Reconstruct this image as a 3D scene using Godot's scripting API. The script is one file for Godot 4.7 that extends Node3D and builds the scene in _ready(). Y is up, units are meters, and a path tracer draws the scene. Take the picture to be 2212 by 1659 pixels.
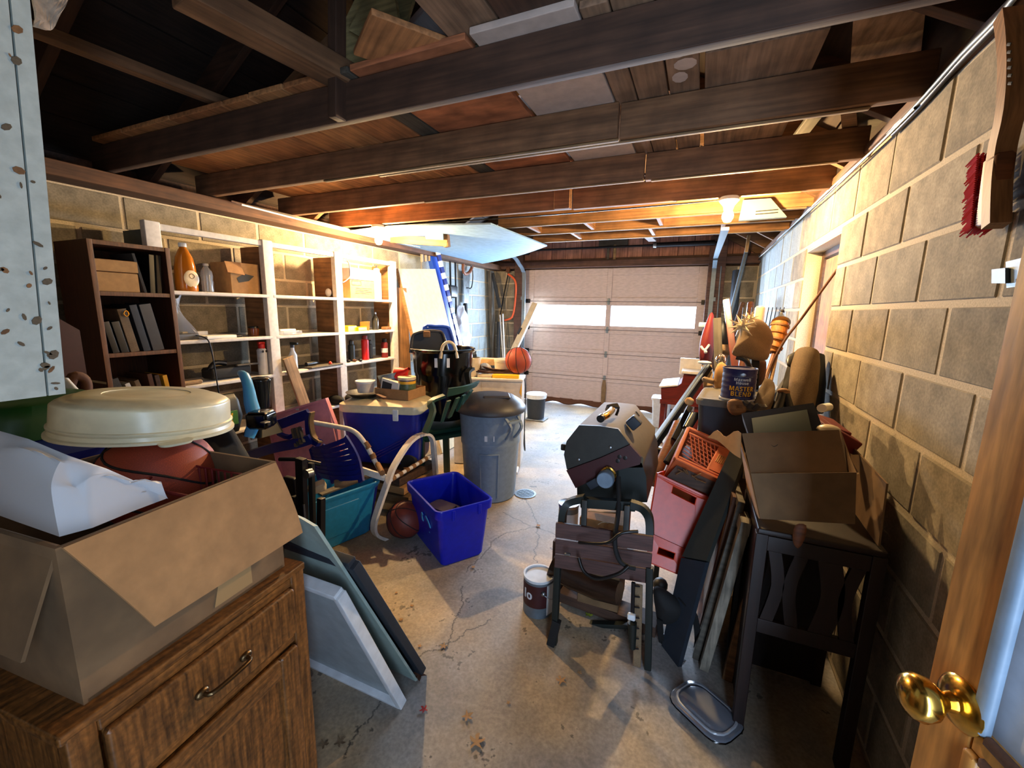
extends Node3D
# A cluttered concrete-block garage seen from its side door. Metres, y up; the camera stands at the origin of the plan, the long axis runs towards -z.

const XR := 0.605      # inner face of the right wall
const XL := -3.05      # inner face of the left wall
const ZB := -6.2       # inner face of the back wall
const ZF := 0.4        # inner face of the front wall, where the camera's doorway is

class Geo:
	# collects triangles (corners anticlockwise seen from outside) and makes a mesh with smooth normals below a crease angle
	var p := PackedVector3Array()
	var uv := PackedVector2Array()
	var t := Transform3D()

	func tri(a: Vector3, b: Vector3, c: Vector3) -> void:
		p.append(t * a); p.append(t * b); p.append(t * c)

	func quad(a: Vector3, b: Vector3, c: Vector3, d: Vector3) -> void:
		tri(a, b, c); tri(a, c, d)

	func out_quad(a: Vector3, b: Vector3, c: Vector3, d: Vector3, o: Vector3) -> void:
		var n := (c - a).cross(d - b)
		if n.dot((a + b + c + d) * 0.25 - o) < 0.0:
			quad(d, c, b, a)
		else:
			quad(a, b, c, d)

	func out_tri(a: Vector3, b: Vector3, c: Vector3, o: Vector3) -> void:
		if (b - a).cross(c - a).dot((a + b + c) / 3.0 - o) < 0.0:
			tri(c, b, a)
		else:
			tri(a, b, c)

	func hexa(q: Array) -> Geo:
		# q: four corners of one face in order, then the four opposite ones in the same order
		var o := Vector3.ZERO
		for c in q: o += c / 8.0
		out_quad(q[0], q[1], q[2], q[3], o); out_quad(q[4], q[5], q[6], q[7], o)
		for i in 4:
			var j := (i + 1) % 4
			out_quad(q[i], q[j], q[j + 4], q[i + 4], o)
		return self

	func box(c: Vector3, s: Vector3, bv := 0.003, b := Basis()) -> Geo:
		# a box with chamfered edges
		var h := s * 0.5
		bv = minf(bv, 0.45 * minf(h.x, minf(h.y, h.z)) * 2.0)
		var f := func(x: float, y: float, z: float, k: int) -> Vector3:
			var e := Vector3(h.x - (0.0 if k == 0 else bv), h.y - (0.0 if k == 1 else bv), h.z - (0.0 if k == 2 else bv))
			return c + b * Vector3(x * e.x, y * e.y, z * e.z)
		for k in 3:
			for s1 in [-1.0, 1.0]:
				var q := []
				for uvw in [[-1.0, -1.0], [1.0, -1.0], [1.0, 1.0], [-1.0, 1.0]]:
					var w := [0.0, 0.0, 0.0]
					w[k] = s1; w[(k + 1) % 3] = uvw[0]; w[(k + 2) % 3] = uvw[1]
					q.append(f.call(w[0], w[1], w[2], k))
				out_quad(q[0], q[1], q[2], q[3], c)
		if bv > 0.0:
			for k in 3:
				var i := (k + 1) % 3
				var j := (k + 2) % 3
				for s1 in [-1.0, 1.0]:
					for s2 in [-1.0, 1.0]:
						var q := []
						for pair in [[-1.0, i], [1.0, i], [1.0, j], [-1.0, j]]:
							var w := [0.0, 0.0, 0.0]
							w[k] = pair[0]; w[i] = s1; w[j] = s2
							q.append(f.call(w[0], w[1], w[2], pair[1]))
						out_quad(q[0], q[1], q[2], q[3], c)
			for x in [-1.0, 1.0]:
				for y in [-1.0, 1.0]:
					for z in [-1.0, 1.0]:
						out_tri(f.call(x, y, z, 0), f.call(x, y, z, 1), f.call(x, y, z, 2), c)
		return self

	func rod(a: Vector3, b: Vector3, w: float, th: float, up := Vector3.UP, bv := 0.002) -> Geo:
		# a bar from a to b, th thick towards up, w wide across
		var x := (b - a).normalized()
		var y := (up - x * up.dot(x)).normalized()
		return box((a + b) * 0.5, Vector3(a.distance_to(b), th, w), bv, Basis(x, y, x.cross(y)))

	func sheet(a: Vector3, b: Vector3, c: Vector3, d: Vector3, th: float) -> Geo:
		# a flat board with corners a b c d, th thick on the side away from the face's normal
		var n := (c - a).cross(d - b).normalized() * th
		return hexa([a, b, c, d, a - n, b - n, c - n, d - n])

	func rings(r: Array, closed := true, caps := true, loop := false) -> Geo:
		# joins rings of points; each ring runs anticlockwise about the way the rings go
		var n: int = r[0].size()
		for i in (r.size() if loop else r.size() - 1):
			var a: PackedVector3Array = r[i]
			var b: PackedVector3Array = r[(i + 1) % r.size()]
			for j in (n if closed else n - 1):
				var k := (j + 1) % n
				quad(a[j], a[k], b[k], b[j])
		if caps and not loop:
			for e in [[r[0], true], [r[-1], false]]:
				var m := Vector3.ZERO
				for q in e[0]: m += q / n
				for j in n:
					if e[1]: tri(m, e[0][(j + 1) % n], e[0][j])
					else: tri(m, e[0][j], e[0][(j + 1) % n])
		return self

	func tube(pts: Array, r, sides := 8, loop := false, smooth := 0) -> Geo:
		# a round pipe along points; r is a radius or one for each point; smooth > 0 rounds the path first
		var q := []
		if smooth > 0:
			var n := pts.size()
			for i in (n if loop else n - 1):
				var p0: Vector3 = pts[(i - 1 + n) % n] if loop or i > 0 else pts[0]
				var p3: Vector3 = pts[(i + 2) % n] if loop or i + 2 < n else pts[n - 1]
				for s in smooth:
					q.append(pts[i].cubic_interpolate(pts[(i + 1) % n], p0, p3, float(s) / smooth))
			if not loop: q.append(pts[n - 1])
		else:
			q = pts
		var out := []
		var e := Vector3.ZERO
		var m := q.size()
		for i in m:
			var fw: Vector3 = q[(i + 1) % m] - q[i] if loop or i + 1 < m else q[i] - q[i - 1]
			var bw: Vector3 = q[i] - q[(i - 1 + m) % m] if loop or i > 0 else fw
			var d: Vector3 = (fw.normalized() + bw.normalized()).normalized()
			if e == Vector3.ZERO:
				e = d.cross(Vector3.UP if absf(d.y) < 0.9 else Vector3.RIGHT)
			e = (e - d * e.dot(d)).normalized()
			var g := d.cross(e)
			var rr: float = r if r is float else lerpf(r[mini(int(float(i) / maxi(1, m - 1) * (r.size() - 1)), r.size() - 1)], r[mini(int(float(i) / maxi(1, m - 1) * (r.size() - 1)) + 1, r.size() - 1)], fmod(float(i) / maxi(1, m - 1) * (r.size() - 1), 1.0))
			var ring := PackedVector3Array()
			for k in sides:
				var an := TAU * k / sides
				ring.append(q[i] + (e * cos(an) + g * sin(an)) * rr)
			out.append(ring)
		return rings(out, true, not loop, loop)

	func strip(pts: Array, w: float, th: float, side: Vector3, smooth := 0) -> Geo:
		# a flat bar bent along points: w wide along side, th thick
		var q := []
		if smooth > 0:
			var n := pts.size()
			for i in n - 1:
				for s in smooth:
					q.append(pts[i].cubic_interpolate(pts[i + 1], pts[maxi(i - 1, 0)], pts[mini(i + 2, n - 1)], float(s) / smooth))
			q.append(pts[n - 1])
		else:
			q = pts
		var out := []
		for i in q.size():
			var d: Vector3 = (q[mini(i + 1, q.size() - 1)] - q[maxi(i - 1, 0)]).normalized()
			var sd := (side - d * side.dot(d)).normalized()
			var nn := d.cross(sd)
			out.append(PackedVector3Array([q[i] - sd * w / 2 - nn * th / 2, q[i] + sd * w / 2 - nn * th / 2, q[i] + sd * w / 2 + nn * th / 2, q[i] - sd * w / 2 + nn * th / 2]))
		return rings(out)

	func lathe(prof: Array, c: Vector3, n := 24, b := Basis(), sq := 1.0) -> Geo:
		# turns [radius, height] pairs about the local y axis through c; sq squashes local z
		var out := []
		for q in prof:
			var ring := PackedVector3Array()
			for k in n:
				var an := TAU * k / n
				ring.append(c + b * Vector3(q[0] * sin(an), q[1], q[0] * cos(an) * sq))
			out.append(ring)
		return rings(out, true, false)

	func ball(c: Vector3, r: float, n := 20, sc := Vector3.ONE, b := Basis()) -> Geo:
		var out := []
		var m := n / 2
		for i in m + 1:
			var a := PI * i / m
			var ring := PackedVector3Array()
			for k in n:
				var an := TAU * k / n
				ring.append(c + b * (Vector3(sin(a) * sin(an), -cos(a), sin(a) * cos(an)) * sc * r))
			out.append(ring)
		return rings(out, true, false)

	func loft(levels: Array, c: Vector3, b := Basis(), caps := true, n := 4) -> Geo:
		# rounded rectangles [height, half x, half z, corner radius] joined upwards
		var out := []
		for l in levels:
			var ring := PackedVector3Array()
			var r: float = minf(l[3], minf(l[1], l[2]) * 0.99)
			for k in 4:
				var cx: float = (l[1] - r) * [1, -1, -1, 1][k]
				var cz: float = (l[2] - r) * [-1, -1, 1, 1][k]
				for j in n + 1:
					var an := PI / 2 * (k + float(j) / n)
					ring.append(c + b * Vector3(cx + r * cos(an), l[0], cz - r * sin(an) if true else 0.0))
			out.append(ring)
		return rings(out, true, caps)

	func prism(poly: Array, ext: Vector3) -> Geo:
		# a flat outline pushed out by ext
		var o := Vector3.ZERO
		for q in poly: o += q / poly.size()
		var n := ext.normalized()
		var ex: Vector3 = (poly[1] - poly[0]).normalized()
		var ey := n.cross(ex)
		var flat := PackedVector2Array()
		for q in poly: flat.append(Vector2((q - o).dot(ex), (q - o).dot(ey)))
		var idx := Geometry2D.triangulate_polygon(flat)
		for i in range(0, idx.size(), 3):
			var a: Vector3 = poly[idx[i]]
			var b: Vector3 = poly[idx[i + 1]]
			var c: Vector3 = poly[idx[i + 2]]
			if (b - a).cross(c - a).dot(n) < 0.0:
				var k := b; b = c; c = k
			tri(a + ext, b + ext, c + ext); tri(a, c, b)
		var ccw := not Geometry2D.is_polygon_clockwise(flat)
		for i in poly.size():
			var a: Vector3 = poly[i]
			var b: Vector3 = poly[(i + 1) % poly.size()]
			if ccw: quad(a, b, b + ext, a + ext)
			else: quad(b, a, a + ext, b + ext)
		return self

	func field(fn: Callable, nu: int, nv: int, th := 0.0) -> Geo:
		# a sheet given by fn(u, v); with th it gets a second side, th below along its normal
		var g := []
		for i in nu + 1:
			var row := PackedVector3Array()
			for j in nv + 1: row.append(fn.call(float(i) / nu, float(j) / nv))
			g.append(row)
		for i in nu:
			for j in nv:
				quad(g[i][j], g[i][j + 1], g[i + 1][j + 1], g[i + 1][j])
		if th > 0.0:
			var h := []
			for i in nu + 1:
				var row := PackedVector3Array()
				for j in nv + 1:
					var du: Vector3 = g[mini(i + 1, nu)][j] - g[maxi(i - 1, 0)][j]
					var dv: Vector3 = g[i][mini(j + 1, nv)] - g[i][maxi(j - 1, 0)]
					row.append(g[i][j] - dv.cross(du).normalized() * th)
				h.append(row)
			for i in nu:
				for j in nv:
					quad(h[i][j], h[i + 1][j], h[i + 1][j + 1], h[i][j + 1])
			for i in nu:
				quad(g[i][0], g[i + 1][0], h[i + 1][0], h[i][0]); quad(g[i + 1][nv], g[i][nv], h[i][nv], h[i + 1][nv])
			for j in nv:
				quad(g[0][j + 1], g[0][j], h[0][j], h[0][j + 1]); quad(g[nu][j], g[nu][j + 1], h[nu][j + 1], h[nu][j])
		return self

	func mesh(o := Vector3.ZERO, crease := 48.0) -> ArrayMesh:
		var n := PackedVector3Array()
		var v := PackedVector3Array()
		n.resize(p.size()); v.resize(p.size())
		var at := {}
		var fn := PackedVector3Array()
		for i in range(0, p.size(), 3):
			fn.append((p[i + 1] - p[i]).cross(p[i + 2] - p[i]))
		var lim := cos(deg_to_rad(crease))
		if crease > 0.0:
			for i in p.size():
				var key := Vector3i((p[i] * 20000.0).round())
				if at.has(key): at[key].append(i / 3)
				else: at[key] = PackedInt32Array([i / 3])
		var unit := PackedVector3Array()
		for q in fn: unit.append(q.normalized())
		for i in p.size():
			var k := i / 3
			var s := fn[k]
			if crease > 0.0:
				s = Vector3.ZERO
				for m in at[Vector3i((p[i] * 20000.0).round())]:
					if unit[m].dot(unit[k]) > lim: s += fn[m]
			var w := i if i % 3 == 0 else (i + 1 if i % 3 == 1 else i - 1)
			n[w] = s.normalized() if s.length_squared() > 1e-20 else unit[k]
			v[w] = p[i] - o
		var arr := []
		arr.resize(Mesh.ARRAY_MAX)
		arr[Mesh.ARRAY_VERTEX] = v
		arr[Mesh.ARRAY_NORMAL] = n
		if uv.size() == p.size():
			var u2 := PackedVector2Array()
			u2.resize(p.size())
			for i in p.size(): u2[i if i % 3 == 0 else (i + 1 if i % 3 == 1 else i - 1)] = uv[i]
			arr[Mesh.ARRAY_TEX_UV] = u2
		var me := ArrayMesh.new()
		me.add_surface_from_arrays(Mesh.PRIMITIVE_TRIANGLES, arr)
		return me

	func base() -> Vector3:
		var b := AABB(p[0], Vector3.ZERO)
		for q in p: b = b.expand(q)
		return Vector3(b.get_center().x, b.position.y, b.get_center().z)


var rng := RandomNumberGenerator.new()
var T := {}
var M := {}


func geo(t := Transform3D()) -> Geo:
	var g := Geo.new()
	g.t = t
	return g


func turn(deg: float, at := Vector3.ZERO) -> Transform3D:
	return Transform3D(Basis(Vector3.UP, deg_to_rad(deg)), at)


func tag(o: Node, label := "", category := "", group := "", kind := "") -> Node:
	if label: o.set_meta("label", label)
	if category: o.set_meta("category", category)
	if group: o.set_meta("group", group)
	if kind: o.set_meta("kind", kind)
	return o


func thing(called: String, label: String, category: String, group := "") -> Node3D:
	var o := Node3D.new()
	o.name = called
	add_child(o, true)
	tag(o, label, category, group)
	return o


func part(called: String, g, mat: Material, parent: Node3D, label := "") -> MeshInstance3D:
	var o := MeshInstance3D.new()
	o.name = called
	o.mesh = g.mesh() if g is Geo else g
	o.material_override = mat
	parent.add_child(o, true)
	if label: o.set_meta("label", label)
	return o


func single(called: String, g: Geo, mat: Material, label: String, category: String, group := "") -> MeshInstance3D:
	var o := MeshInstance3D.new()
	var b := g.base()
	o.name = called
	o.mesh = g.mesh(b)
	o.material_override = mat
	o.position = b
	add_child(o, true)
	tag(o, label, category, group)
	return o


func struct(called: String, g: Geo, mat: Material) -> MeshInstance3D:
	var o := MeshInstance3D.new()
	o.name = called
	o.mesh = g.mesh()
	o.material_override = mat
	add_child(o, true)
	o.set_meta("kind", "structure")
	return o


func plank(called: String, a: Vector3, b: Vector3, w: float, th: float, up: Vector3, mat: Material, parent: Node3D = null) -> MeshInstance3D:
	# a board whose own x axis runs along it, so that its grain does too
	var x := (b - a).normalized()
	var y := (up - x * up.dot(x)).normalized()
	var o := MeshInstance3D.new()
	o.name = called
	o.mesh = geo().box(Vector3.ZERO, Vector3(a.distance_to(b), th, w), 0.003).mesh()
	o.material_override = mat
	o.transform = Transform3D(Basis(x, y, x.cross(y)), (a + b) * 0.5)
	(parent if parent else self).add_child(o, true)
	return o


func copy_of(o: Node3D, label: String, to: Transform3D) -> Node3D:
	var c: Node3D = o.duplicate()
	add_child(c, true)
	c.transform = to
	c.set_meta("label", label)
	return c


func words(text: String, size: float, mat: Material, at: Transform3D, parent: Node3D, called := "lettering", wrap := 0.0) -> void:
	# raised letters in the plane of at; with wrap they are bent round a cylinder of that radius
	var tm := TextMesh.new()
	var f := SystemFont.new()
	f.font_names = PackedStringArray(["Droid Sans"])
	f.font_weight = 700
	tm.font = f
	tm.text = text
	tm.font_size = 48
	tm.pixel_size = size / 48.0
	tm.depth = 0.0015
	tm.curve_step = 4.0
	var m: Mesh = tm
	if wrap > 0.0:
		var am := ArrayMesh.new()
		for s in tm.get_surface_count():
			var arr := tm.surface_get_arrays(s)
			var v: PackedVector3Array = arr[Mesh.ARRAY_VERTEX]
			var n: PackedVector3Array = arr[Mesh.ARRAY_NORMAL]
			for i in v.size():
				var an := v[i].x / wrap
				var r := wrap + v[i].z
				v[i] = Vector3(sin(an) * r, v[i].y, cos(an) * r)
				n[i] = n[i].rotated(Vector3.UP, an)
			arr[Mesh.ARRAY_VERTEX] = v
			arr[Mesh.ARRAY_NORMAL] = n
			arr[Mesh.ARRAY_TANGENT] = null
			am.add_surface_from_arrays(Mesh.PRIMITIVE_TRIANGLES, arr)
		m = am
	var o := part(called, m, mat, parent)
	o.transform = at


func settle() -> void:
	# puts the origin of every thing that is a group of parts at its base
	for o in get_children():
		if not o is Node3D or o is VisualInstance3D or o is Camera3D or o.get_child_count() == 0 or o.position != Vector3.ZERO: continue
		var b := AABB()
		var first := true
		for c in o.find_children("*", "MeshInstance3D", true, false):
			var tr: Transform3D = c.transform
			var q: Node = c.get_parent()
			while q != o:
				tr = q.transform * tr
				q = q.get_parent()
			var e: AABB = tr * c.mesh.get_aabb()
			b = e if first else b.merge(e)
			first = false
		var at := Vector3(b.get_center().x, b.position.y, b.get_center().z)
		o.position = at
		for c in o.get_children(): c.position -= at


# ---------------------------------------------------------------- materials

func grey_image(seed_: int, freq: float, w: int, h: int, to_w: int, to_h: int, lo: float, hi: float, oct := 5, kind := FastNoiseLite.TYPE_SIMPLEX_SMOOTH, gamma := 1.0) -> ImageTexture:
	var f := FastNoiseLite.new()
	f.seed = seed_
	f.noise_type = kind
	f.frequency = freq
	f.fractal_octaves = oct
	f.fractal_gain = 0.55
	var im := f.get_seamless_image(w, h, false, false, 0.15)
	im.convert(Image.FORMAT_L8)
	if to_w != w or to_h != h: im.resize(to_w, to_h, Image.INTERPOLATE_CUBIC)
	var d := im.get_data()
	var lut := PackedByteArray()
	for i in 256: lut.append(int(clampf(lerpf(lo, hi, pow(i / 255.0, gamma)), 0.0, 1.0) * 255.0))
	for i in d.size(): d[i] = lut[d[i]]
	return ImageTexture.create_from_image(Image.create_from_data(to_w, to_h, false, Image.FORMAT_L8, d))


func mat(key: String, c: Color, rough := 0.8, tex := "", scale := Vector3.ONE, bump := 0.0, metal := 0.0, over := "", over_scale := 1.0) -> StandardMaterial3D:
	var m := StandardMaterial3D.new()
	m.resource_name = key
	m.albedo_color = c
	m.roughness = rough
	m.metallic = metal
	if tex:
		m.albedo_texture = T[tex]
		m.uv1_triplanar = true
		m.uv1_scale = scale
		m.uv1_triplanar_sharpness = 6.0
		if bump > 0.0:
			m.heightmap_enabled = true
			m.heightmap_texture = T[tex]
			m.heightmap_scale = bump
	if over:
		m.detail_enabled = true
		m.detail_albedo = T[over]
		m.detail_blend_mode = BaseMaterial3D.BLEND_MODE_MUL
		m.detail_uv_layer = BaseMaterial3D.DETAIL_UV_2
		m.uv2_triplanar = true
		m.uv2_scale = Vector3.ONE * over_scale
	M[key] = m
	return m


func wood(key: String, c: Color, rough := 0.75, axis := 0, density := 3.0, over := "blotch") -> StandardMaterial3D:
	# grain along the object's own axis
	var s := Vector3.ONE * density
	s[axis] = density * 0.055
	return mat(key, c, rough, "grain", s, 0.1, 0.0, over, 1.3)


func glow(key: String, c: Color, e: float) -> StandardMaterial3D:
	var m := StandardMaterial3D.new()
	m.resource_name = key
	m.albedo_color = c
	m.emission_enabled = true
	m.emission = c
	m.emission_energy_multiplier = e
	M[key] = m
	return m


func pane(key: String, c: Color, rough := 0.05) -> StandardMaterial3D:
	var m := StandardMaterial3D.new()
	m.resource_name = key
	m.albedo_color = c
	m.roughness = rough
	m.transparency = BaseMaterial3D.TRANSPARENCY_ALPHA
	M[key] = m
	return m


func _ready() -> void:
	rng.seed = 7
	# camera
	var cam := Camera3D.new()
	cam.name = "camera"
	cam.fov = 84.525
	cam.near = 0.02
	cam.far = 60.0
	cam.position = Vector3(0, 1.42, 0)
	cam.basis = Basis(Vector3.UP, 0.41334) * Basis(Vector3.RIGHT, -0.173456) * Basis(Vector3.BACK, 0.017755)
	add_child(cam)
	# sky and exposure: a bright overcast day outside
	var env := Environment.new()
	var sm := ProceduralSkyMaterial.new()
	sm.sky_top_color = Color(0.72, 0.82, 0.95)
	sm.sky_horizon_color = Color(0.86, 0.91, 0.97)
	sm.ground_horizon_color = Color(0.86, 0.91, 0.97)
	sm.ground_bottom_color = Color(0.6, 0.62, 0.62)
	sm.sky_energy_multiplier = 3.2
	sm.ground_energy_multiplier = 2.6
	var sky := Sky.new()
	sky.sky_material = sm
	env.background_mode = Environment.BG_SKY
	env.sky = sky
	env.tonemap_mode = Environment.TONE_MAPPER_LINEAR
	env.tonemap_exposure = 1.12
	env.sdfgi_enabled = true
	env.ssao_enabled = true
	env.ssil_enabled = true
	var we := WorldEnvironment.new()
	we.name = "world"
	we.environment = env
	add_child(we)
	# daylight through the two panes of the garage door and through the open side door behind the camera
	daylight("pane_light", Vector3(-1.84, 1.365, ZB + 0.03), 0.0, Vector2(1.05, 0.27), 12.0, Color(0.78, 0.88, 1.0))
	daylight("pane_light", Vector3(-0.64, 1.365, ZB + 0.03), 0.0, Vector2(1.05, 0.27), 12.0, Color(0.78, 0.88, 1.0))
	daylight("doorway_light", Vector3(0.43, 1.05, ZF - 0.02), 180.0, Vector2(0.26, 1.9), 3.4, Color(0.78, 0.88, 1.0))
	textures()
	materials()
	shell()
	roof()
	left_side()
	middle()
	right_side()
	front()
	settle()


func daylight(called: String, at: Vector3, deg: float, size: Vector2, energy: float, c: Color) -> void:
	# faces +z at 0 degrees
	var l := AreaLight3D.new()
	l.name = called
	l.area_size = size
	l.light_energy = energy
	l.light_color = c
	l.area_range = 12.0
	l.shadow_enabled = true
	l.position = at
	l.rotation_degrees.y = deg + 180.0
	add_child(l, true)


func textures() -> void:
	T.grain = grey_image(3, 0.02, 512, 512, 512, 512, 0.6, 1.0, 5, FastNoiseLite.TYPE_SIMPLEX_SMOOTH, 0.8)
	T.oak = grey_image(17, 0.03, 512, 512, 512, 512, 0.3, 1.0, 4, FastNoiseLite.TYPE_SIMPLEX_SMOOTH, 0.55)
	T.rough = grey_image(11, 0.05, 512, 512, 512, 512, 0.8, 1.0, 5)
	T.pitted = grey_image(5, 0.09, 512, 512, 512, 512, 0.5, 1.0, 4, FastNoiseLite.TYPE_CELLULAR, 0.6)
	T.blotch = grey_image(21, 0.008, 512, 512, 512, 512, 0.72, 1.0, 4, FastNoiseLite.TYPE_SIMPLEX_SMOOTH, 0.7)
	T.dust = grey_image(33, 0.014, 512, 512, 512, 512, 0.88, 1.0, 5)


func materials() -> void:
	for i in 4:
		mat("block%d" % i, [Color(0.66, 0.62, 0.54), Color(0.61, 0.575, 0.505), Color(0.7, 0.655, 0.57), Color(0.64, 0.59, 0.5)][i], 0.95, "rough", Vector3.ONE * 3.0, 0.08, 0.0, "blotch", 1.7 + 0.3 * i)
	for i in 2:
		mat("white_block%d" % i, [Color(0.7, 0.73, 0.72), Color(0.66, 0.69, 0.69)][i], 0.85, "rough", Vector3.ONE * 3.0, 0.05, 0.0, "dust", 1.5)
	mat("mortar", Color(0.8, 0.74, 0.64), 0.95, "rough", Vector3.ONE * 5.0, 0.15)
	mat("white_mortar", Color(0.75, 0.77, 0.76), 0.9, "rough", Vector3.ONE * 5.0, 0.3)
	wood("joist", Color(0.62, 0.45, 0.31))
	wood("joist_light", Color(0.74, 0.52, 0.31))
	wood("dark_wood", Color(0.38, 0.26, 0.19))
	wood("header", Color(0.42, 0.29, 0.25))
	for i in 4:
		wood("deck%d" % i, [Color(0.93, 0.64, 0.4), Color(0.97, 0.69, 0.44), Color(0.88, 0.59, 0.37), Color(0.7, 0.55, 0.43)][i])
	wood("grey_wood", Color(0.42, 0.39, 0.34))
	wood("pale_wood", Color(0.74, 0.6, 0.42))
	wood("tan_wood", Color(0.66, 0.47, 0.29))
	wood("plate", Color(0.46, 0.3, 0.18), 0.8, 2, 4.0)
	mat("plywood", Color(0.9, 0.56, 0.37), 0.8, "grain", Vector3(1.2, 4, 0.4), 0.05, 0.0, "blotch", 1.2)
	mat("pale_sheet", Color(0.8, 0.72, 0.67), 0.85, "dust", Vector3.ONE * 2.0)
	mat("pale_ply", Color(0.95, 0.86, 0.6), 0.8, "grain", Vector3(0.3, 3, 3), 0.03, 0.0, "blotch", 1.0)
	mat("sheathing", Color(0.24, 0.17, 0.125), 0.9, "grain", Vector3(6, 6, 0.4), 0.1, 0.0, "blotch", 1.0)
	mat("foam_board", Color(0.6, 0.74, 0.84), 0.7, "dust", Vector3.ONE * 1.5)
	mat("door_paint", Color(0.76, 0.71, 0.72), 0.85, "dust", Vector3(1.5, 5, 1.5), 0.0)
	mat("white_paint", Color(0.88, 0.86, 0.83), 0.55, "dust", Vector3.ONE * 3.0)
	mat("peeling", Color(0.72, 0.76, 0.74), 0.75, "dust", Vector3.ONE * 4.0, 0.15)
	mat("chip", Color(0.4, 0.35, 0.28), 0.9, "rough", Vector3.ONE * 6.0)
	mat("veneer", Color(0.36, 0.2, 0.12), 0.5, "grain", Vector3(8, 0.6, 8), 0.02)
	mat("veneer_edge", Color(0.52, 0.33, 0.2), 0.5, "grain", Vector3(8, 0.6, 8), 0.02)
	mat("card", Color(0.7, 0.52, 0.33), 0.9, "dust", Vector3.ONE * 3.0, 0.06, 0.0, "dust", 1.0)
	mat("card_light", Color(0.8, 0.62, 0.4), 0.9, "dust", Vector3.ONE * 3.0)
	mat("card_dark", Color(0.52, 0.4, 0.27), 0.9, "dust", Vector3.ONE * 2.0, 0.06, 0.0, "blotch", 1.4)
	mat("oak", Color(0.64, 0.41, 0.19), 0.4, "oak", Vector3(5, 0.4, 5), 0.03, 0.0, "grain", 6.0)
	mat("oak_rail", Color(0.64, 0.41, 0.19), 0.4, "oak", Vector3(5, 5, 0.4), 0.03, 0.0, "grain", 6.0)
	mat("oak_door", Color(0.86, 0.6, 0.3), 0.4, "grain", Vector3(5, 0.5, 5), 0.03, 0.0, "blotch", 1.2)
	mat("brass", Color(0.86, 0.68, 0.32), 0.18, "", Vector3.ONE, 0.0, 1.0)
	mat("old_brass", Color(0.4, 0.32, 0.22), 0.35, "", Vector3.ONE, 0.0, 1.0)
	mat("steel", Color(0.62, 0.64, 0.66), 0.38, "dust", Vector3.ONE * 3.0, 0.0, 1.0)
	mat("galvanised", Color(0.45, 0.5, 0.54), 0.5, "dust", Vector3.ONE * 3.0, 0.0, 0.5)
	mat("chrome", Color(0.85, 0.85, 0.85), 0.12, "", Vector3.ONE, 0.0, 1.0)
	mat("dark_steel", Color(0.13, 0.12, 0.13), 0.45, "dust", Vector3.ONE * 3.0, 0.0, 0.6)
	mat("rust", Color(0.36, 0.22, 0.14), 0.8, "rough", Vector3.ONE * 6.0)
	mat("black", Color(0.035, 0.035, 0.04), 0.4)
	mat("black_gloss", Color(0.02, 0.022, 0.024), 0.16)
	mat("black_rubber", Color(0.045, 0.045, 0.05), 0.8)
	mat("bin_blue", Color(0.02, 0.1, 0.72), 0.32, "dust", Vector3.ONE * 3.0)
	mat("cooler_blue", Color(0.06, 0.12, 0.56), 0.35, "dust", Vector3.ONE * 3.0)
	mat("navy", Color(0.04, 0.1, 0.46), 0.38, "dust", Vector3.ONE * 3.0)
	mat("turquoise", Color(0.16, 0.56, 0.78), 0.35, "dust", Vector3.ONE * 3.0)
	mat("sky_blue", Color(0.3, 0.62, 0.82), 0.35)
	mat("royal", Color(0.12, 0.3, 0.75), 0.4)
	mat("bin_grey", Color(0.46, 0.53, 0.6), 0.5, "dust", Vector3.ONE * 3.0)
	mat("lid_grey", Color(0.2, 0.205, 0.23), 0.5, "dust", Vector3.ONE * 3.0)
	mat("slate", Color(0.13, 0.16, 0.2), 0.6, "dust", Vector3.ONE * 3.0)
	mat("cream", Color(0.87, 0.8, 0.66), 0.35, "dust", Vector3.ONE * 2.0)
	mat("cream_lid", Color(0.86, 0.83, 0.7), 0.3, "dust", Vector3.ONE * 2.0)
	mat("white_plastic", Color(0.86, 0.88, 0.9), 0.4, "dust", Vector3.ONE * 2.0)
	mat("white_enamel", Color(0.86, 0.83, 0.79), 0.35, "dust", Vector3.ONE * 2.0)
	mat("paper", Color(0.86, 0.85, 0.82), 0.85)
	mat("bag_white", Color(0.7, 0.71, 0.73), 0.5)
	mat("green_chair", Color(0.07, 0.23, 0.19), 0.4, "dust", Vector3.ONE * 3.0)
	mat("lid_green", Color(0.08, 0.26, 0.12), 0.4)
	mat("pink", Color(0.9, 0.6, 0.67), 0.6, "dust", Vector3.ONE * 2.0)
	mat("ball", Color(0.72, 0.29, 0.17), 0.6, "pitted", Vector3.ONE * 12.0, 0.05)
	mat("old_ball", Color(0.5, 0.2, 0.15), 0.5, "pitted", Vector3.ONE * 12.0, 0.05)
	mat("maroon", Color(0.24, 0.06, 0.08), 0.5, "dust", Vector3.ONE * 3.0)
	mat("hood", Color(0.2, 0.2, 0.185), 0.5, "dust", Vector3.ONE * 4.0, 0.0, 0.0, "dust", 2.0)
	mat("slat", Color(0.36, 0.24, 0.22), 0.7, "grain", Vector3(0.5, 8, 8), 0.06)
	mat("dark_green", Color(0.05, 0.09, 0.08), 0.5)
	mat("orange_red", Color(0.86, 0.24, 0.09), 0.35, "dust", Vector3.ONE * 3.0)
	mat("crate_orange", Color(0.8, 0.38, 0.2), 0.5, "dust", Vector3.ONE * 3.0)
	mat("red", Color(0.74, 0.07, 0.06), 0.4)
	mat("dull_red", Color(0.42, 0.06, 0.06), 0.6)
	mat("yellow", Color(0.95, 0.74, 0.1), 0.5)
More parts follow.
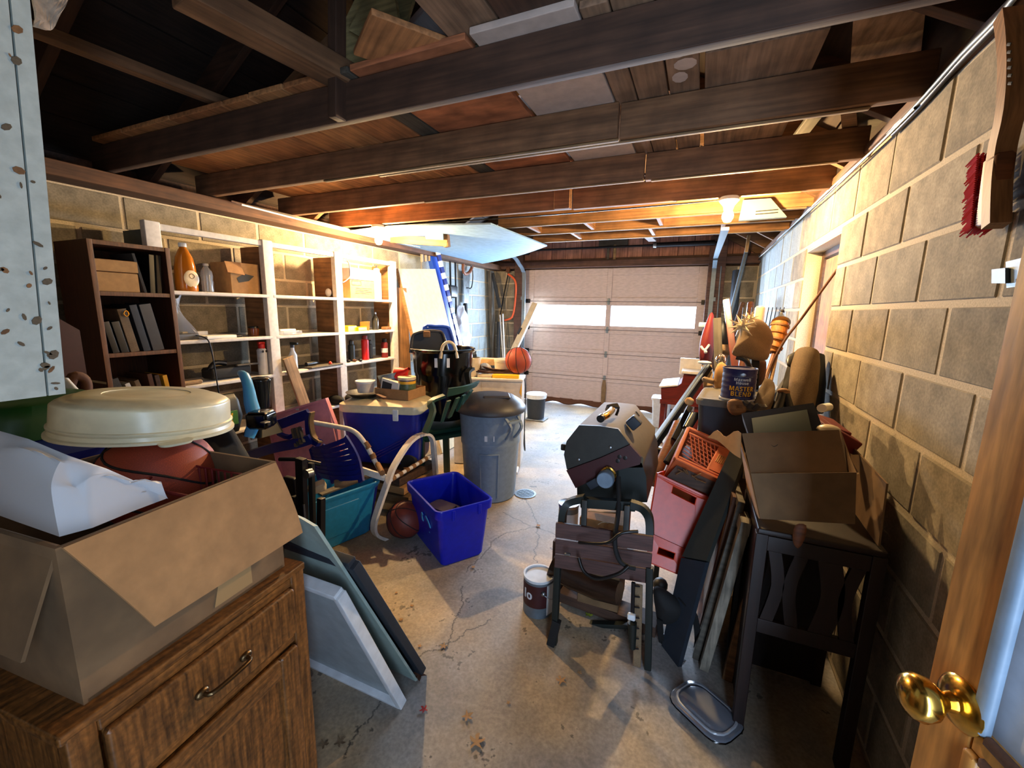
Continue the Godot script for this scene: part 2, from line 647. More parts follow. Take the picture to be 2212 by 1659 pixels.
	mat("label_blue", Color(0.03, 0.06, 0.3), 0.4)
	mat("ink", Color(0.1, 0.09, 0.09), 0.8)
	mat("gold", Color(0.86, 0.64, 0.12), 0.5)
	mat("tan_cloth", Color(0.56, 0.46, 0.34), 0.85, "rough", Vector3.ONE * 5.0, 0.2, 0.0, "blotch", 2.0)
	mat("grey_cloth", Color(0.3, 0.29, 0.28), 0.9, "rough", Vector3.ONE * 6.0)
	mat("bamboo", Color(0.78, 0.5, 0.2), 0.6, "grain", Vector3(6, 1, 6), 0.05)
	mat("red_wood", Color(0.42, 0.11, 0.07), 0.35, "grain", Vector3(0.6, 6, 6), 0.03)
	mat("opaque_pane", Color(0.2, 0.17, 0.13), 0.35)  # dark and opaque so that no bulb light passes through the old windows
	mat("stool_wood", Color(0.13, 0.05, 0.04), 0.5, "grain", Vector3(5, 0.6, 5), 0.03)
	mat("window_board", Color(0.72, 0.5, 0.22), 0.8, "grain", Vector3(5, 0.5, 5), 0.02, 0.0, "blotch", 2.0)
	mat("window_frame", Color(0.66, 0.62, 0.55), 0.7, "grain", Vector3(6, 0.6, 0.6), 0.03, 0.0, "blotch", 2.0)
	mat("sawdust", Color(0.25, 0.18, 0.13), 0.95, "rough", Vector3.ONE * 8.0, 0.3)
	mat("leaf", Color(0.66, 0.5, 0.32), 0.9)
	mat("leaf_red", Color(0.62, 0.16, 0.14), 0.9)
	mat("leaf_green", Color(0.55, 0.6, 0.15), 0.8)
	mat("sandstone", Color(0.6, 0.5, 0.44), 0.95, "rough", Vector3.ONE * 6.0)
	mat("log", Color(0.2, 0.12, 0.08), 0.32, "grain", Vector3(1, 5, 5), 0.08)
	mat("brush_red", Color(0.72, 0.09, 0.11), 0.8)
	mat("tool_wood", Color(0.52, 0.3, 0.17), 0.55, "grain", Vector3(0.8, 5, 5), 0.03)
	mat("blade", Color(0.45, 0.46, 0.46), 0.4, "blotch", Vector3.ONE * 4.0, 0.0, 0.9)
	mat("bow_orange", Color(0.85, 0.36, 0.2), 0.4)
	var oil := pane("oil", Color(0.85, 0.5, 0.08, 0.55), 0.06)
	oil.refraction_enabled = false
	pane("clear_plastic", Color(0.8, 0.84, 0.88, 0.35), 0.15)
	pane("window_glass", Color(0.95, 0.98, 1.0, 0.06), 0.02)
	glow("bulb", Color(1.0, 0.8, 0.5), 14.0)


# ---------------------------------------------------------------- the shell

func block(mesh: Mesh, m: Material, at: Vector3, parent: Node3D) -> void:
	var o := MeshInstance3D.new()
	o.name = "concrete_block"
	o.mesh = mesh
	o.material_override = m
	o.position = at
	parent.add_child(o, true)


func courses(parent: Node3D, along: Vector3, origin: Vector3, inward: Vector3, from: float, to: float, tops: Array, joint: float, len: float, white: Callable, hole: Callable) -> void:
	# running-bond blocks on a wall: s runs from..to along the wall; tops are the heights of the mortar lines
	var cache := {}
	for k in tops.size() - 1:
		var y1: float = tops[k]
		var y0: float = tops[k + 1]
		var off := joint + (len * 0.5 if k % 2 == 1 else 0.0)
		var s := off - ceilf((off - from) / len) * len
		while s < to:
			var a := maxf(s, from)
			var b := minf(s + len, to)
			s += len
			if b - a < 0.03: continue
			var c := (a + b) * 0.5
			if hole.call(a, b, y0, y1): continue
			var w: bool = white.call(c, y0)
			var gap := 0.016
			var size := Vector3(b - a - gap, y1 - y0 - gap, 0.06)
			var key := "%.3f %.3f" % [size.x, size.y]
			if not cache.has(key):
				cache[key] = geo().box(Vector3.ZERO, along.abs() * size.x + Vector3.UP * size.y + inward.abs() * size.z, 0.005).mesh(Vector3.ZERO, 0.0)
			var at := origin + along * c + Vector3.UP * (y0 + y1) * 0.5 - inward * (0.03 + rng.randf() * 0.003)
			block(cache[key], M["white_block%d" % (rng.randi() % 2)] if w else M["block%d" % (rng.randi() % 4)], at, parent)


func shell() -> void:
	# floor
	var g := geo()
	g.quad(Vector3(-3.3, 0, 0.6), Vector3(0.9, 0, 0.6), Vector3(0.9, 0, -6.6), Vector3(-3.3, 0, -6.6))
	for q in g.p: g.uv.append(Vector2((q.x + 3.3) / 4.2, (q.z + 6.6) / 7.2))
	var fl := StandardMaterial3D.new()
	fl.resource_name = "concrete_floor"
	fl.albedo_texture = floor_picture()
	fl.roughness = 0.62
	fl.detail_enabled = true
	fl.detail_albedo = T.rough
	fl.detail_blend_mode = BaseMaterial3D.BLEND_MODE_MUL
	fl.detail_uv_layer = BaseMaterial3D.DETAIL_UV_2
	fl.uv2_triplanar = true
	fl.uv2_scale = Vector3.ONE * 2.2
	M.floor = fl
	var floor_g := g
	var slab := geo().box(Vector3(-1.2, -0.081, -3.0), Vector3(4.2, 0.16, 7.2), 0.0)
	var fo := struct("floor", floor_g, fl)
	part("slab", slab, M.mortar, fo)
	# right wall: the window hole runs from z -3.47 to -2.69, y 1.0 to 1.84
	var wz0 := -3.47
	var wz1 := -2.69
	var wy0 := 0.95
	var wy1 := 1.84
	var wall := geo()
	var xo := XR + 0.005
	wall.box(Vector3(xo + 0.1, 1.05, (ZB - 0.2 + wz0) / 2), Vector3(0.2, 2.12, wz0 - ZB + 0.2), 0.0)
	wall.box(Vector3(xo + 0.1, 1.05, (wz1 + ZF + 0.2) / 2), Vector3(0.2, 2.12, ZF + 0.2 - wz1), 0.0)
	wall.box(Vector3(xo + 0.1, wy0 / 2, (wz0 + wz1) / 2), Vector3(0.2, wy0, wz1 - wz0), 0.0)
	wall.box(Vector3(xo + 0.1, (wy1 + 2.11) / 2, (wz0 + wz1) / 2), Vector3(0.2, 2.11 - wy1, wz1 - wz0), 0.0)
	var w := struct("wall_right", wall, M.mortar)
	var tops := [2.11]
	for k in 10: tops.append(1.866 - 0.2045 * k)
	tops.append(0.0)
	courses(w, Vector3.BACK, Vector3(XR, 0, 0), Vector3.LEFT, ZB, ZF - 0.02, tops, -1.33, 0.398,
		func(c, y): return c < -3.75 and y > 0.6,
		func(a, b, y0, y1): return b > wz0 + 0.02 and a < wz1 - 0.02 and y1 > wy0 + 0.02 and y0 < wy1 - 0.02)
	# closers beside the window, where whole blocks were left out
	var cl := geo()
	for k in tops.size() - 1:
		var y1: float = tops[k]
		var y0: float = tops[k + 1]
		if y1 < wy0 + 0.02 or y0 > wy1 - 0.02: continue
		var off := -1.33 + (0.199 if k % 2 == 1 else 0.0)
		var s := off - ceilf((off - wz0) / 0.398) * 0.398
		var e := off - floorf((off - wz1) / 0.398) * 0.398
		for q in [[s - (0.398 if s > wz0 + 0.001 else 0.0), wz0], [wz1, e]]:
			if q[1] - q[0] > 0.02:
				var o := MeshInstance3D.new()
				o.name = "concrete_block"
				o.mesh = geo().box(Vector3(XR + 0.03, (y0 + y1) / 2, (q[0] + q[1]) / 2), Vector3(0.06, y1 - y0 - 0.016, q[1] - q[0] - 0.012), 0.005).mesh(Vector3.ZERO, 0.0)
				o.material_override = M["block%d" % (k % 4)]
				w.add_child(o, true)
		if y0 < wy0:
			pass
	# the window in its reveal
	var wi := struct("window_1", geo().box(Vector3(XR + 0.1, wy0 + 0.012, (wz0 + wz1) / 2), Vector3(0.19, 0.024, wz1 - wz0 - 0.01), 0.004), M.mortar)
	var fr := geo()
	var fx := XR + 0.115
	for z in [wz0 + 0.03, wz1 - 0.03]: fr.box(Vector3(fx, (wy0 + wy1) / 2, z), Vector3(0.05, wy1 - wy0 - 0.03, 0.05), 0.004)
	for y in [wy0 + 0.05, wy1 - 0.03]: fr.box(Vector3(fx, y, (wz0 + wz1) / 2), Vector3(0.05, 0.05, wz1 - wz0 - 0.11), 0.004)
	part("window_frame", fr, M.dark_wood, wi)
	part("pane", geo().box(Vector3(fx + 0.01, (wy0 + wy1) / 2, (wz0 + wz1) / 2), Vector3(0.004, wy1 - wy0 - 0.1, wz1 - wz0 - 0.1), 0.0), M.window_glass, wi)
	part("board", geo().box(Vector3(fx - 0.035, (wy0 + wy1) / 2 - 0.02, wz1 - 0.29), Vector3(0.014, wy1 - wy0 - 0.12, 0.56), 0.002), M.window_board, wi)
	var hd := part("head", geo().box(Vector3(XR + 0.1, wy1 - 0.006, (wz0 + wz1) / 2), Vector3(0.19, 0.012, wz1 - wz0 - 0.01), 0.002), M.mortar, wi)
	hd.name = "lintel"
	# left wall
	var lw := struct("wall_left", geo().box(Vector3(XL - 0.105, 1.005, -2.9), Vector3(0.2, 2.03, 7.0), 0.0), M.mortar)
	var lt := [2.02]
	for k in 9: lt.append(1.825 - 0.2035 * k)
	lt.append(0.0)
	courses(lw, Vector3.BACK, Vector3(XL, 0, 0), Vector3.RIGHT, ZB, 0.2, lt, -1.417, 0.405, func(c, y): return c < -3.9, func(_a, _b, _y0, _y1): return false)
	# back wall: piers beside the door, beam, gable boards
	var bw := geo()
	bw.box(Vector3(-2.84, 1.0, ZB - 0.105), Vector3(0.6, 2.03, 0.2), 0.0)
	bw.box(Vector3(0.43, 1.0, ZB - 0.105), Vector3(0.7, 2.03, 0.2), 0.0)
	var back := struct("wall_back", bw, M.mortar)
	courses(back, Vector3.RIGHT, Vector3(0, 0, ZB), Vector3.BACK, XL, -2.56, lt, -2.85, 0.4, func(_c, _y): return false, func(_a, _b, _y0, _y1): return false)
	courses(back, Vector3.RIGHT, Vector3(0, 0, ZB), Vector3.BACK, 0.1, XR, lt, 0.38, 0.4, func(_c, _y): return false, func(_a, _b, _y0, _y1): return false)
	# front wall round the doorway that the camera stands in
	var fw := geo()
	fw.box(Vector3(-1.825, 1.2, ZF + 0.1), Vector3(2.95, 2.4, 0.2), 0.0)
	fw.box(Vector3(0.72, 1.2, ZF + 0.1), Vector3(0.3, 2.4, 0.2), 0.0)
	fw.box(Vector3(0.1, 2.27, ZF + 0.1), Vector3(0.94, 0.5, 0.2), 0.0)
	struct("wall_front", fw, M.block1)
	# closed box added behind the doorway, out of view, to block sky light
	var vs := geo()
	vs.box(Vector3(0.1, 1.2, ZF + 1.65), Vector3(1.5, 2.5, 0.1), 0.0)
	for x in [-0.62, 0.85]: vs.box(Vector3(x, 1.2, ZF + 0.95), Vector3(0.1, 2.5, 1.5), 0.0)
	vs.box(Vector3(0.1, 2.48, ZF + 0.95), Vector3(1.6, 0.1, 1.5), 0.0)
	vs.box(Vector3(0.1, -0.06, ZF + 0.95), Vector3(1.6, 0.1, 1.5), 0.0)
	struct("wall_light_block", vs, M.block3)
	var ga := geo()
	ga.prism([Vector3(-3.3, 2.36, ZF), Vector3(0.9, 2.36, ZF), Vector3(-1.2, 3.75, ZF)], Vector3(0, 0, 0.04))
	struct("wall_front_gable", ga, M.dark_wood).name = "wall_gable"
	# boards added over both side walls to stop sky light leaking at the eaves
	for x in [XL - 0.16, XR + 0.14]: struct("trim_%d" % (6 if x < 0 else 7), geo().box(Vector3(x, 2.13, -2.95), Vector3(0.06, 0.26, 7.0), 0.0), M.dark_wood)
	# header over the garage door
	var hb := struct("trim_1", geo().box(Vector3(-1.22, 2.085, ZB + 0.02), Vector3(3.66, 0.09, 0.14), 0.004), M.header)
	part("ledge", geo().box(Vector3(-1.22, 2.15, ZB - 0.02), Vector3(3.66, 0.03, 0.1), 0.003), M.dark_wood, hb)
	part("backing", geo().box(Vector3(-1.22, 2.06, ZB - 0.11), Vector3(3.7, 0.16, 0.06), 0.0), M.dark_wood, hb)  # added behind the header to stop sky light showing above the door
	var gb := struct("wall_gable_back", geo().prism([Vector3(-3.3, 2.1, ZB - 0.12), Vector3(0.9, 2.1, ZB - 0.12), Vector3(-1.2, 3.72, ZB - 0.12)], Vector3(0, 0, -0.03)), M.sheathing)
	gb.name = "wall_gable"
	var x := -3.0
	var i := 0
	while x < 0.58:
		var wd := 0.2 + 0.02 * (i % 3)
		var h := minf(3.6, 2.2 + (1.9 - absf(x + wd / 2 + 1.22)) * 0.62)
		part("gable_board", geo().box(Vector3(x + wd / 2, (2.16 + h) / 2, ZB - 0.095 + 0.004 * (i % 2)), Vector3(wd - 0.006, h - 2.16, 0.02), 0.003), wood("gable%d" % (i % 4), [Color(0.86, 0.63, 0.56), Color(0.92, 0.68, 0.6), Color(0.8, 0.58, 0.52), Color(0.88, 0.63, 0.55)][i % 4], 0.8, 1), gb)
		x += wd
		i += 1
	garage_door()


func floor_picture() -> ImageTexture:
	# worn concrete: grey with dark stains, speckle and cracks, browned for the warm bulb light; 4.2 m by 7.2 m
	var w := 1190
	var h := 2040
	var im := Image.create(w, h, false, Image.FORMAT_RGB8)
	var n1 := FastNoiseLite.new(); n1.seed = 2; n1.frequency = 0.0035; n1.fractal_octaves = 5
	var n2 := FastNoiseLite.new(); n2.seed = 9; n2.frequency = 0.012; n2.fractal_octaves = 4
	var n3 := FastNoiseLite.new(); n3.seed = 5; n3.frequency = 0.09; n3.fractal_octaves = 3
	var a := n1.get_image(w, h, false, false, false).get_data()
	var b := n2.get_image(w, h, false, false, false).get_data()
	var c := n3.get_image(w, h, false, false, false).get_data()
	var d := PackedByteArray()
	d.resize(w * h * 3)
	for i in w * h:
		var k := (a[i] - 128) / 128.0
		var m := (b[i] - 128) / 128.0
		var s := (c[i] - 128) / 128.0
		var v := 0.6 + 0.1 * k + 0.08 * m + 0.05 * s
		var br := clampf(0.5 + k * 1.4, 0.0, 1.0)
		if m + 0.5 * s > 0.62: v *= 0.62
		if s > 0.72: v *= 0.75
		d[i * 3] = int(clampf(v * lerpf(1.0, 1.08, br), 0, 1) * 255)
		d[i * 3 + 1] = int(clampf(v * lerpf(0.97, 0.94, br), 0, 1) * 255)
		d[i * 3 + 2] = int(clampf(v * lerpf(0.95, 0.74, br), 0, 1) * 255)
	im = Image.create_from_data(w, h, false, Image.FORMAT_RGB8, d)
	var to := func(p: Vector3) -> Vector2: return Vector2((p.x + 3.3) / 4.2 * w, (p.z + 6.6) / 7.2 * h)
	var cracks := [[Vector3(-1.155, 0, -2.869), Vector3(-0.876, 0, -2.452), Vector3(-0.801, 0, -2.212), Vector3(-0.733, 0, -2.086)], [Vector3(-1.064, 0, -1.857), Vector3(-1.076, 0, -2.167), Vector3(-1.031, 0, -2.312), Vector3(-0.88, 0, -2.463)], [Vector3(-1.016, 0, -1.725), Vector3(-0.933, 0, -1.521), Vector3(-0.875, 0, -1.349), Vector3(-0.954, 0, -1.245)], [Vector3(-0.891, 0, -1.356), Vector3(-0.841, 0, -1.468), Vector3(-0.779, 0, -1.577)], [Vector3(-0.88, 0, -2.463), Vector3(-0.554, 0, -2.417)], [Vector3(-0.975, 0, -1.047), Vector3(-0.945, 0, -0.942), Vector3(-0.918, 0, -0.819)], [Vector3(-1.691, 0, -3.391), Vector3(-1.155, 0, -2.887)], [Vector3(-1.18, 0, -2.558), Vector3(-0.88, 0, -2.463)]]
	var r := RandomNumberGenerator.new()
	r.seed = 4
	for cr in cracks:
		for j in cr.size() - 1:
			var p: Vector2 = to.call(cr[j])
			var q: Vector2 = to.call(cr[j + 1])
			var steps := int(p.distance_to(q) / 1.0) + 1
			var dev := 0.0
			for s in steps:
				dev = clampf(dev + r.randf_range(-1.2, 1.2), -6.0, 6.0) * (1.0 if s < steps - 8 else 0.8)
				var o := (p.lerp(q, float(s) / steps) + (q - p).orthogonal().normalized() * dev).round()
				for e in [Vector2(0, 0), Vector2(1, 0), Vector2(0, 1)]:
					var z := Vector2i(o + e)
					if z.x >= 0 and z.y >= 0 and z.x < w and z.y < h: im.set_pixelv(z, im.get_pixelv(z).darkened(0.5 if e == Vector2.ZERO else 0.12))
	return ImageTexture.create_from_image(im)


func garage_door() -> void:
	var t := thing("garage_door", "closed sectional garage door with grey weathered panels and a row of two bright panes", "garage door")
	t.set_meta("kind", "structure")
	t.remove_meta("category")
	t.name = "door_1"
	var x0 := -2.53
	var x1 := 0.07
	var z := ZB - 0.05
	# sections: [bottom, top, has glass]
	var secs := [[0.03, 0.44, false], [0.445, 0.80, false], [0.805, 1.155, false], [1.16, 1.56, true], [1.565, 2.03, false]]
	var xm := -1.235
	for s in secs:
		var se := geo()
		var hh: float = s[1] - s[0]
		var top := 0.1 if s[1] > 2.0 else 0.055
		var bot := 0.055
		var zc := z
		for q in [[x0, x0 + 0.14], [x1 - 0.14, x1], [xm - 0.035, xm + 0.035]]:
			se.box(Vector3((q[0] + q[1]) / 2, (s[0] + s[1]) / 2, zc), Vector3(q[1] - q[0], hh - 0.004, 0.045), 0.004)
		for q in [[x0 + 0.14, xm - 0.035], [xm + 0.035, x1 - 0.14]]:
			se.box(Vector3((q[0] + q[1]) / 2, s[0] + bot / 2, zc), Vector3(q[1] - q[0], bot, 0.043), 0.004)
			se.box(Vector3((q[0] + q[1]) / 2, s[1] - top / 2, zc), Vector3(q[1] - q[0], top, 0.043), 0.004)
		if s[0] > 0.4: se.box(Vector3((x0 + x1) / 2, s[0] - 0.002, zc - 0.03), Vector3(x1 - x0, 0.03, 0.012), 0.0)  # strip added behind the joint to keep sky light from showing through
		var so := part("door_section", se, M.door_paint, t)
		for q in [[x0 + 0.14, xm - 0.035], [xm + 0.035, x1 - 0.14]]:
			var c := Vector3((q[0] + q[1]) / 2, (s[0] + bot + s[1] - top) / 2, zc)
			var sz := Vector3(q[1] - q[0], hh - bot - top, 0.014)
			if s[2]: part("pane", geo().box(c, Vector3(sz.x, sz.y, 0.005), 0.0), M.window_glass, so)
			else: part("panel", geo().box(c, sz, 0.0), M.door_paint, so)
	# hinges down the middle, rollers, handle strap
	for y in [0.44, 0.80, 1.157, 1.562]:
		var hg := geo().box(Vector3(xm, y, z + 0.03), Vector3(0.035, 0.09, 0.012), 0.003)
		hg.tube([Vector3(xm - 0.02, y, z + 0.04), Vector3(xm + 0.02, y, z + 0.04)], 0.008)
		part("hinge", hg, M.galvanised, t)
		for x in [x0 + 0.05, x1 - 0.05]:
			var rl := geo().box(Vector3(x, y, z + 0.035), Vector3(0.07, 0.06, 0.02), 0.003)
			rl.tube([Vector3(x, y, z + 0.06), Vector3(x + (-0.09 if x < -1 else 0.09), y, z + 0.06)], 0.009)
			part("roller", rl, M.dark_steel, t)
	part("centre_plate", geo().loft([[0.05, 0.022, 0.01, 0.008], [0.12, 0.032, 0.012, 0.01], [0.3, 0.036, 0.012, 0.01], [0.42, 0.02, 0.01, 0.008]], Vector3(xm, 0, z + 0.03)), M.tan_cloth, t)
	# rotten bottom edge, dirt line at the sill
	var si := geo().field(func(u, v): return Vector3(lerpf(x0, x1, u), 0.035 + 0.02 * sin(u * 37.0) * v + 0.05 * (1.0 - v), z + 0.02 + v * 0.08 + 0.012 * sin(u * 51.0)), 40, 3, 0.02)
	var rot := part("bottom_seal", si, M.rust, t)
	rot.name = "bottom_seal"
	# jambs with the tracks
	for e in [[-2.6, 0.1], [0.13, 0.1]]:
		struct("trim_%d" % (2 if e[0] < -1 else 3), geo().box(Vector3(e[0], 1.19, ZB + 0.055), Vector3(0.13 if e[0] < -1 else 0.2, 2.38, 0.09), 0.004), M.header)
	for s in [-1, 1]:
		var x := -2.5 if s < 0 else 0.1
		var tr := thing("door_track", ["galvanised door track curving up the left jamb and back under the pale board", "galvanised door track rising beside the right jamb and back under the joists"][0 if s < 0 else 1], "track", "garage door tracks")
		var pts := [Vector3(x, 0.05, ZB + 0.12), Vector3(x, 1.0, ZB + 0.12), Vector3(x, 1.88, ZB + 0.12), Vector3(x, 2.0, ZB + 0.17), Vector3(x, 2.07, ZB + 0.29), Vector3(x, 2.09, ZB + 0.45), Vector3(x, 2.0, -3.4)]
		if s < 0:
			pts[5] = Vector3(-2.5, 2.181, -5.494)
			pts[6] = Vector3(-2.47, 2.199, -3.778)
		part("rail", geo().strip(pts, 0.05, 0.02, Vector3.RIGHT, 5), M.galvanised, tr)
		for y in [0.5, 1.1, 1.6]: part("bracket", geo().box(Vector3(x + 0.02 * s, y, ZB + 0.105), Vector3(0.06, 0.05, 0.02), 0.002), M.galvanised, tr)
	# torsion bar over the door
	var tb := thing("torsion_shaft", "dark torsion spring shaft running above the garage door", "shaft")
	part("shaft", geo().tube([Vector3(-2.55, 2.3, ZB + 0.1), Vector3(0.15, 2.3, ZB + 0.1)], 0.014), M.dark_steel, tb)
	part("spring", geo().tube([Vector3(-0.62, 2.3, ZB + 0.1), Vector3(0.08, 2.3, ZB + 0.1)], 0.032, 12), M.dark_steel, tb)
	part("collar", geo().tube([Vector3(-0.66, 2.3, ZB + 0.1), Vector3(-0.62, 2.3, ZB + 0.1)], 0.04, 12), M.steel, tb)
	part("drum", geo().tube([Vector3(-2.5, 2.3, ZB + 0.1), Vector3(-2.44, 2.3, ZB + 0.1)], 0.06, 14), M.dark_steel, tb)
	part("centre_bracket", geo().box(Vector3(-1.22, 2.4, ZB - 0.04), Vector3(0.4, 0.17, 0.04), 0.003), M.grey_wood, tb)
	for k in 2: part("support", geo().box(Vector3(-1.27 + 0.09 * k, 2.24, ZB + 0.02), Vector3(0.035, 0.2, 0.03), 0.002), M.grey_wood if k == 0 else M.pale_wood, tb)


# ---------------------------------------------------------------- joists, planks on them, roof

func roof() -> void:
	# roof planes with rafters
	var xm := -1.22
	var ridge := 3.35
	for s in [-1, 1]:
		var xe: float = xm + s * 2.15
		var ye: float = 2.12
		var n := Vector3((ridge - ye) * s, absf(xe - xm), 0).normalized()
		var rf := struct("ceiling_roof", geo().sheet(Vector3(xm, ridge, ZF + 0.25), Vector3(xm, ridge, ZB - 0.2), Vector3(xe, ye, ZB - 0.2), Vector3(xe, ye, ZF + 0.25), 0.03 * s), M.dark_wood)
		rf.name = "ceiling"
		# sheathing boards under it
		for k in 11:
			var u0 := (k + 0.02) / 11.0
			var u1 := (k + 0.98) / 11.0
			var a := Vector3(lerpf(xm, xe, u0), lerpf(ridge, ye, u0), 0) - n * 0.03
			var b := Vector3(lerpf(xm, xe, u1), lerpf(ridge, ye, u1), 0) - n * 0.03
			var f := Vector3(0, 0, ZF + 0.2)
			var r := Vector3(0, 0, ZB - 0.15)
			part("sheathing_board", geo().sheet(a + f, a + r, b + r, b + f, 0.018 * s), M.sheathing, rf)
		for k in 12:
			var z := 0.15 - 0.58 * k
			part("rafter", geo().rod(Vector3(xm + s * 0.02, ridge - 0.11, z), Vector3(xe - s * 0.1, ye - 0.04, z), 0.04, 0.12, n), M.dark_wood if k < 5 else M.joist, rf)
	# wall plates
	for e in [[-2.98, 0.16, 2.02, 0.075, -6.2], [XR + 0.06, 0.16, 2.112, 0.04, -6.2]]:
		struct("trim_%d" % (4 if e[0] < 0 else 5), geo().box(Vector3(e[0], e[2] + e[3] / 2, -2.95), Vector3(e[1], e[3], 6.6), 0.005), M.plate)
	# joists across
	var zs := [-0.3, -1.327, -1.842, -2.43, -2.925]
	var names := ["nearest the side door, over the camera", "dark one under the planks' front edge, with a post on it", "second back, pale lath along its lower edge", "third back, spliced near its middle", "fourth back, carrying both light bulbs"]
	var js := []
	for i in zs.size():
		var t := thing("ceiling_joist", "rough ceiling joist, " + names[i], "joist", "ceiling joists across the garage")
		js.append(t)
		var splits := [[-3.05, XR]]
		if i == 2: splits = [[-3.05, -0.36], [-0.36, XR]]
		if i == 3: splits = [[-3.05, -0.33], [-0.33, XR]]
		if i == 4: splits = [[-3.05, -0.86], [-0.86, XR]]
		for q in splits:
			var o: float = 0.018 if q[0] > -3 else 0.0
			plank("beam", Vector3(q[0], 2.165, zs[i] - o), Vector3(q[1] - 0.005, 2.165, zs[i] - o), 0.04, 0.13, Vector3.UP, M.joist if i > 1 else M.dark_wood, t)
	# pale laths under the lower edges
	for q in [[2, -1.95, -0.36, 0.0], [2, -1.6, 0.45, -0.03], [3, -1.7, -0.33, 0.01], [3, -0.3, 0.5, -0.01], [4, -0.2, 0.45, 0.0]]:
		plank("lath", Vector3(q[1], 2.096, zs[q[0]] + q[3]), Vector3(q[2], 2.096, zs[q[0]] + q[3]), 0.024, 0.008, Vector3.UP, M.pale_wood, js[q[0]])
	plank("block", Vector3(-0.98, 2.165, -2.895), Vector3(-0.87, 2.165, -2.895), 0.02, 0.13, Vector3.UP, M.joist, js[4])
	# the post and its braces on the second joist
	var po := thing("attic_post", "dark upright post on the front joist, left of the pale sheets", "post")
	plank("post", Vector3(-1.283, 2.097, -1.285), Vector3(-1.239, 2.716, -1.285), 0.05, 0.04, Vector3.RIGHT, M.dark_wood, po)
	var br := thing("attic_brace", "thin diagonal brace leaning up from the front joist in front of a pale sheet", "brace")
	plank("brace", Vector3(-1.699, 2.247, -1.36), Vector3(-1.321, 2.425, -1.36), 0.045, 0.03, Vector3.BACK, M.joist, br)
	# beams running front to back on top of the joists
	var long := [["upper dark beam running back over the front joist at the attic opening", Vector3(-1.359, 2.26, -0.822), Vector3(-1.267, 2.26, -1.449), 0.1, 0.075], ["lower brown beam running back in the dark left attic opening", Vector3(-2.085, 2.3, -0.779), Vector3(-1.996, 2.3, -1.479), 0.05, 0.04], ["thin board lying along the dark left eaves above the wall plate", Vector3(-3.331, 2.33, -1.199), Vector3(-3.301, 2.33, -1.54), 0.03, 0.02]]
	for q in long:
		var t := thing("attic_beam", q[0], "beam", "beams along the attic opening")
		plank("timber", q[1], q[2], q[3], q[4], Vector3.UP, M.joist, t)
	# planks laid on the joists: [x0, x1, z near, z far, material, height, label]
	var pl := [
		[-2.93, -2.66, -1.27, -3.0, "deck0", "outermost orange brown plank by the left wall"],
		[-2.65, -2.27, -1.27, -3.0, "deck1", "second orange brown plank from the left wall"],
		[-2.262, -1.9, -1.27, -3.0, "deck2", "third orange brown plank from the left wall"],
		[-1.89, -1.735, -1.27, -3.0, "deck0", "narrow brown plank left of a wide one on the joists"],
		[-1.73, -1.54, -1.27, -3.0, "deck1", "light brown plank beside the narrow one"],
		[-1.532, -1.31, -1.27, -3.0, "deck2", "brown plank left of the grey strip on the joists"],
		[-1.298, -1.21, -1.27, -3.0, "grey_wood", "narrow grey board between brown planks and the plywood"],
		[-1.2, -0.735, -1.27, -3.0, "plywood", "reddish plywood sheet lying on the joists"],
		[-0.71, -0.385, -1.25, -2.62, "pale_sheet", "pale grey sheet with a frayed edge lying on the joists"],
		[-0.378, -0.3, -1.27, -3.0, "deck3", "dark board right of the pale sheet"],
		[-0.295, -0.187, -1.27, -3.0, "deck3", "dark plank left of the paint splashed plank"],
		[-0.18, -0.078, -1.27, -2.62, "deck3", "dark plank with grey paint splashes, ending at the bright gap"],
		[-0.06, 0.27, -1.62, -2.62, "deck3", "wide dark board right of the bright gap"],
	]
	for q in pl:
		var y: float = 2.243 + 0.004 * rng.randf() + (0.0 if q[4] != "pale_sheet" else -0.004)
		var t := thing("attic_plank", q[5], "plank", "planks on the joists")
		plank("board", Vector3((q[0] + q[1]) / 2, y, q[2]), Vector3((q[0] + q[1]) / 2, y, q[3]), q[1] - q[0], 0.022, Vector3.UP, M[q[4]], t)
		if q[5].contains("splashes"):
			for k in 5: part("paint_splash", geo().ball(Vector3(-0.14 + 0.02 * (k % 2), y - 0.011, -1.42 - 0.08 * k), 0.035, 10, Vector3(0.8 + 0.3 * (k % 2), 0.04, 1.1)), M.pale_sheet, t)
	# darker boards over the camera, on the near side of the second joist
	var nb := [
		[-1.12, -0.79, -0.2, -1.34, "deck0", "short brown board whose broken end lies on the front joist"],
		[-0.80, -0.62, 0.05, -1.34, "deck3", "dark board right of the short brown one over the camera"],
		[-0.61, -0.42, 0.05, -1.34, "dark_wood", "very dark board over the camera, behind the pale green plank"],
		[-0.41, -0.27, 0.05, -1.34, "deck3", "brown board over the camera above the end of the pale green plank"],
		[-0.25, -0.12, 0.05, -1.34, "grey_wood", "grey green board over the camera, right of the pale green plank"],
		[-0.11, 0.06, 0.05, -1.34, "grey_wood", "grey board over the camera, second right of the pale green plank"],
		[0.08, 0.26, 0.05, -1.34, "dark_wood", "dark board over the camera close to the right wall"],
	]
	for i in nb.size():
		var q = nb[i]
		var y := 2.262 + 0.006 * (i % 2)
		var t := thing("attic_plank", q[5], "plank", "planks over the camera")
		if i == 0: plank("board", Vector3(-0.866, 2.26, -1.205), Vector3(-1.063, 2.26, -1.339), 0.27, 0.02, Vector3.UP, M.deck0, t)
		else: plank("board", Vector3((q[0] + q[1]) / 2, y, q[2]), Vector3((q[0] + q[1]) / 2, y, q[3]), q[1] - q[0], 0.022, Vector3.UP, M[q[4]], t)
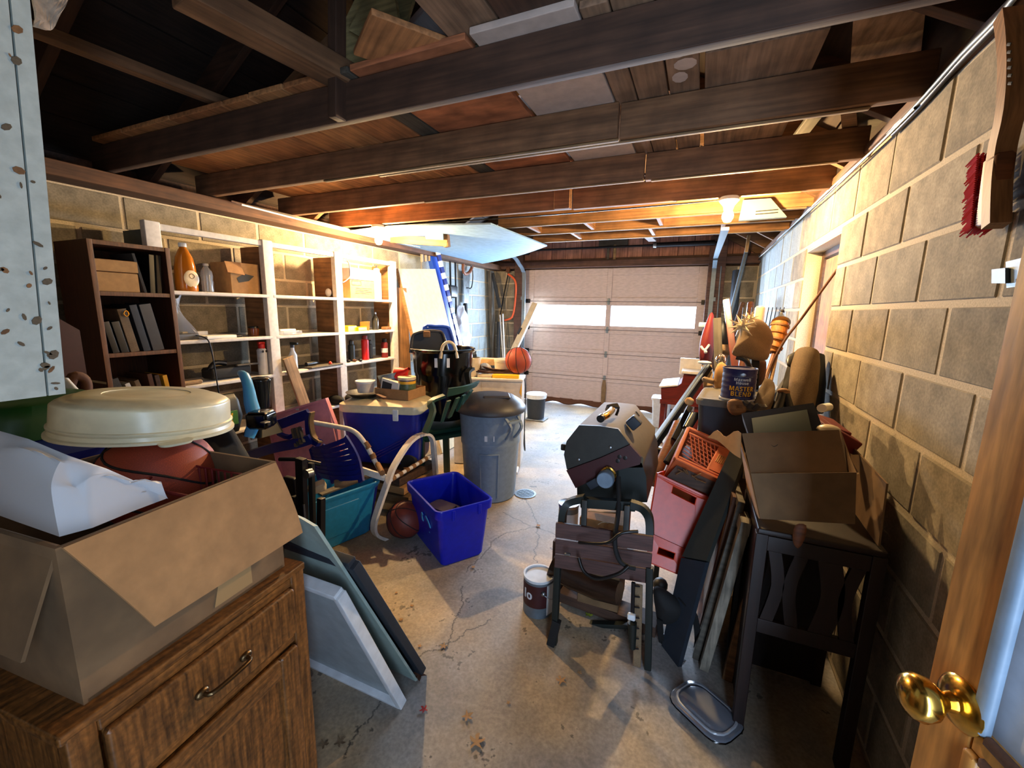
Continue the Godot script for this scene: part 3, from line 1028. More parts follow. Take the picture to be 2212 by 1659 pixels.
	single("green_plank", geo().sheet(Vector3(-0.747, 2.235, -1.337), Vector3(-0.408, 2.235, -1.315), Vector3(-0.408, 2.235, -1.387), Vector3(-0.75, 2.235, -1.386), -0.018), mat("green_paint", Color(0.42, 0.47, 0.4), 0.8, "dust", Vector3.ONE * 3.0), "pale green painted board lying flat on the front joist over the camera", "plank")
	# pale plywood standing in the attic, seen through the gap by the post
	single("plywood_sheet", geo().prism([Vector3(-1.868, 2.331, -1.5), Vector3(-1.692, 2.435, -1.5), Vector3(-1.429, 2.572, -1.5), Vector3(-1.326, 2.681, -1.5), Vector3(-1.064, 2.614, -1.5), Vector3(-1.138, 2.475, -1.5), Vector3(-1.307, 2.367, -1.5), Vector3(-1.509, 2.277, -1.5)], Vector3(0, 0, -0.014)), M.pale_ply, "pale plywood offcut standing in the attic behind the dark post", "plywood", "plywood sheets in the attic")
	single("plywood_sheet", geo().prism([Vector3(-1.367, 2.494, -1.45), Vector3(-1.297, 2.565, -1.45), Vector3(-1.142, 2.581, -1.45), Vector3(-1.121, 2.455, -1.45), Vector3(-1.259, 2.427, -1.45)], Vector3(0, 0, -0.014)), M.pale_ply, "smaller pale plywood offcut in front of the bigger one, right of the dark post", "plywood", "plywood sheets in the attic")
	for k in 2:
		plank("attic_stick", Vector3(-0.72 + 0.1 * k, 2.4, -1.1), Vector3(-0.52 + 0.09 * k, 2.34, -1.2), 0.03, 0.02, Vector3.UP, M.pale_wood)
		tag(get_child(-1), ["short pale stick lying on the boards over the camera", "second short pale stick beside it on the boards over the camera"][k], "stick", "pale sticks over the camera")
	# right hand bits between the joists
	single("hanging_plywood", geo().sheet(Vector3(0.308, 2.252, -1.569), Vector3(0.469, 2.252, -1.591), Vector3(0.617, 2.262, -2.054), Vector3(0.422, 2.252, -2.056), -0.012), mat("bare_ply", Color(0.78, 0.64, 0.53), 0.85, "grain", Vector3(3, 3, 0.5), 0.03, 0.0, "blotch", 2.0), "bowed brown plywood offcut between the front joists at the right wall", "plywood")
	single("green_board", geo().sheet(Vector3(0.073, 2.32, -1.77), Vector3(0.178, 2.32, -1.766), Vector3(0.193, 2.32, -1.97), Vector3(0.083, 2.32, -1.958), -0.012), mat("mint", Color(0.5, 0.6, 0.5), 0.8, "blotch", Vector3.ONE * 4.0), "mildewed mint green board above the joists on the right", "board")
	plank("attic_stick", Vector3(0.05, 2.3, -1.727), Vector3(0.05, 2.3, -1.902), 0.035, 0.02, Vector3.UP, M.grey_wood)
	tag(get_child(-1), "grey stick crossing the dark gap beside the mint green board", "stick")
	single("scrap_board", geo().sheet(Vector3(0.469, 2.25, -2.338), Vector3(0.626, 2.25, -2.303), Vector3(0.832, 2.25, -2.932), Vector3(0.639, 2.25, -2.967), -0.015), M.grey_wood, "grey scrap board with pencil marks at the right wall between joists", "board")
	var sb := thing("scribbled_board", "narrow board with handwritten letters between the joists by the right wall", "board")
	part("board", geo().sheet(Vector3(0.457, 2.235, -2.294), Vector3(0.506, 2.235, -2.282), Vector3(0.678, 2.235, -2.882), Vector3(0.621, 2.235, -2.904), -0.012), M.deck3, sb)
	words("BING", 0.035, M.ink, Transform3D(Basis(Vector3(0.1, 0, -1).normalized(), Vector3(1, 0, 0.1).normalized(), Vector3.DOWN), Vector3(0.556, 2.228, -2.569)), sb)
	plank("attic_board", Vector3(0.339, 2.26, -2.775), Vector3(0.388, 2.3, -2.436), 0.06, 0.02, Vector3.UP, M.grey_wood)
	tag(get_child(-1), "grey board slanting up through the lit gap near the right wall", "board")
	# rear trusses: three joists with short blocks between, beyond the bulbs
	var tz := [-3.36, -3.74, -4.17]
	var tx := [-1.62, -1.62, -1.62]
	for i in 3:
		var t := thing("rear_joist", ["orange joist just behind the bulbs, right of the pale board", "middle orange joist of the three at the rear", "hindmost orange joist, in front of the gable boards"][i], "joist", "orange rear joists")
		plank("beam", Vector3(tx[i], 2.165, tz[i]), Vector3(XR - 0.005, 2.165, tz[i]), 0.04, 0.13, Vector3.UP, M.joist_light, t)
		plank("edge_strip", Vector3(tx[i], 2.095, tz[i]), Vector3(XR - 0.05, 2.095, tz[i]), 0.03, 0.01, Vector3.UP, M.pale_wood, t)  # pale strip stands in for the lit underside of the joist
	var bi := -1
	for q in [[0, -1.38], [0, -0.9], [0, -0.35], [1, -1.12], [1, -0.45], [1, 0.1]]:
		bi += 1
		plank("joist_block", Vector3(q[1], 2.165, tz[q[0]] - 0.022), Vector3(q[1], 2.165, tz[q[0] + 1] + 0.022), 0.03, 0.13, Vector3.UP, M.joist_light)
		tag(get_child(-1), [["leftmost", "middle", "rightmost"][bi % 3] + " of the short wooden blocks bridging the front pair of orange rear joists", ["leftmost", "middle", "rightmost"][bi % 3] + " of the short wooden blocks bridging the back pair of orange rear joists"][q[0]], "block", ["blocks between the front pair of rear joists", "blocks between the back pair of rear joists"][q[0]])
	for q in [[-0.95, -4.9], [-0.75, -5.5]]:
		plank("cross_tie", Vector3(q[0], 2.27, -3.1), Vector3(q[0] + 0.14, 2.27, q[1]), 0.09, 0.03, Vector3.UP, M.dark_wood)
		tag(get_child(-1), "dark tie board running back above the orange rear joists" + (", left of the two" if q[0] < -0.9 else ", right of the two"), "board", "dark tie boards at the rear")
	# pale insulating board nailed under the rear joists, sagging at the back corner
	var fb := thing("insulation_board", "large pale blue insulation board sagging under the rear joists by the left wall", "insulation board")
	part("board", geo().field(func(u, v):
		var x := lerpf(-3.02, -1.5, v)
		var z := lerpf(-2.97, lerpf(-5.6, -4.25, v), u)
		return Vector3(x, 2.075 + 0.02 * sin(v * 4.0) - 0.05 * u * sin(PI * v) + 0.02 * u * v, z), 14, 12, 0.012), M.foam_board, fb)
	var of := thing("lumber_corner", "orange lumber corner hanging below the pale insulation board by the left bulb", "lumber")
	plank("rail", Vector3(-2.744, 2.062, -3.35), Vector3(-2.114, 2, -3.35), 0.03, 0.07, Vector3.UP, M.joist_light, of)
	plank("upright", Vector3(-2.148, 2.161, -3.36), Vector3(-2.13, 1.963, -3.36), 0.04, 0.05, Vector3.RIGHT, M.joist_light, of)
	single("foam_offcut", geo().sheet(Vector3(-2.338, 2.13, -3.3), Vector3(-2.143, 2.142, -3.3), Vector3(-2.135, 2.017, -3.3), Vector3(-2.315, 2.034, -3.3), -0.012), M.foam_board, "small pale foam offcut with faint print above the orange lumber corner", "foam offcut")
	var fr := thing("foam_offcut", "pale foam board with printed letters behind the right bulb", "foam offcut")
	part("board", geo().prism([Vector3(0.186, 2.158, -3.3), Vector3(0.344, 2.156, -3.3), Vector3(0.446, 2.036, -3.3), Vector3(0.174, 2.031, -3.3)], Vector3(0, 0, -0.042)), mat("foam_dull", Color(0.42, 0.48, 0.47), 0.8), fr)
	for k in 2: part("print_line", geo().rod(Vector3(0.267, 2.062, -3.297) + Vector3(0, 0.018 * k, 0), Vector3(0.392, 2.065, -3.297) + Vector3(0, 0.018 * k, 0), 0.002, 0.006, Vector3.UP, 0.0), M.ink, fr)
	# white lining strip along the top of the left wall
	single("lining_strip", geo().field(func(u, v): return Vector3(-2.9 + 0.1 * v - 0.06 * sin(u * 3.0) * v, 2.1 - 0.03 * v, lerpf(-1.95, -3.9, u)), 12, 3, 0.01), M.white_paint, "white lining strip lying along the plate over the left shelves", "lining strip")
	# light bulbs on the fourth joist
	for s in [0, 1]:
		var at: Vector3 = [Vector3(-2.527, 1.972, -2.925), Vector3(0.093, 1.987, -2.925)][s]
		var t := thing("light_bulb", ["bare lit bulb on the fourth joist over the left shelves", "bare lit bulb on the fourth joist beside the right wall"][s], "bulb", "bare bulbs")
		part("lampholder", geo().lathe([[0.0, 0.0], [0.05, 0.0], [0.055, 0.02], [0.03, 0.05], [0.024, 0.075]], Vector3(at.x, 2.096, at.z), 20, Basis(Vector3.RIGHT, PI)), M.white_plastic, t)
		part("bulb", geo().lathe([[0.0, -0.04], [0.02, -0.035], [0.031, -0.015], [0.033, 0.0], [0.028, 0.018], [0.016, 0.035], [0.014, 0.05], [0.0, 0.052]], at + Vector3(0, 0.005, 0), 18), M.bulb, t)
		var l := OmniLight3D.new()
		l.name = "bulb_light"
		l.light_color = Color(1.0, 0.83, 0.58)
		l.light_energy = [4.2, 2.9][s]
		l.omni_range = 12.0
		l.omni_attenuation = 2.0
		l.light_size = 0.03
		l.shadow_enabled = true
		l.position = at
		add_child(l, true)
	# cables along the top of the right wall
	var path := []
	for z in [-6.1, -5.2, -4.4, -3.6, -2.9, -2.3, -1.9]: path.append(z)
	for k in 3:
		var pts := []
		for i in path.size(): pts.append(Vector3(XR - 0.012 - 0.008 * k, 2.112 - 0.016 * k + 0.008 * sin(i * 1.7 + k * 2.0), path[i]))
		single("wall_cable", geo().tube(pts, 0.005, 6, false, 3), [M.white_plastic, M.paper, M.black][k], ["white cable stapled along the top of the right wall", "pale second cable just under the white one on the right wall", "black cable drooping below the pale ones on the right wall"][k], "cable", "cables on the right wall")
	for k in 2:
		single("cable_bundle", geo().tube([Vector3(0.58, 2.089, -2.062), Vector3(0.58, 2.101, -1.841), Vector3(0.58, 2.117, -1.641), Vector3(0.575, 2.112, -1.49), Vector3(0.57, 2.117, -1.408)], 0.007, 8, false, 4) if k == 0 else geo().tube([Vector3(0.59, 2.082, -2.11), Vector3(0.59, 2.091, -1.896), Vector3(0.59, 2.111, -1.686), Vector3(0.58, 2.107, -1.449)], 0.009, 8, false, 4), M.galvanised if k == 0 else M.dark_steel, ["grey conduit rising along the top of the right wall near the brush", "dark pipe under the grey conduit on the right wall near the brush"][k], "conduit")
	single("joist_wire", geo().tube([Vector3(-2.5, 2.09, -2.95), Vector3(-1.7, 2.085, -2.955), Vector3(-0.9, 2.08, -2.955), Vector3(0.1, 2.09, -2.955)], 0.004, 6, false, 4), M.black, "thin black wire strung between the bulbs along the fourth joist", "wire")
	# odds and ends in the right rear corner
	single("corner_conduit", geo().tube([Vector3(0.186, 2.04, -6.12), Vector3(0.289, 2.06, -6.12), Vector3(0.592, 2.068, -6.12), Vector3(XR - 0.03, 2.12, -6.05)], 0.01, 8, false, 3), M.galvanised, "grey conduit bending across the top of the right rear corner", "conduit")
	single("down_conduit", geo().tube([Vector3(0.177, 2.01, -6.1), Vector3(0.18, 1.753, -6.1), Vector3(0.191, 1.287, -6.1)], 0.009), M.galvanised, "thin grey conduit running down beside the right door jamb", "conduit")
	for k in 2:
		plank("truss_strut", [Vector3(0.404, 2.108, -5.6), Vector3(0.259, 2.367, -5.7)][k], [Vector3(0.413, 2.292, -5.6), Vector3(0.768, 2.107, -5.7)][k], 0.035, 0.03, Vector3.BACK, M.pale_wood)
		tag(get_child(-1), ["upright pale stick standing in the right rear corner under the roof", "slanting pale strut under the roof in the right rear corner"][k], "stick")


# ---------------------------------------------------------------- left wall: shelves and what stands on them

func bottle(called: String, at: Vector3, prof: Array, body: Material, cap: Material, cap_h: float, cap_r: float, label: String, category := "bottle", group := "") -> Node3D:
	var t := thing(called, label, category, group)
	part("body", geo().lathe(prof, at, 20), body, t)
	if cap_h > 0.0:
		var top: float = prof[-1][1]
		part("cap", geo().lathe([[0.0, top - 0.002], [cap_r, top - 0.002], [cap_r, top + cap_h - 0.003], [cap_r - 0.003, top + cap_h], [0.0, top + cap_h]], at, 18), cap, t)
	return t


func can_prof(r: float, h: float) -> Array:
	return [[0.0, 0.0], [r - 0.003, 0.0], [r, 0.003], [r, h - 0.012], [r - 0.008, h - 0.002], [r - 0.012, h]]


func spray(at: Vector3, r: float, h: float, body: Material, cap: Material, label: String) -> Node3D:
	var t := thing("spray_can", label, "spray can", "spray cans on the shelves")
	part("body", geo().lathe(can_prof(r, h), at, 20), body, t)
	part("cap", geo().lathe([[0.0, h], [r * 0.72, h], [r * 0.7, h + 0.03], [r * 0.45, h + 0.036], [0.0, h + 0.036]], at, 16), cap, t)
	return t


func book(a: Vector3, h: float, depth: float, th: float, lean: float, m: Material, label: String, called := "binder", cat := "binder", group := "") -> Node3D:
	# stands on a with its spine towards +x; th along z; leaning towards -z by lean degrees
	var t := thing(called, label, cat, group)
	var b := Basis(Vector3.RIGHT, deg_to_rad(-lean))
	var c := a + b * Vector3(-depth / 2, h / 2, 0)
	part("cover", geo().box(c + b * Vector3(0, 0, th / 2 - 0.001), Vector3(depth, h, 0.002), 0.0005, b).box(c - b * Vector3(0, 0, th / 2 - 0.001), Vector3(depth, h, 0.002), 0.0005, b).box(c + b * Vector3(depth / 2, 0, 0), Vector3(0.003, h, th), 0.001, b), m, t)
	part("pages", geo().box(c - b * Vector3(0.006, 0.002, 0), Vector3(depth - 0.015, h - 0.012, th - 0.006), 0.001, b), M.paper, t)
	return t


func left_side() -> void:
	# white shelving: four uprights of two posts with a brown panel, shelves between
	var xf := -2.75
	var xb := -3.02
	var zs := [-1.4, -2.07, -2.69, -3.38]
	var t := thing("shelving_unit", "white painted wooden shelving along the left wall", "shelving")
	for i in 4:
		part("upright", geo().box(Vector3(xf - 0.02, 0.93, zs[i]), Vector3(0.045, 1.86, 0.075), 0.004), M.white_paint, t)
		part("side_panel", geo().box(Vector3((xf + xb) / 2 - 0.02, 0.92, zs[i] + (0.0 if i < 3 else -0.02)), Vector3(xf - xb - 0.04, 1.8, 0.022), 0.002), M.tan_wood if i > 0 else mat("grey_green", Color(0.33, 0.36, 0.34), 0.8, "dust", Vector3.ONE * 2.0), t)
	for i in 3:
		for y in [1.835, 1.495, 1.21, 0.94, 0.6, 0.12]:
			if y == 1.835:
				part("top_rail", geo().box(Vector3(xf - 0.02, y, (zs[i] + zs[i + 1]) / 2), Vector3(0.03, 0.035, zs[i] - zs[i + 1] - 0.076), 0.003), M.white_paint, t)
			else:
				part("shelf", geo().box(Vector3((xf + xb) / 2 - 0.006, y - 0.011, (zs[i] + zs[i + 1]) / 2), Vector3(xf - xb + 0.02, 0.022, zs[i] - zs[i + 1] - 0.03), 0.003), M.white_paint, t)
	# bookcase of dark veneer in front of the first upright
	var b := thing("bookcase", "narrow dark brown veneer bookcase standing left of the white shelving", "bookcase")
	var bx := -2.52
	var z0 := -1.03
	var z1 := -1.335
	for z in [z0, z1]:
		part("side", geo().box(Vector3(bx - 0.15, 0.85, z), Vector3(0.3, 1.7, 0.018), 0.002), M.veneer, b)
		part("edge_band", geo().box(Vector3(bx + 0.002, 0.85, z), Vector3(0.004, 1.7, 0.02), 0.001), M.veneer_edge, b)
	for y in [1.69, 1.462, 1.175, 0.86, 0.5, 0.06]:
		part("shelf", geo().box(Vector3(bx - 0.15, y, (z0 + z1) / 2), Vector3(0.3, 0.02, z0 - z1 - 0.018), 0.001), M.veneer_edge, b)
	part("back_panel", geo().box(Vector3(bx - 0.297, 0.85, (z0 + z1) / 2), Vector3(0.006, 1.68, z0 - z1 - 0.018), 0.0), M.veneer, b)
	# in the bookcase, top to bottom
	var y1 := 1.472
	var bx1 := thing("file_box", "tan cardboard file box on the bookcase's top shelf", "box")
	part("carton", geo().box(Vector3(bx - 0.13, y1 + 0.045, -1.13), Vector3(0.2, 0.09, 0.165), 0.003), M.card_light, bx1)
	part("lid", geo().box(Vector3(bx - 0.13, y1 + 0.12, -1.13), Vector3(0.206, 0.055, 0.17), 0.003), M.card_light, bx1)
	book(Vector3(bx - 0.03, y1, -1.235), 0.19, 0.2, 0.012, -10, M.grey_cloth, "grey folder leaning beside the tan file box", "folder", "folder")
	book(Vector3(bx - 0.03, y1, -1.265), 0.19, 0.2, 0.022, 4, M.black, "black book beside the grey folder on the bookcase's top shelf", "book", "book")
	book(Vector3(bx - 0.03, y1, -1.295), 0.19, 0.2, 0.02, 4, mat("speckled", Color(0.3, 0.26, 0.2), 0.7, "pitted", Vector3.ONE * 25.0), "speckled book at the right end of the bookcase's top shelf", "book", "book")
	var y2 := 1.185
	var sp := [[-1.075, 0.15, 0.025, "black", "low black binder at the left of the bookcase's middle shelf"], [-1.11, 0.15, 0.03, "black", "second low black binder on the bookcase's middle shelf"], [-1.15, 0.21, 0.035, "tan_cloth", "beige binder with a metal ring in the middle of the bookcase"], [-1.2, 0.23, 0.03, "slate", "dark grey binder right of the beige one"], [-1.25, 0.235, 0.05, "lid_grey", "thick black binder at the right of the bookcase's middle shelf"]]
	for q in sp:
		var o := book(Vector3(bx - 0.01, y2, q[0]), q[1], 0.23, q[2], -9, M[q[3]], q[4], "binder", "binder", "binders in the bookcase")
		if q[3] == "tan_cloth": part("ring", geo().tube([Vector3(bx, y2 + 0.185, q[0] + 0.01), Vector3(bx, y2 + 0.2, q[0] + 0.02), Vector3(bx, y2 + 0.185, q[0] + 0.03), Vector3(bx, y2 + 0.172, q[0] + 0.02)], 0.003, 6, true, 3), M.brass, o)
	var y3 := 0.87
	var bk := [[-1.07, 0.19, 0.012, "cream", "cream booklet at the left of the bookcase's third shelf"], [-1.1, 0.2, 0.03, "grey_cloth", "brown grey folder second from the left on the bookcase's third shelf"], [-1.14, 0.17, 0.02, "paper", "loose sheaf of pale papers on the bookcase's third shelf"], [-1.18, 0.18, 0.02, "tan_cloth", "curled tan folder in the middle of the bookcase's third shelf"], [-1.215, 0.2, 0.02, "rust", "brown book on the bookcase's third shelf"], [-1.245, 0.19, 0.02, "dark_wood", "dark brown book near the right of the bookcase's third shelf"], [-1.28, 0.185, 0.02, "gold", "yellow spined book at the right of the bookcase's third shelf"]]
	for i in bk.size():
		var q = bk[i]
		book(Vector3(bx - 0.01, y3, q[0]), q[1], 0.2, q[2], -14 if i < 4 else -6, M[q[3]], q[4], "book", "book", "papers and books on the bookcase's third shelf")
	# dark leaning stuff left of the bookcase
	single("dark_board", geo().sheet(Vector3(-2.78, 0.0, -0.86), Vector3(-2.95, 1.83, -0.9), Vector3(-2.95, 1.83, -1.0), Vector3(-2.78, 0.0, -1.0), 0.02), M.black, "black board standing between the bookcase and the left wall", "board")
	single("red_board", geo().sheet(Vector3(-2.44, 0.0, -0.82), Vector3(-2.48, 1.36, -0.86), Vector3(-2.48, 1.3, -0.93), Vector3(-2.44, 0.0, -0.92), 0.02), M.maroon, "dull red board leaning beside the bookcase, behind the peeling white door", "board")
	var pf := thing("oval_picture", "old oval framed picture standing low beside the bookcase", "picture")
	part("frame", geo().tube([Vector3(-2.15, 1.14, -0.773), Vector3(-2.15, 1.132, -0.799), Vector3(-2.15, 1.1, -0.806), Vector3(-2.15, 1.038, -0.793), Vector3(-2.15, 1.035, -0.763), Vector3(-2.15, 1.09, -0.754)], 0.02, 8, true, 3), M.rust, pf)
	part("backing", geo().prism([Vector3(-2.15, 1.132, -0.772), Vector3(-2.15, 1.124, -0.798), Vector3(-2.15, 1.042, -0.793), Vector3(-2.15, 1.04, -0.764), Vector3(-2.15, 1.09, -0.757)], Vector3(-0.01, 0, 0)), M.dark_wood, pf)
	single("dark_crate", geo().box(Vector3(-2.18, 0.52, -0.86), Vector3(0.2, 1.04, 0.24), 0.008), M.dark_wood, "tall dark crate carrying the oval picture beside the bookcase", "crate")
	single("white_pipe", geo().tube([Vector3(-1.9, 1.165, -0.662), Vector3(-1.7, 1.06, -0.657)], 0.012), M.white_plastic, "white plastic pipe sticking up left of the cake carrier", "pipe")
	# shelf one, first bay
	var s1 := 1.495
	bottle("oil_jug", Vector3(-2.86, s1, -1.6), [[0.0, 0.0], [0.05, 0.0], [0.056, 0.006], [0.058, 0.06], [0.055, 0.13], [0.044, 0.2], [0.024, 0.245], [0.018, 0.252], [0.018, 0.262]], mat("oil_body", Color(0.62, 0.36, 0.08), 0.12), M.white_plastic, 0.022, 0.021, "large amber jug with a white cap and pale label on the top left shelf", "jug")
	part("label", geo().ball(Vector3(-2.806, s1 + 0.075, -1.6), 0.05, 18, Vector3(0.12, 1.0, 0.85)), M.cream, get_child(-1))
	part("ring_print", geo().tube([Vector3(-2.7995, s1 + 0.09, -1.585), Vector3(-2.7995, s1 + 0.105, -1.6), Vector3(-2.7995, s1 + 0.09, -1.615), Vector3(-2.7995, s1 + 0.075, -1.6)], 0.0015, 5, true, 4), M.tan_wood, get_child(-1))
	bottle("water_bottle", Vector3(-2.86, s1, -1.72), [[0.0, 0.0], [0.03, 0.0], [0.033, 0.01], [0.031, 0.04], [0.034, 0.06], [0.031, 0.08], [0.034, 0.1], [0.03, 0.13], [0.014, 0.155], [0.014, 0.165]], M.clear_plastic, M.white_plastic, 0.012, 0.016, "clear ribbed plastic bottle between the amber jug and the torn carton")
	single("dark_card", geo().box(Vector3(-2.9, s1 + 0.05, -1.66), Vector3(0.004, 0.1, 0.05), 0.001, Basis(Vector3.RIGHT, 0.3)), M.slate, "small dark card leaning behind the clear bottle", "card")
	var cb := thing("carton", "torn open brown carton with a dark hole on the top left shelf", "box")
	part("body", geo().box(Vector3(-2.9, s1 + 0.1, -1.93), Vector3(0.2, 0.2, 0.2), 0.004), M.card_light, cb)
	part("flap", geo().sheet(Vector3(-2.8, s1 + 0.2, -1.9), Vector3(-2.8, s1 + 0.2, -1.8), Vector3(-2.76, s1 + 0.13, -1.79), Vector3(-2.76, s1 + 0.12, -1.9), 0.004), M.card, cb)
	part("hole_shade", geo().prism([Vector3(-2.799, s1 + 0.1, -1.87), Vector3(-2.799, s1 + 0.13, -1.92), Vector3(-2.799, s1 + 0.12, -1.99), Vector3(-2.799, s1 + 0.085, -1.95), Vector3(-2.799, s1 + 0.07, -1.88)], Vector3(0.001, 0, 0)), M.black, cb)  # black patch on the solid box, painted as the shade inside the hole
	single("crumpled_paper", geo().ball(Vector3(-2.83, s1 + 0.02, -1.47), 0.02, 12, Vector3(1, 0.8, 1.6)), M.paper, "crumpled pale scrap at the left end of the top left shelf", "scrap")
	# shelf two, first bay
	var s2 := 1.21
	single("plastic_bag", geo().field(func(u, v): return Vector3(-2.88 + 0.06 * sin(u * 5.0 + v * 3.0), s2 + 0.26 - 0.26 * u + 0.02 * sin(v * 9.0), -1.45 - 0.12 * v - 0.05 * u), 10, 8, 0.003), M.bag_white, "pale plastic bag bunched up at the left of the second shelf", "bag")
	for q in [[-1.52, 0.035, 0.15, 0.13, "lid_grey", "grey flat case at the left of the second shelf", "case", "case"], [-1.7, 0.02, 0.2, 0.2, "paper", "stack of pale papers on the second shelf", "paper_stack", "papers"], [-1.62, 0.045, 0.1, 0.16, "cream", "cream box behind the grey case on the second shelf", "small_box", "box"]]:
		single(q[6], geo().box(Vector3(-2.85 - (0.07 if q[1] > 0.04 else 0.0), s2 + q[1] / 2, q[0]), Vector3(q[2], q[1], q[3]), 0.003, Basis(Vector3.UP, 0.12)), M[q[4]], q[5], q[7])
	single("dark_gadget", geo().box(Vector3(-2.82, s2 + 0.008, -1.83), Vector3(0.06, 0.016, 0.08), 0.005), M.black, "small black gadget lying right of the papers on the second shelf", "gadget")
	bottle("brown_jar", Vector3(-2.84, s2, -1.98), [[0.0, 0.0], [0.03, 0.0], [0.034, 0.005], [0.034, 0.05], [0.03, 0.055]], mat("amber", Color(0.42, 0.2, 0.08), 0.2), M.black, 0.012, 0.031, "squat brown jar at the right of the second shelf", "jar")
	single("slack_cable", geo().tube([Vector3(-2.83, s2 + 0.03, -1.55), Vector3(-2.74, s2 + 0.012, -1.6), Vector3(-2.725, s2 - 0.06, -1.62), Vector3(-2.73, 0.9, -1.64), Vector3(-2.73, 0.65, -1.66)], 0.004, 6, false, 5), M.black, "black cord hanging from the second shelf past the third", "cord")
	# shelf three, first bay
	var s3 := 0.94
	single("file_tool", geo().rod(Vector3(-2.78, s3 + 0.014, -1.42), Vector3(-2.78, s3 + 0.014, -1.58), 0.026, 0.026, Vector3.UP, 0.008), M.pale_wood, "pale wooden tool handle at the left of the third shelf", "handle")
	var pd := thing("power_tool", "dark power tool lying on the third shelf", "tool")
	part("body", geo().box(Vector3(-2.85, s3 + 0.045, -1.78), Vector3(0.12, 0.07, 0.26), 0.012), M.black_rubber, pd)
	part("grip", geo().tube([Vector3(-2.84, s3 + 0.06, -1.66), Vector3(-2.84, s3 + 0.11, -1.7), Vector3(-2.84, s3 + 0.1, -1.77)], 0.016, 8, false, 3), M.black, pd)
	part("strap", geo().box(Vector3(-2.79, s3 + 0.085, -1.88), Vector3(0.03, 0.012, 0.15), 0.004), M.grey_cloth, pd)
	spray(Vector3(-2.80, s3, -2.0), 0.031, 0.185, M.white_plastic, M.red, "white spray can with a red cap at the right of the third shelf")
	part("grip", geo().box(Vector3(-2.80, s3 + 0.22, -2.0), Vector3(0.02, 0.02, 0.05), 0.004), M.red, get_child(-1))
	for z in [-1.987, -2.013]: part("emblem", geo().ball(Vector3(-2.7685, s3 + 0.165, z), 0.009, 10, Vector3(0.12, 1, 1)), M.ink, get_child(-1))
	# second bay
	single("pegged_card", geo().box(Vector3(-2.78, s2 + 0.016, -2.22), Vector3(0.07, 0.03, 0.16), 0.004), M.clear_plastic, "clear plastic tray at the left of the middle bay's second shelf", "tray")
	single("white_blocks", geo().box(Vector3(-2.86, s2 + 0.02, -2.24), Vector3(0.08, 0.04, 0.14), 0.006), M.white_plastic, "white packet behind the clear tray in the middle bay", "packet")
	single("black_plug", geo().ball(Vector3(-2.93, s2 + 0.05, -2.22), 0.022, 12, Vector3(0.8, 1, 1)), M.black, "small black plug on the white packet in the middle bay", "plug")
	bottle("spray_bottle", Vector3(-2.83, s3, -2.27), [[0.0, 0.0], [0.028, 0.0], [0.03, 0.005], [0.03, 0.11], [0.014, 0.145], [0.012, 0.17]], M.white_plastic, M.lid_grey, 0.02, 0.014, "white trigger bottle behind the pale leaning board")
	part("trigger", geo().box(Vector3(-2.81, s3 + 0.2, -2.27), Vector3(0.075, 0.02, 0.018), 0.004), M.dark_green, get_child(-1))
	var tr := thing("tool_tray", "flat tray with odds and ends on the middle bay's third shelf", "tray")
	part("board", geo().box(Vector3(-2.82, s3 + 0.008, -2.5), Vector3(0.2, 0.014, 0.32), 0.003), M.grey_wood, tr)
	single("hand_drill", geo().tube([Vector3(-2.8, s3 + 0.03, -2.36), Vector3(-2.8, s3 + 0.035, -2.44), Vector3(-2.83, s3 + 0.03, -2.5)], [0.018, 0.016, 0.008], 10), M.black, "small black hand tool lying on the flat tray", "tool")
	single("orange_stopper", geo().lathe(can_prof(0.014, 0.025), Vector3(-2.75, s3 + 0.016, -2.55), 12), M.orange_red, "small orange cap on the flat tray", "cap")
	plank("pale_board", Vector3(-2.70, 0.35, -2.34), Vector3(-2.735, 1.05, -2.15), 0.09, 0.018, Vector3(1, 0.1, 0), M.pale_wood)
	tag(get_child(-1), "pale bare board leaning against the middle bay of the shelving", "board")
	single("round_socket", geo().lathe([[0.0, -0.01], [0.03, -0.008], [0.034, 0.0], [0.02, 0.01], [0.0, 0.012]], Vector3(-2.84, s1 + 0.04, -2.655), 18, Basis(Vector3.RIGHT, PI / 2)), M.white_plastic, "round white cap on the brown panel in the middle bay", "cap")
	# third bay
	var bt := thing("print_box", "pale printed cardboard box on the top shelf of the right bay", "box")
	part("body", geo().box(Vector3(-2.88, s1 + 0.09, -2.99), Vector3(0.2, 0.18, 0.3), 0.004), M.card_light, bt)
	part("lid", geo().box(Vector3(-2.878, s1 + 0.21, -2.99), Vector3(0.21, 0.1, 0.31), 0.006), M.white_enamel, bt)
	part("print_frame", geo().strip([Vector3(-2.779, s1 + 0.15, -2.86), Vector3(-2.779, s1 + 0.15, -2.97), Vector3(-2.779, s1 + 0.115, -2.97), Vector3(-2.779, s1 + 0.115, -2.86), Vector3(-2.779, s1 + 0.15, -2.86)], 0.002, 0.003, Vector3.RIGHT), M.ink, bt)
	for k in 4: part("print_line", geo().box(Vector3(-2.7795, s1 + 0.09 - 0.015 * k, -3.0 + 0.02 * (k % 2)), Vector3(0.001, 0.003, 0.2 - 0.03 * (k % 2)), 0.0), M.ink, bt)
	spray(Vector3(-2.82, s1, -3.22), 0.04, 0.25, M.white_enamel, M.white_plastic, "tall white canister at the right end of the top shelf")
	part("valve", geo().tube([Vector3(-2.82, s1 + 0.28, -3.22), Vector3(-2.82, s1 + 0.31, -3.22), Vector3(-2.82, s1 + 0.315, -3.2)], 0.008), M.steel, get_child(-1))
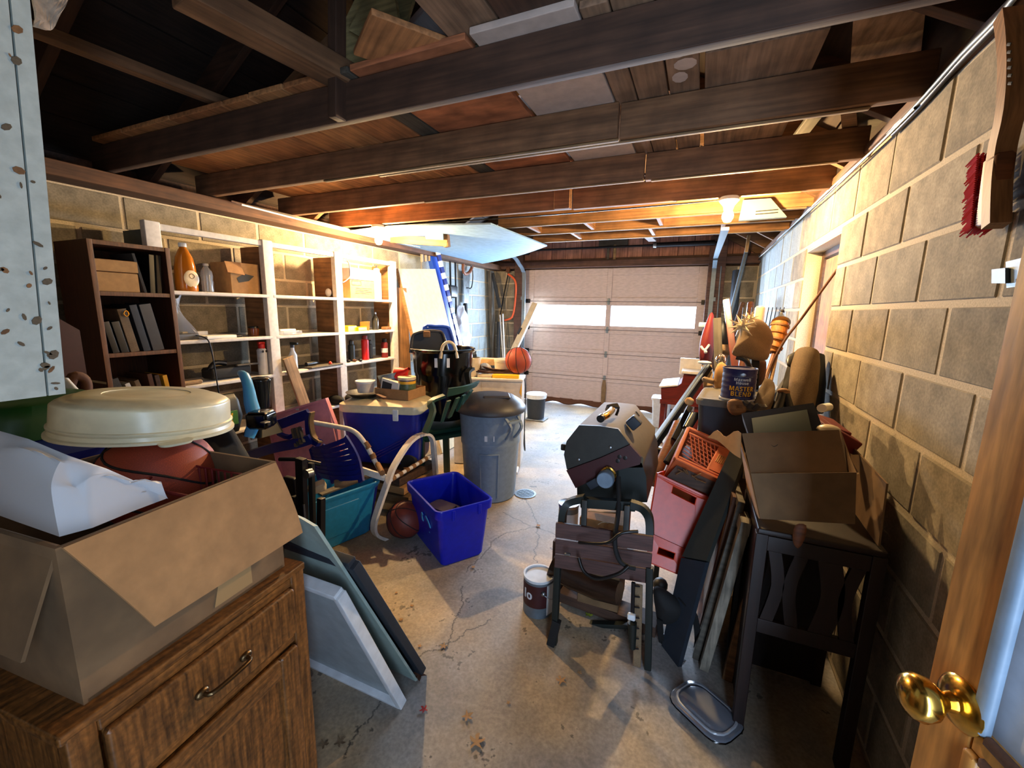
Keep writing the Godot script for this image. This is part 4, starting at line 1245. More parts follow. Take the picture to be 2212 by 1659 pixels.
	single("hook_wire", geo().tube([Vector3(-2.76, 1.8, -2.8), Vector3(-2.74, 1.77, -2.8), Vector3(-2.74, 1.68, -2.8), Vector3(-2.74, 1.64, -2.76), Vector3(-2.74, 1.62, -2.72)], 0.005, 6, false, 4), M.steel, "bent wire hook hanging from the right bay's top rail", "hook")
	for q in [[-2.82, 0.05, 0.11, 0.13, "yellow", "open yellow box at the left of the right bay's second shelf"], [-2.95, 0.035, 0.1, 0.14, "yellow", "flat yellow box beside the open yellow box"]]:
		single("yellow_box", geo().box(Vector3(-2.82, s2 + q[1] / 2, q[0]), Vector3(q[2], q[1], q[3]), 0.003, Basis(Vector3.UP, 0.2)), M[q[4]], q[5], "box", "yellow boxes")
	single("card_flap", geo().sheet(Vector3(-2.86, s2, -3.02), Vector3(-2.84, s2 + 0.08, -3.0), Vector3(-2.76, s2 + 0.085, -3.04), Vector3(-2.78, s2, -3.05), 0.003), M.card_light, "upright tan card beside the yellow boxes", "card")
	bottle("clear_bottle", Vector3(-2.83, s2, -3.19), [[0.0, 0.0], [0.028, 0.0], [0.032, 0.006], [0.032, 0.1], [0.012, 0.14], [0.012, 0.15]], mat("dark_glass", Color(0.2, 0.2, 0.19), 0.15), M.steel, 0.018, 0.01, "dark shouldered bottle on the right bay's second shelf")
	single("wood_scraps", geo().box(Vector3(-2.8, s2 + 0.014, -3.31), Vector3(0.06, 0.028, 0.09), 0.005), M.tan_wood, "small wooden block at the end of the right bay's second shelf", "wood block")
	spray(Vector3(-2.86, s3, -2.9), 0.03, 0.15, M.dark_green, M.black, "dark green can at the back of the right bay's third shelf")
	spray(Vector3(-2.82, s3, -3.03), 0.033, 0.19, M.red, M.dull_red, "tall bright red can on the right bay's third shelf")
	spray(Vector3(-2.87, s3, -3.14), 0.03, 0.14, M.slate, M.black, "dark can between the two red ones")
	spray(Vector3(-2.80, s3, -3.27), 0.032, 0.15, M.dull_red, M.dark_steel, "short dark red can at the end of the right bay's third shelf")
	part("stripe", geo().lathe([[0.0325, 0.05], [0.0328, 0.052], [0.0328, 0.09], [0.0325, 0.092]], Vector3(-2.80, s3, -3.27), 18), M.white_plastic, get_child(-1))
	for k in 3: single("loose_part", geo().ball(Vector3(-2.8 + 0.02 * k, s3 + 0.014, -2.8 - 0.05 * k), 0.018, 10, Vector3(1.2, 0.75, 1)), [M.dark_steel, M.rust, M.black][k], ["dark round part at the left of the right bay's third shelf", "rusty round part beside the dark one on the third shelf", "black round part beside the rusty one on the third shelf"][k], "part")
	# low shelves
	for k in 2: single("boot", geo().ball(Vector3(-2.78, 0.64, -2.62 - 0.1 * k), 0.05, 14, Vector3(1.7, 0.8, 0.8)), M.black_rubber, ["black shoe on the low shelf of the middle bay", "second black shoe on the low shelf beside the upright"][k], "shoe", "black shoes")
	single("dark_rag", geo().ball(Vector3(-2.78, 0.63, -2.38), 0.09, 16, Vector3(0.9, 0.4, 1.4)), M.grey_cloth, "grey rag heaped on the low shelf behind the pink tray", "rag")
	var gb := thing("seed_bag", "green and black seed bag on the low shelf left of the blue arm", "bag")
	part("bag", geo().loft([[0.0, 0.06, 0.1, 0.04], [0.1, 0.08, 0.12, 0.04], [0.2, 0.06, 0.11, 0.03], [0.24, 0.02, 0.1, 0.01]], Vector3(-2.72, 0.62, -1.62)), M.dark_green, gb)
	part("label", geo().box(Vector3(-2.642, 0.72, -1.62), Vector3(0.006, 0.09, 0.14), 0.002), mat("lime", Color(0.2, 0.42, 0.08), 0.5), gb)
	words("Tuff", 0.04, M.yellow, Transform3D(Basis(Vector3.UP, PI / 2), Vector3(-2.637, 0.735, -1.62)), gb)
	words("Xtra", 0.035, M.yellow, Transform3D(Basis(Vector3.UP, PI / 2), Vector3(-2.637, 0.7, -1.62)), gb)
	var bl := thing("blender", "dark glass blender jug on a black base by the blue arm", "blender")
	part("jug", geo().lathe([[0.0, 0.0], [0.04, 0.0], [0.055, 0.16], [0.055, 0.17], [0.045, 0.18], [0.0, 0.18]], Vector3(-2.325, 0.827, -1.638), 18), mat("smoke_glass", Color(0.1, 0.12, 0.14), 0.1), bl)
	part("base", geo().loft([[0.0, 0.08, 0.08, 0.02], [0.1, 0.05, 0.05, 0.02]], Vector3(-2.314, 0.705, -1.62) - Vector3(0, 0.03, 0)), M.black, bl)
	# big cream board, brown plank, checked folded cover, cloth at the end of the shelving
	var cbz := thing("cream_board", "big cream table top leaning at the end of the shelving", "board")
	part("board", geo().sheet(Vector3(-2.88, 1.8, -3.58), Vector3(-2.88, 1.86, -4.24), Vector3(-2.42, 0.55, -4.1), Vector3(-2.42, 0.5, -3.42), 0.03), M.cream, cbz)
	part("edge_band", geo().rod(Vector3(-2.87, 1.81, -3.575), Vector3(-2.41, 0.5, -3.41), 0.035, 0.012, Vector3.BACK), M.tan_wood, cbz)
	single("cream_leaf", geo().sheet(Vector3(-2.42, 0.5, -3.42), Vector3(-2.42, 0.55, -4.1), Vector3(-2.26, 0.0, -4.06), Vector3(-2.26, 0.0, -3.4), 0.03), M.cream, "lower leaf of the big cream table top, on the floor", "board")
	plank("brown_plank", Vector3(-2.72, 0.0, -3.5), Vector3(-2.8, 1.62, -3.52), 0.16, 0.02, Vector3(1, 0, 0.3), M.tan_wood)
	tag(get_child(-1), "brown plank standing upright between the shelving and the cream board", "plank")
	var ch := thing("checked_cover", "blue folded board with a blue and white checked edge leaning beyond the cream board", "board")
	part("board", geo().sheet(Vector3(-2.93, 2.085, -4.246), Vector3(-2.93, 2.116, -4.408), Vector3(-2.75, 0.889, -4.596), Vector3(-2.75, 0.876, -4.41), -0.05), M.royal, ch)
	for k in 18:
		var f0 := k / 18.0
		var f1 := (k + 0.96) / 18.0
		var a0: Vector3 = Vector3(-2.88, 2.103, -4.323)
		var a1: Vector3 = Vector3(-2.7, 0.904, -4.58)
		part("check", geo().rod(a0.lerp(a1, f0), a0.lerp(a1, f1), 0.07, 0.02, Vector3(1, 0, 0)), M.white_plastic if k % 2 == 0 else M.navy, ch)
	single("patterned_cloth", geo().field(func(u, v): return (Vector3(-2.95, 2.066, -4.095)).lerp(Vector3(-2.95, 2.115, -4.389), v) + Vector3(0.02 * sin(v * 25.0), -0.13 * u, 0), 6, 24, 0.004), mat("print_cloth", Color(0.75, 0.7, 0.64), 0.9, "pitted", Vector3.ONE * 9.0), "patterned beige cloth hanging from the left wall plate", "cloth")
	# hanging tools on the far left wall
	for k in 2:
		single("hanging_lead", geo().tube([Vector3(-3, 2.13, -4.796), Vector3(-3, 1.815, -4.802), Vector3(-3, 1.463, -4.82), Vector3(-3, 1.131, -4.862)] if k == 0 else [Vector3(-3, 2.129, -4.919), Vector3(-3, 1.824, -4.928), Vector3(-3, 1.465, -4.935), Vector3(-3, 1.147, -4.92)], 0.012, 8, false, 3), M.black_rubber, ["left black cord hanging on the far left wall", "right black cord hanging on the far left wall beside the saw"][k], "cord", "black cords on the far left wall")
	single("black_case", geo().box(Vector3(-2.99, 1.642, -4.84), Vector3(0.06, 0.16, 0.18), 0.02), M.black, "small black case hanging on the far left wall", "case")
	var hs := thing("hand_saw", "hand saw with a wooden handle hanging on the far left wall", "saw")
	part("handle", geo().tube([Vector3(-2.99, 2.113, -5.14), Vector3(-2.99, 2.145, -5.305), Vector3(-2.99, 2.013, -5.357), Vector3(-2.99, 1.91, -5.253), Vector3(-2.99, 1.911, -5.115)], 0.022, 8, true, 3), M.tool_wood, hs)
	part("blade", geo().prism([Vector3(-2.99, 1.898, -5.102), Vector3(-2.99, 1.914, -5.292), Vector3(-2.99, 1.502, -5.253), Vector3(-2.99, 1.5, -5.138)], Vector3(0.003, 0, 0)), M.blade, hs)
	part("guard", geo().tube([Vector3(-2.98, 2.095, -5.248), Vector3(-2.98, 1.95, -5.353), Vector3(-2.98, 1.727, -5.327), Vector3(-2.98, 1.708, -5.197)], 0.008, 6, false, 3), M.black, hs)
	single("mallet", geo().rod(Vector3(-2.99, 1.5, -5.163), Vector3(-2.99, 1.247, -5.175), 0.05, 0.05, Vector3.BACK, 0.01), M.black_rubber, "black rubber grip hanging under the hand saw", "tool")
	single("hung_bag", geo().field(func(u, v):
		var c: Vector3 = (Vector3(-2.93, 1.466, -4.938)).lerp(Vector3(-2.9, 0.563, -4.979), u)
		var r := 0.03 + 0.13 * sin(PI * clampf(u * 0.9 + 0.08, 0, 1))
		return c + Vector3(cos(v * TAU) * r * 0.5 + 0.015 * sin(u * 21.0 + v * 19.0), 0, sin(v * TAU) * r + 0.015 * sin(u * 17.0 - v * 25.0)), 16, 18, 0.0), M.bag_white, "wrinkled pale plastic bag hanging on the far left wall", "bag")
	plank("left_brace", Vector3(-2.98, 1.999, -5.914), Vector3(-2.98, 0.458, -6.043), 0.05, 0.1, Vector3.BACK, M.grey_wood)
	tag(get_child(-1), "grey upright board against the left wall near the back corner", "board")
	plank("corner_pole", Vector3(-2.941, 1.963, -5.9), Vector3(-2.834, 1.449, -5.95), 0.05, 0.02, Vector3.BACK, M.black)
	tag(get_child(-1), "dark blade hanging point down in the left back corner", "blade")
	var bs := thing("bow_saw", "orange bow saw hanging in the left back corner", "saw")
	part("frame", geo().tube([Vector3(-2.771, 1.963, -6.1), Vector3(-2.66, 1.872, -6.1), Vector3(-2.634, 1.733, -6.1), Vector3(-2.652, 1.488, -6.1), Vector3(-2.696, 1.31, -6.1), Vector3(-2.822, 1.257, -6.1)], 0.016, 10, false, 4), M.bow_orange, bs)
	part("blade", geo().strip([Vector3(-2.771, 1.977, -6.1), Vector3(-2.844, 1.628, -6.1), Vector3(-2.911, 1.269, -6.1)], 0.004, 0.02, Vector3.BACK), M.dark_steel, bs)
	part("hanger", geo().box(Vector3(-2.781, 2.027, -6.12), Vector3(0.06, 0.08, 0.05), 0.006), M.rust, bs)
	for k in 2:
		single("white_pole", geo().tube([[Vector3(-2.856, 1.343, -6), Vector3(-2.809, 1.358, -6)][k], [Vector3(-2.744, 0.674, -5.9), Vector3(-2.72, 0.675, -5.9)][k]], 0.011), M.white_plastic, ["left white pole standing in the left back corner", "right white pole standing in the left back corner"][k], "pole", "white poles")
	single("dark_pole", geo().tube([Vector3(-2.895, 1.234, -6.05), Vector3(-2.879, 0.656, -6)], 0.03), M.slate, "dark blue pole standing in the left back corner beside the white poles", "pole")
	var lv := thing("spirit_level", "worn yellow and white level leaning by the left door jamb", "level")
	part("body", geo().rod(Vector3(-2.538, 0.771, -5.75), Vector3(-2.297, 1.526, -6.05), 0.03, 0.085, Vector3.RIGHT), M.cream, lv)
	part("flange", geo().rod(Vector3(-2.481, 0.775, -5.74), Vector3(-2.249, 1.512, -6.04), 0.04, 0.012, Vector3.RIGHT), M.white_paint, lv)
	part("vial", geo().rod(Vector3(-2.482, 1.064, -5.85), Vector3(-2.444, 1.16, -5.88), 0.05, 0.03, Vector3.RIGHT), M.slate, lv)


# ---------------------------------------------------------------- the pile left of the aisle

func basketball(at: Vector3, r: float, m: Material, label: String, spin: Basis) -> Node3D:
	var t := thing("basketball", label, "basketball", "basketballs")
	part("cover", geo().ball(at, r, 32), m, t)
	var rb := r * 1.001
	var loops := []
	for k in 2:
		var pts := []
		for i in 32:
			var a := TAU * i / 32
			pts.append(at + spin * (Vector3(cos(a), sin(a), 0) if k == 0 else Vector3(0, sin(a), cos(a))) * rb)
		loops.append(pts)
	for s in [-1.0, 1.0]:
		var pts := []
		for i in 32:
			var a := TAU * i / 32
			# the curved side seams bow away from the middle one
			var p := Vector3(s * (0.5 + 0.22 * cos(2.0 * a)), sin(a) * 0.8, cos(a) * 0.8).normalized()
			pts.append(at + spin * p * rb)
		loops.append(pts)
	for pts in loops:
		part("seam", geo().tube(pts, 0.0028, 6, true), M.ink, t)
	return t


func round_bin(t: Node3D, c: Vector3, prof: Array, m: Material, called := "body", n := 32) -> void:
	part(called, geo().lathe(prof, c, n), m, t)


func middle() -> void:
	# grey bin with a dark domed lid
	var c := Vector3(-1.4, 0, -2.8)
	var t := thing("trash_bin", "tall grey round trash bin with a dark domed lid", "trash bin")
	round_bin(t, c, [[0.0, 0.0], [0.185, 0.0], [0.195, 0.01], [0.218, 0.42], [0.225, 0.43], [0.226, 0.455], [0.222, 0.46], [0.236, 0.67], [0.25, 0.68], [0.25, 0.7], [0.24, 0.705], [0.23, 0.69], [0.19, 0.02], [0.0, 0.02]], M.bin_grey)
	part("lid", geo().lathe([[0.262, 0.675], [0.268, 0.685], [0.262, 0.71], [0.25, 0.72], [0.235, 0.745], [0.17, 0.785], [0.09, 0.8], [0.0, 0.803]], c, 32), M.lid_grey, t)
	part("lid_handle", geo().box(c + Vector3(0.06, 0.79, 0.03), Vector3(0.2, 0.03, 0.17), 0.012, Basis(Vector3.UP, 0.5)), M.lid_grey, t)
	for a in [1.15, -2.0]:
		var b := Basis(Vector3.UP, a)
		var hg := geo()
		hg.strip([c + b * Vector3(-0.06, 0.66, 0.235), c + b * Vector3(-0.05, 0.6, 0.29), c + b * Vector3(-0.045, 0.54, 0.26), c + b * Vector3(-0.04, 0.5, 0.226)], 0.02, 0.014, b * Vector3.RIGHT, 3)
		hg.strip([c + b * Vector3(0.06, 0.66, 0.235), c + b * Vector3(0.05, 0.6, 0.29), c + b * Vector3(0.045, 0.54, 0.26), c + b * Vector3(0.04, 0.5, 0.226)], 0.02, 0.014, b * Vector3.RIGHT, 3)
		hg.rod(c + b * Vector3(-0.06, 0.63, 0.265), c + b * Vector3(0.06, 0.63, 0.265), 0.03, 0.02)
		part("side_handle", hg, M.bin_grey, t)
	for k in [-1, 1]:
		var b := Basis(Vector3.UP, 0.42 + 0.32 * k)
		part("rib", geo().rod(c + b * Vector3(0, 0.04, 0.197), c + b * Vector3(0, 0.39, 0.218), 0.012, 0.008, b * Vector3.BACK), M.bin_grey, t)
	part("rib", geo().tube([c + Basis(Vector3.UP, 0.1) * Vector3(0, 0.385, 0.219), c + Basis(Vector3.UP, 0.42) * Vector3(0, 0.385, 0.219), c + Basis(Vector3.UP, 0.74) * Vector3(0, 0.385, 0.219)], 0.006, 6, false, 4), M.bin_grey, t)
	for k in 2: part("sticker", geo().rod(c + Basis(Vector3.UP, 0.32 + 0.25 * k) * Vector3(0, 0.49, 0.228), c + Basis(Vector3.UP, 0.32 + 0.25 * k) * Vector3(0, 0.53, 0.229), 0.02 if k == 0 else 0.007, 0.002, Basis(Vector3.UP, 0.32 + 0.25 * k) * Vector3.BACK, 0.0), M.white_plastic, t)
	# blue recycling bin
	var rc := Vector3(-1.3, 0, -2.035)
	var rb := Basis(Vector3.UP, atan2(0.27, 0.41) + PI)
	# local x runs along the long side
	rb = Basis(Vector3(-0.835, 0, -0.55), Vector3.UP, Vector3(-0.55, 0, 0.835) * -1.0)
	rb = Basis(Vector3(0.835, 0, 0.55), Vector3.UP, Vector3(-0.55, 0, 0.835))
	var bn := thing("recycling_bin", "bright blue open recycling bin on the floor beside the grey trash bin", "recycling bin")
	part("body", geo().loft([[0.0, 0.2, 0.125, 0.03], [0.015, 0.21, 0.132, 0.03], [0.3, 0.235, 0.16, 0.035], [0.302, 0.25, 0.175, 0.04], [0.345, 0.253, 0.178, 0.04], [0.352, 0.25, 0.175, 0.04], [0.352, 0.24, 0.165, 0.035], [0.34, 0.232, 0.157, 0.03], [0.03, 0.2, 0.125, 0.03], [0.02, 0.19, 0.115, 0.03]], rc, rb), M.bin_blue, bn)
	for k in 2: part("grip_rib", geo().box(rc + rb * Vector3(0.252, 0.315, -0.08 + 0.16 * k), Vector3(0.012, 0.06, 0.02), 0.003, rb), M.bin_blue, bn)
	# three chasing arrows on the long side
	for k in 3:
		var a := TAU * k / 3.0
		var o := rc + rb * Vector3(0.03, 0.19, 0.152)
		var ar := geo()
		var p := func(an: float, r: float) -> Vector3: return o + rb * Vector3(cos(an) * r, sin(an) * r, 0.012 * sin(an) * r / 0.06)
		ar.strip([p.call(a, 0.06), p.call(a + 0.6, 0.06), p.call(a + 1.2, 0.06)], 0.018, 0.004, rb * Vector3.BACK.cross(Vector3.UP), 3)
		part("recycling_arrow", ar, M.sky_blue, bn)
	for k in 2:
		var at: Vector3 = rc + rb * Vector3(-0.09, 0.025 + 0.09 * k, 0.0)
		var td := thing("food_container", ["clear brownish plastic food container in the blue recycling bin", "black lidded food container on top of the clear one in the blue recycling bin"][k], "container")
		part("bowl", geo().loft([[0.0, 0.07, 0.05, 0.03], [0.07, 0.09, 0.068, 0.035], [0.075, 0.096, 0.074, 0.035], [0.08, 0.09, 0.068, 0.03]], at, rb * Basis(Vector3.UP, 0.4)), M.tan_cloth if k == 0 else M.black_gloss, td)
		part("lid", geo().loft([[0.08, 0.098, 0.076, 0.035], [0.088, 0.098, 0.076, 0.035], [0.09, 0.085, 0.062, 0.03], [0.1, 0.08, 0.058, 0.03]], at, rb * Basis(Vector3.UP, 0.4)), mat("smoke", Color(0.24, 0.22, 0.24), 0.2), td)
	basketball(Vector3(-1.58, 0, -1.943) + Vector3(-0.01, 0.115, -0.05), 0.115, M.old_ball, "scuffed dark red basketball on the floor under the white patio chair", Basis.from_euler(Vector3(0.5, 0.4, 0.7)))
	# white flat-bar patio chair
	var pc := thing("patio_chair", "white flat bar patio chair frame with striped straps, tipped among the bins", "chair")
	part("arm", geo().strip([Vector3(-1.68, -0.007, -1.92), Vector3(-1.7, 0.056, -1.85), Vector3(-1.7, 0.137, -1.839), Vector3(-1.7, 0.245, -1.902), Vector3(-1.7, 0.352, -1.975), Vector3(-1.7, 0.436, -2.04), Vector3(-1.7, 0.543, -2.2), Vector3(-1.7, 0.558, -2.346), Vector3(-1.7, 0.506, -2.45), Vector3(-1.7, 0.357, -2.481), Vector3(-1.7, 0.038, -2.51)], 0.045, 0.018, Vector3(1, 0, 0.25), 4), M.white_paint, pc)
	part("back_tube", geo().tube([Vector3(-1.72, 0.391, -1.958), Vector3(-1.859, 0.422, -2.05), Vector3(-1.91, 0.549, -2.02), Vector3(-1.983, 0.631, -2), Vector3(-2.1, 0.651, -1.98), Vector3(-2.316, 0.66, -1.96)], 0.016, 8, false, 4), M.white_paint, pc)
	for q in [[Vector3(-1.72, 0.412, -1.95), Vector3(-1.839, 0.417, -2.045)], [Vector3(-1.868, 0.453, -2.045), Vector3(-1.881, 0.484, -2.04)], [Vector3(-1.893, 0.523, -2.03), Vector3(-1.916, 0.563, -2.02)]]:
		part("strap", geo().tube([q[0], q[1]], 0.0185, 8), M.tan_wood, pc)
	part("seat_bar", geo().strip([Vector3(-1.86, 0.419, -1.922), Vector3(-1.8, 0.404, -1.933), Vector3(-1.72, 0.373, -1.974)], 0.04, 0.016, Vector3.UP, 2), M.white_paint, pc)
	part("seat_tube", geo().tube([Vector3(-1.72, 0.339, -1.998), Vector3(-1.72, 0.347, -2.194), Vector3(-1.72, 0.359, -2.464)], 0.014, 8), M.white_paint, pc)
	for k in 6:
		var a0: Vector3 = Vector3(-1.72, 0.34, -2.029)
		var a1: Vector3 = Vector3(-1.72, 0.359, -2.452)
		part("strap", geo().tube([a0.lerp(a1, k / 6.0), a0.lerp(a1, k / 6.0 + 0.08)], 0.0165, 8), M.tan_wood, pc)
	for k in 3: part("seat_slat", geo().rod((Vector3(-1.73, 0.329, -2.063)).lerp(Vector3(-1.73, 0.345, -2.449), k / 2.5), (Vector3(-1.95, 0.258, -2.303)).lerp(Vector3(-1.95, 0.271, -2.636), k / 2.5), 0.035, 0.006), M.tan_wood, pc)
	# turquoise storage tote heaped with boards
	var tb := Basis(Vector3.UP, -0.28)
	var tc := Vector3(-2.04, 0, -1.8)
	var tq := thing("storage_tote", "turquoise open storage tote under the upturned navy chair", "tote")
	part("body", geo().loft([[0.0, 0.16, 0.2, 0.05], [0.01, 0.17, 0.21, 0.05], [0.3, 0.2, 0.25, 0.05], [0.32, 0.215, 0.265, 0.05], [0.34, 0.218, 0.268, 0.05], [0.345, 0.21, 0.26, 0.05], [0.335, 0.19, 0.24, 0.05], [0.02, 0.15, 0.19, 0.05]], tc, tb), M.turquoise, tq)
	part("moulded_panel", geo().box(tc + tb * Vector3(0.187, 0.17, 0.02), Vector3(0.012, 0.2, 0.26), 0.005, tb * Basis(Vector3.BACK, -0.11)), M.turquoise, tq)
	part("corner_rib", geo().rod(tc + tb * Vector3(0.15, 0.01, -0.19), tc + tb * Vector3(0.19, 0.31, -0.235), 0.02, 0.02), M.navy, tq)
	single("grey_board", geo().rod(Vector3(-1.912, 0.36, -1.642), Vector3(-1.821, 0.37, -2.017), 0.05, 0.012, Vector3.UP), M.grey_wood, "grey weathered board lying along the rim of the turquoise tote", "board")
	single("cream_scrap", geo().box(Vector3(-1.872, 0.429, -1.595), Vector3(0.09, 0.05, 0.06), 0.008, Basis.from_euler(Vector3(0.2, 0.8, 0.3))), M.cream, "cream scrap poking out of the turquoise tote", "scrap")
	single("olive_tool", geo().tube([Vector3(-1.748, 0.471, -1.601), Vector3(-1.711, 0.472, -1.64), Vector3(-1.664, 0.478, -1.695)], [0.02, 0.03, 0.012], 10), M.tan_cloth, "olive rounded tool lying in the turquoise tote", "tool")
	# upturned navy chair
	var nc := thing("plastic_chair", "navy slatted plastic chair lying upturned on the turquoise tote", "chair")
	var z := -1.78
	var back := geo()
	var top := [Vector3(-2.118, 0.564, -1.78), Vector3(-1.765, 0.701, -1.72)]
	var bot := [Vector3(-1.924, 0.458, -1.66), Vector3(-1.567, 0.522, -1.62)]
	for k in 8:
		var u0 := k / 8.0
		var u1 := u0 + 0.105
		var bulge := Vector3(0.05, 0, 0.06)
		var pts := []
		for f in [0.0, 0.25, 0.5, 0.75, 1.0]:
			var a: Vector3 = top[0].lerp(bot[0], (u0 + u1) / 2)
			var b: Vector3 = top[1].lerp(bot[1], (u0 + u1) / 2)
			pts.append(a.lerp(b, f) + bulge * sin(PI * f) * 0.5 + Vector3(0.03, 0, 0) * sin(PI * u0) * f)
		part("slat", geo().strip(pts, 0.027, 0.012, Vector3(0.05, -1, 0.1), 2), M.navy, nc)
	for f in [0.02, 0.36, 0.97]:
		var pts := []
		for u in [0.0, 0.3, 0.6, 1.05]:
			pts.append(top[0].lerp(bot[0], u).lerp(top[1].lerp(bot[1], u), f) + Vector3(0.025, 0, 0.028) * sin(PI * f) + Vector3(0.03, 0, 0) * sin(PI * minf(u, 1.0)) * f)
		part("back_rail", geo().strip(pts, 0.035, 0.014, Vector3(1, 0, 0.2), 3), M.navy, nc)
	part("arm", geo().strip([Vector3(-2.587, 0.617, -1.74), Vector3(-2.387, 0.679, -1.77), Vector3(-2.241, 0.737, -1.79), Vector3(-2.138, 0.776, -1.8)], 0.06, 0.02, Vector3(0, 1, 0.2), 3), M.navy, nc)
	part("leg", geo().strip([Vector3(-2.137, 0.785, -1.8), Vector3(-2.144, 0.711, -1.8), Vector3(-2.136, 0.624, -1.8), Vector3(-2.045, 0.604, -1.78)], 0.05, 0.022, Vector3(1, 0.2, 0), 4), M.navy, nc)
	part("leg_edge", geo().strip([Vector3(-2.092, 0.793, -1.785), Vector3(-2.11, 0.728, -1.785), Vector3(-2.094, 0.643, -1.785), Vector3(-2.031, 0.616, -1.775)], 0.012, 0.03, Vector3(1, 0.2, 0), 4), M.tan_cloth, nc)
	part("arm", geo().strip([Vector3(-2.569, 0.473, -1.68), Vector3(-2.351, 0.553, -1.7), Vector3(-2.182, 0.599, -1.73), Vector3(-2.089, 0.633, -1.76)], 0.06, 0.02, Vector3(0, 1, 0.3), 3), M.navy, nc)
	for k in 4: part("back_rib", geo().rod(Vector3(-2.242, 0.676, -1.76) + Vector3(0.02 * k, 0.006 * k, 0), Vector3(-2.171, 0.583, -1.72) + Vector3(0.022 * k, 0.012 * k, 0), 0.014, 0.02, Vector3.BACK), M.tan_cloth if k % 2 == 0 else M.grey_cloth, nc)
	part("cross_bar", geo().strip([Vector3(-2.379, 0.631, -1.76), Vector3(-2.264, 0.622, -1.75), Vector3(-2.182, 0.684, -1.77)], 0.025, 0.02, Vector3(0, 1, 0.3), 3), M.navy, nc)
	single("seat_pole", geo().tube([Vector3(-1.894, 0.653, -1.4), Vector3(-1.799, 0.662, -1.42), Vector3(-1.726, 0.623, -1.5)], 0.011, 8), M.dark_steel, "dark steel bar sticking out over the black metal stand", "bar")
	# black metal stand between the box and the tote
	var st := thing("metal_stand", "black tubular metal stand between the cardboard box and the turquoise tote", "stand")
	part("post", geo().rod(Vector3(-1.716, 0.694, -1.38), Vector3(-1.733, 0.351, -1.38), 0.03, 0.05, Vector3.RIGHT), M.black, st)
	part("post", geo().rod(Vector3(-1.697, 0.66, -1.42), Vector3(-1.713, 0.336, -1.42), 0.02, 0.03, Vector3.RIGHT), M.black_rubber, st)
	part("plate", geo().box(Vector3(-1.851, 0.479, -1.42), Vector3(0.08, 0.16, 0.03), 0.006), M.black, st)
	part("clamp", geo().lathe([[0.0, 0.0], [0.022, 0.0], [0.022, 0.03], [0.0, 0.03]], Vector3(-1.677, 0.622, -1.4), 14, Basis(Vector3.RIGHT, PI / 2)), M.steel, st)
	part("threaded_rod", geo().tube([Vector3(-1.695, 0.467, -1.36), Vector3(-1.692, 0.358, -1.36)], 0.006), M.steel, st)
	part("foot", geo().rod(Vector3(-1.75, 0.015, -1.3), Vector3(-1.75, 0.5, -1.36), 0.03, 0.03, Vector3.RIGHT), M.black, st)
	part("foot", geo().rod(Vector3(-1.62, 0.015, -1.36), Vector3(-1.62, 0.5, -1.4), 0.03, 0.03, Vector3.RIGHT), M.black, st)
	# pink tray
	var pk := thing("pink_tray", "pink plastic sled standing on edge behind the navy chair", "sled")
	part("sheet", geo().sheet(Vector3(-2.797, 0.632, -2), Vector3(-2.316, 0.792, -2.1), Vector3(-2.148, 0.273, -2.05), Vector3(-2.621, 0.172, -1.95), -0.012), M.pink, pk)
	part("rim", geo().strip([Vector3(-2.607, 0.178, -1.94), Vector3(-2.783, 0.636, -1.99), Vector3(-2.305, 0.795, -2.09), Vector3(-2.197, 0.59, -2.07), Vector3(-2.138, 0.279, -2.04)], 0.03, 0.016, Vector3(0.2, 0, 1)), M.pink, pk)
	part("label", geo().box(Vector3(-2.532, 0.712, -2.035), Vector3(0.03, 0.02, 0.002), 0.0), M.white_plastic, pk)
	# blue arm tool and black sprayer behind the box
	var ba := thing("floor_cleaner", "sky blue curved plastic arm of a cleaner standing behind the cake carrier", "cleaner")
	part("arm", geo().tube([Vector3(-2.025, 1.097, -1.323), Vector3(-1.982, 1.085, -1.317), Vector3(-1.932, 1.041, -1.297), Vector3(-1.895, 0.97, -1.278), Vector3(-1.863, 0.899, -1.267), Vector3(-1.86, 0.819, -1.231)], [0.012, 0.022, 0.024, 0.03, 0.032, 0.022], 10, false, 3), M.sky_blue, ba)
	part("head", geo().box(Vector3(-1.815, 0.904, -1.267), Vector3(0.1, 0.08, 0.1), 0.015, Basis(Vector3.UP, 0.4)), M.black_gloss, ba)
	for k in 2: part("clip", geo().box([Vector3(-1.737, 0.954, -1.233), Vector3(-1.733, 0.909, -1.226)][k], Vector3(0.03, 0.006, 0.03), 0.002), M.steel, ba)
	single("black_sack", geo().loft([[0.0, 0.2, 0.16, 0.1], [0.3, 0.22, 0.18, 0.1], [0.6, 0.18, 0.14, 0.08], [0.85, 0.09, 0.07, 0.05], [0.92, 0.03, 0.03, 0.02]], Vector3(-2.0, 0.0, -1.15)), M.black_rubber, "black lumpy sack standing between the bookcase and the pink sled", "sack")
	# blue cooler with a cream lid on a dolly of cardboard
	var kb := Basis(Vector3.UP, 0.3)
	var kc := Vector3(-2.05, 0.32, -2.42)
	var kz := thing("cooler", "blue wheeled cooler with a cream lid, laden with tubs", "cooler")
	part("body", geo().loft([[0.0, 0.25, 0.15, 0.05], [0.02, 0.26, 0.16, 0.05], [0.38, 0.285, 0.185, 0.05]], kc, kb), M.cooler_blue, kz)
	part("lid", geo().loft([[0.375, 0.295, 0.195, 0.06], [0.385, 0.302, 0.2, 0.06], [0.43, 0.3, 0.198, 0.06], [0.445, 0.27, 0.17, 0.06], [0.46, 0.24, 0.14, 0.06]], kc, kb), M.cream_lid, kz)
	part("latch", geo().box(kc + kb * Vector3(0.13, 0.37, 0.2), Vector3(0.04, 0.08, 0.012), 0.004, kb), M.white_plastic, kz)
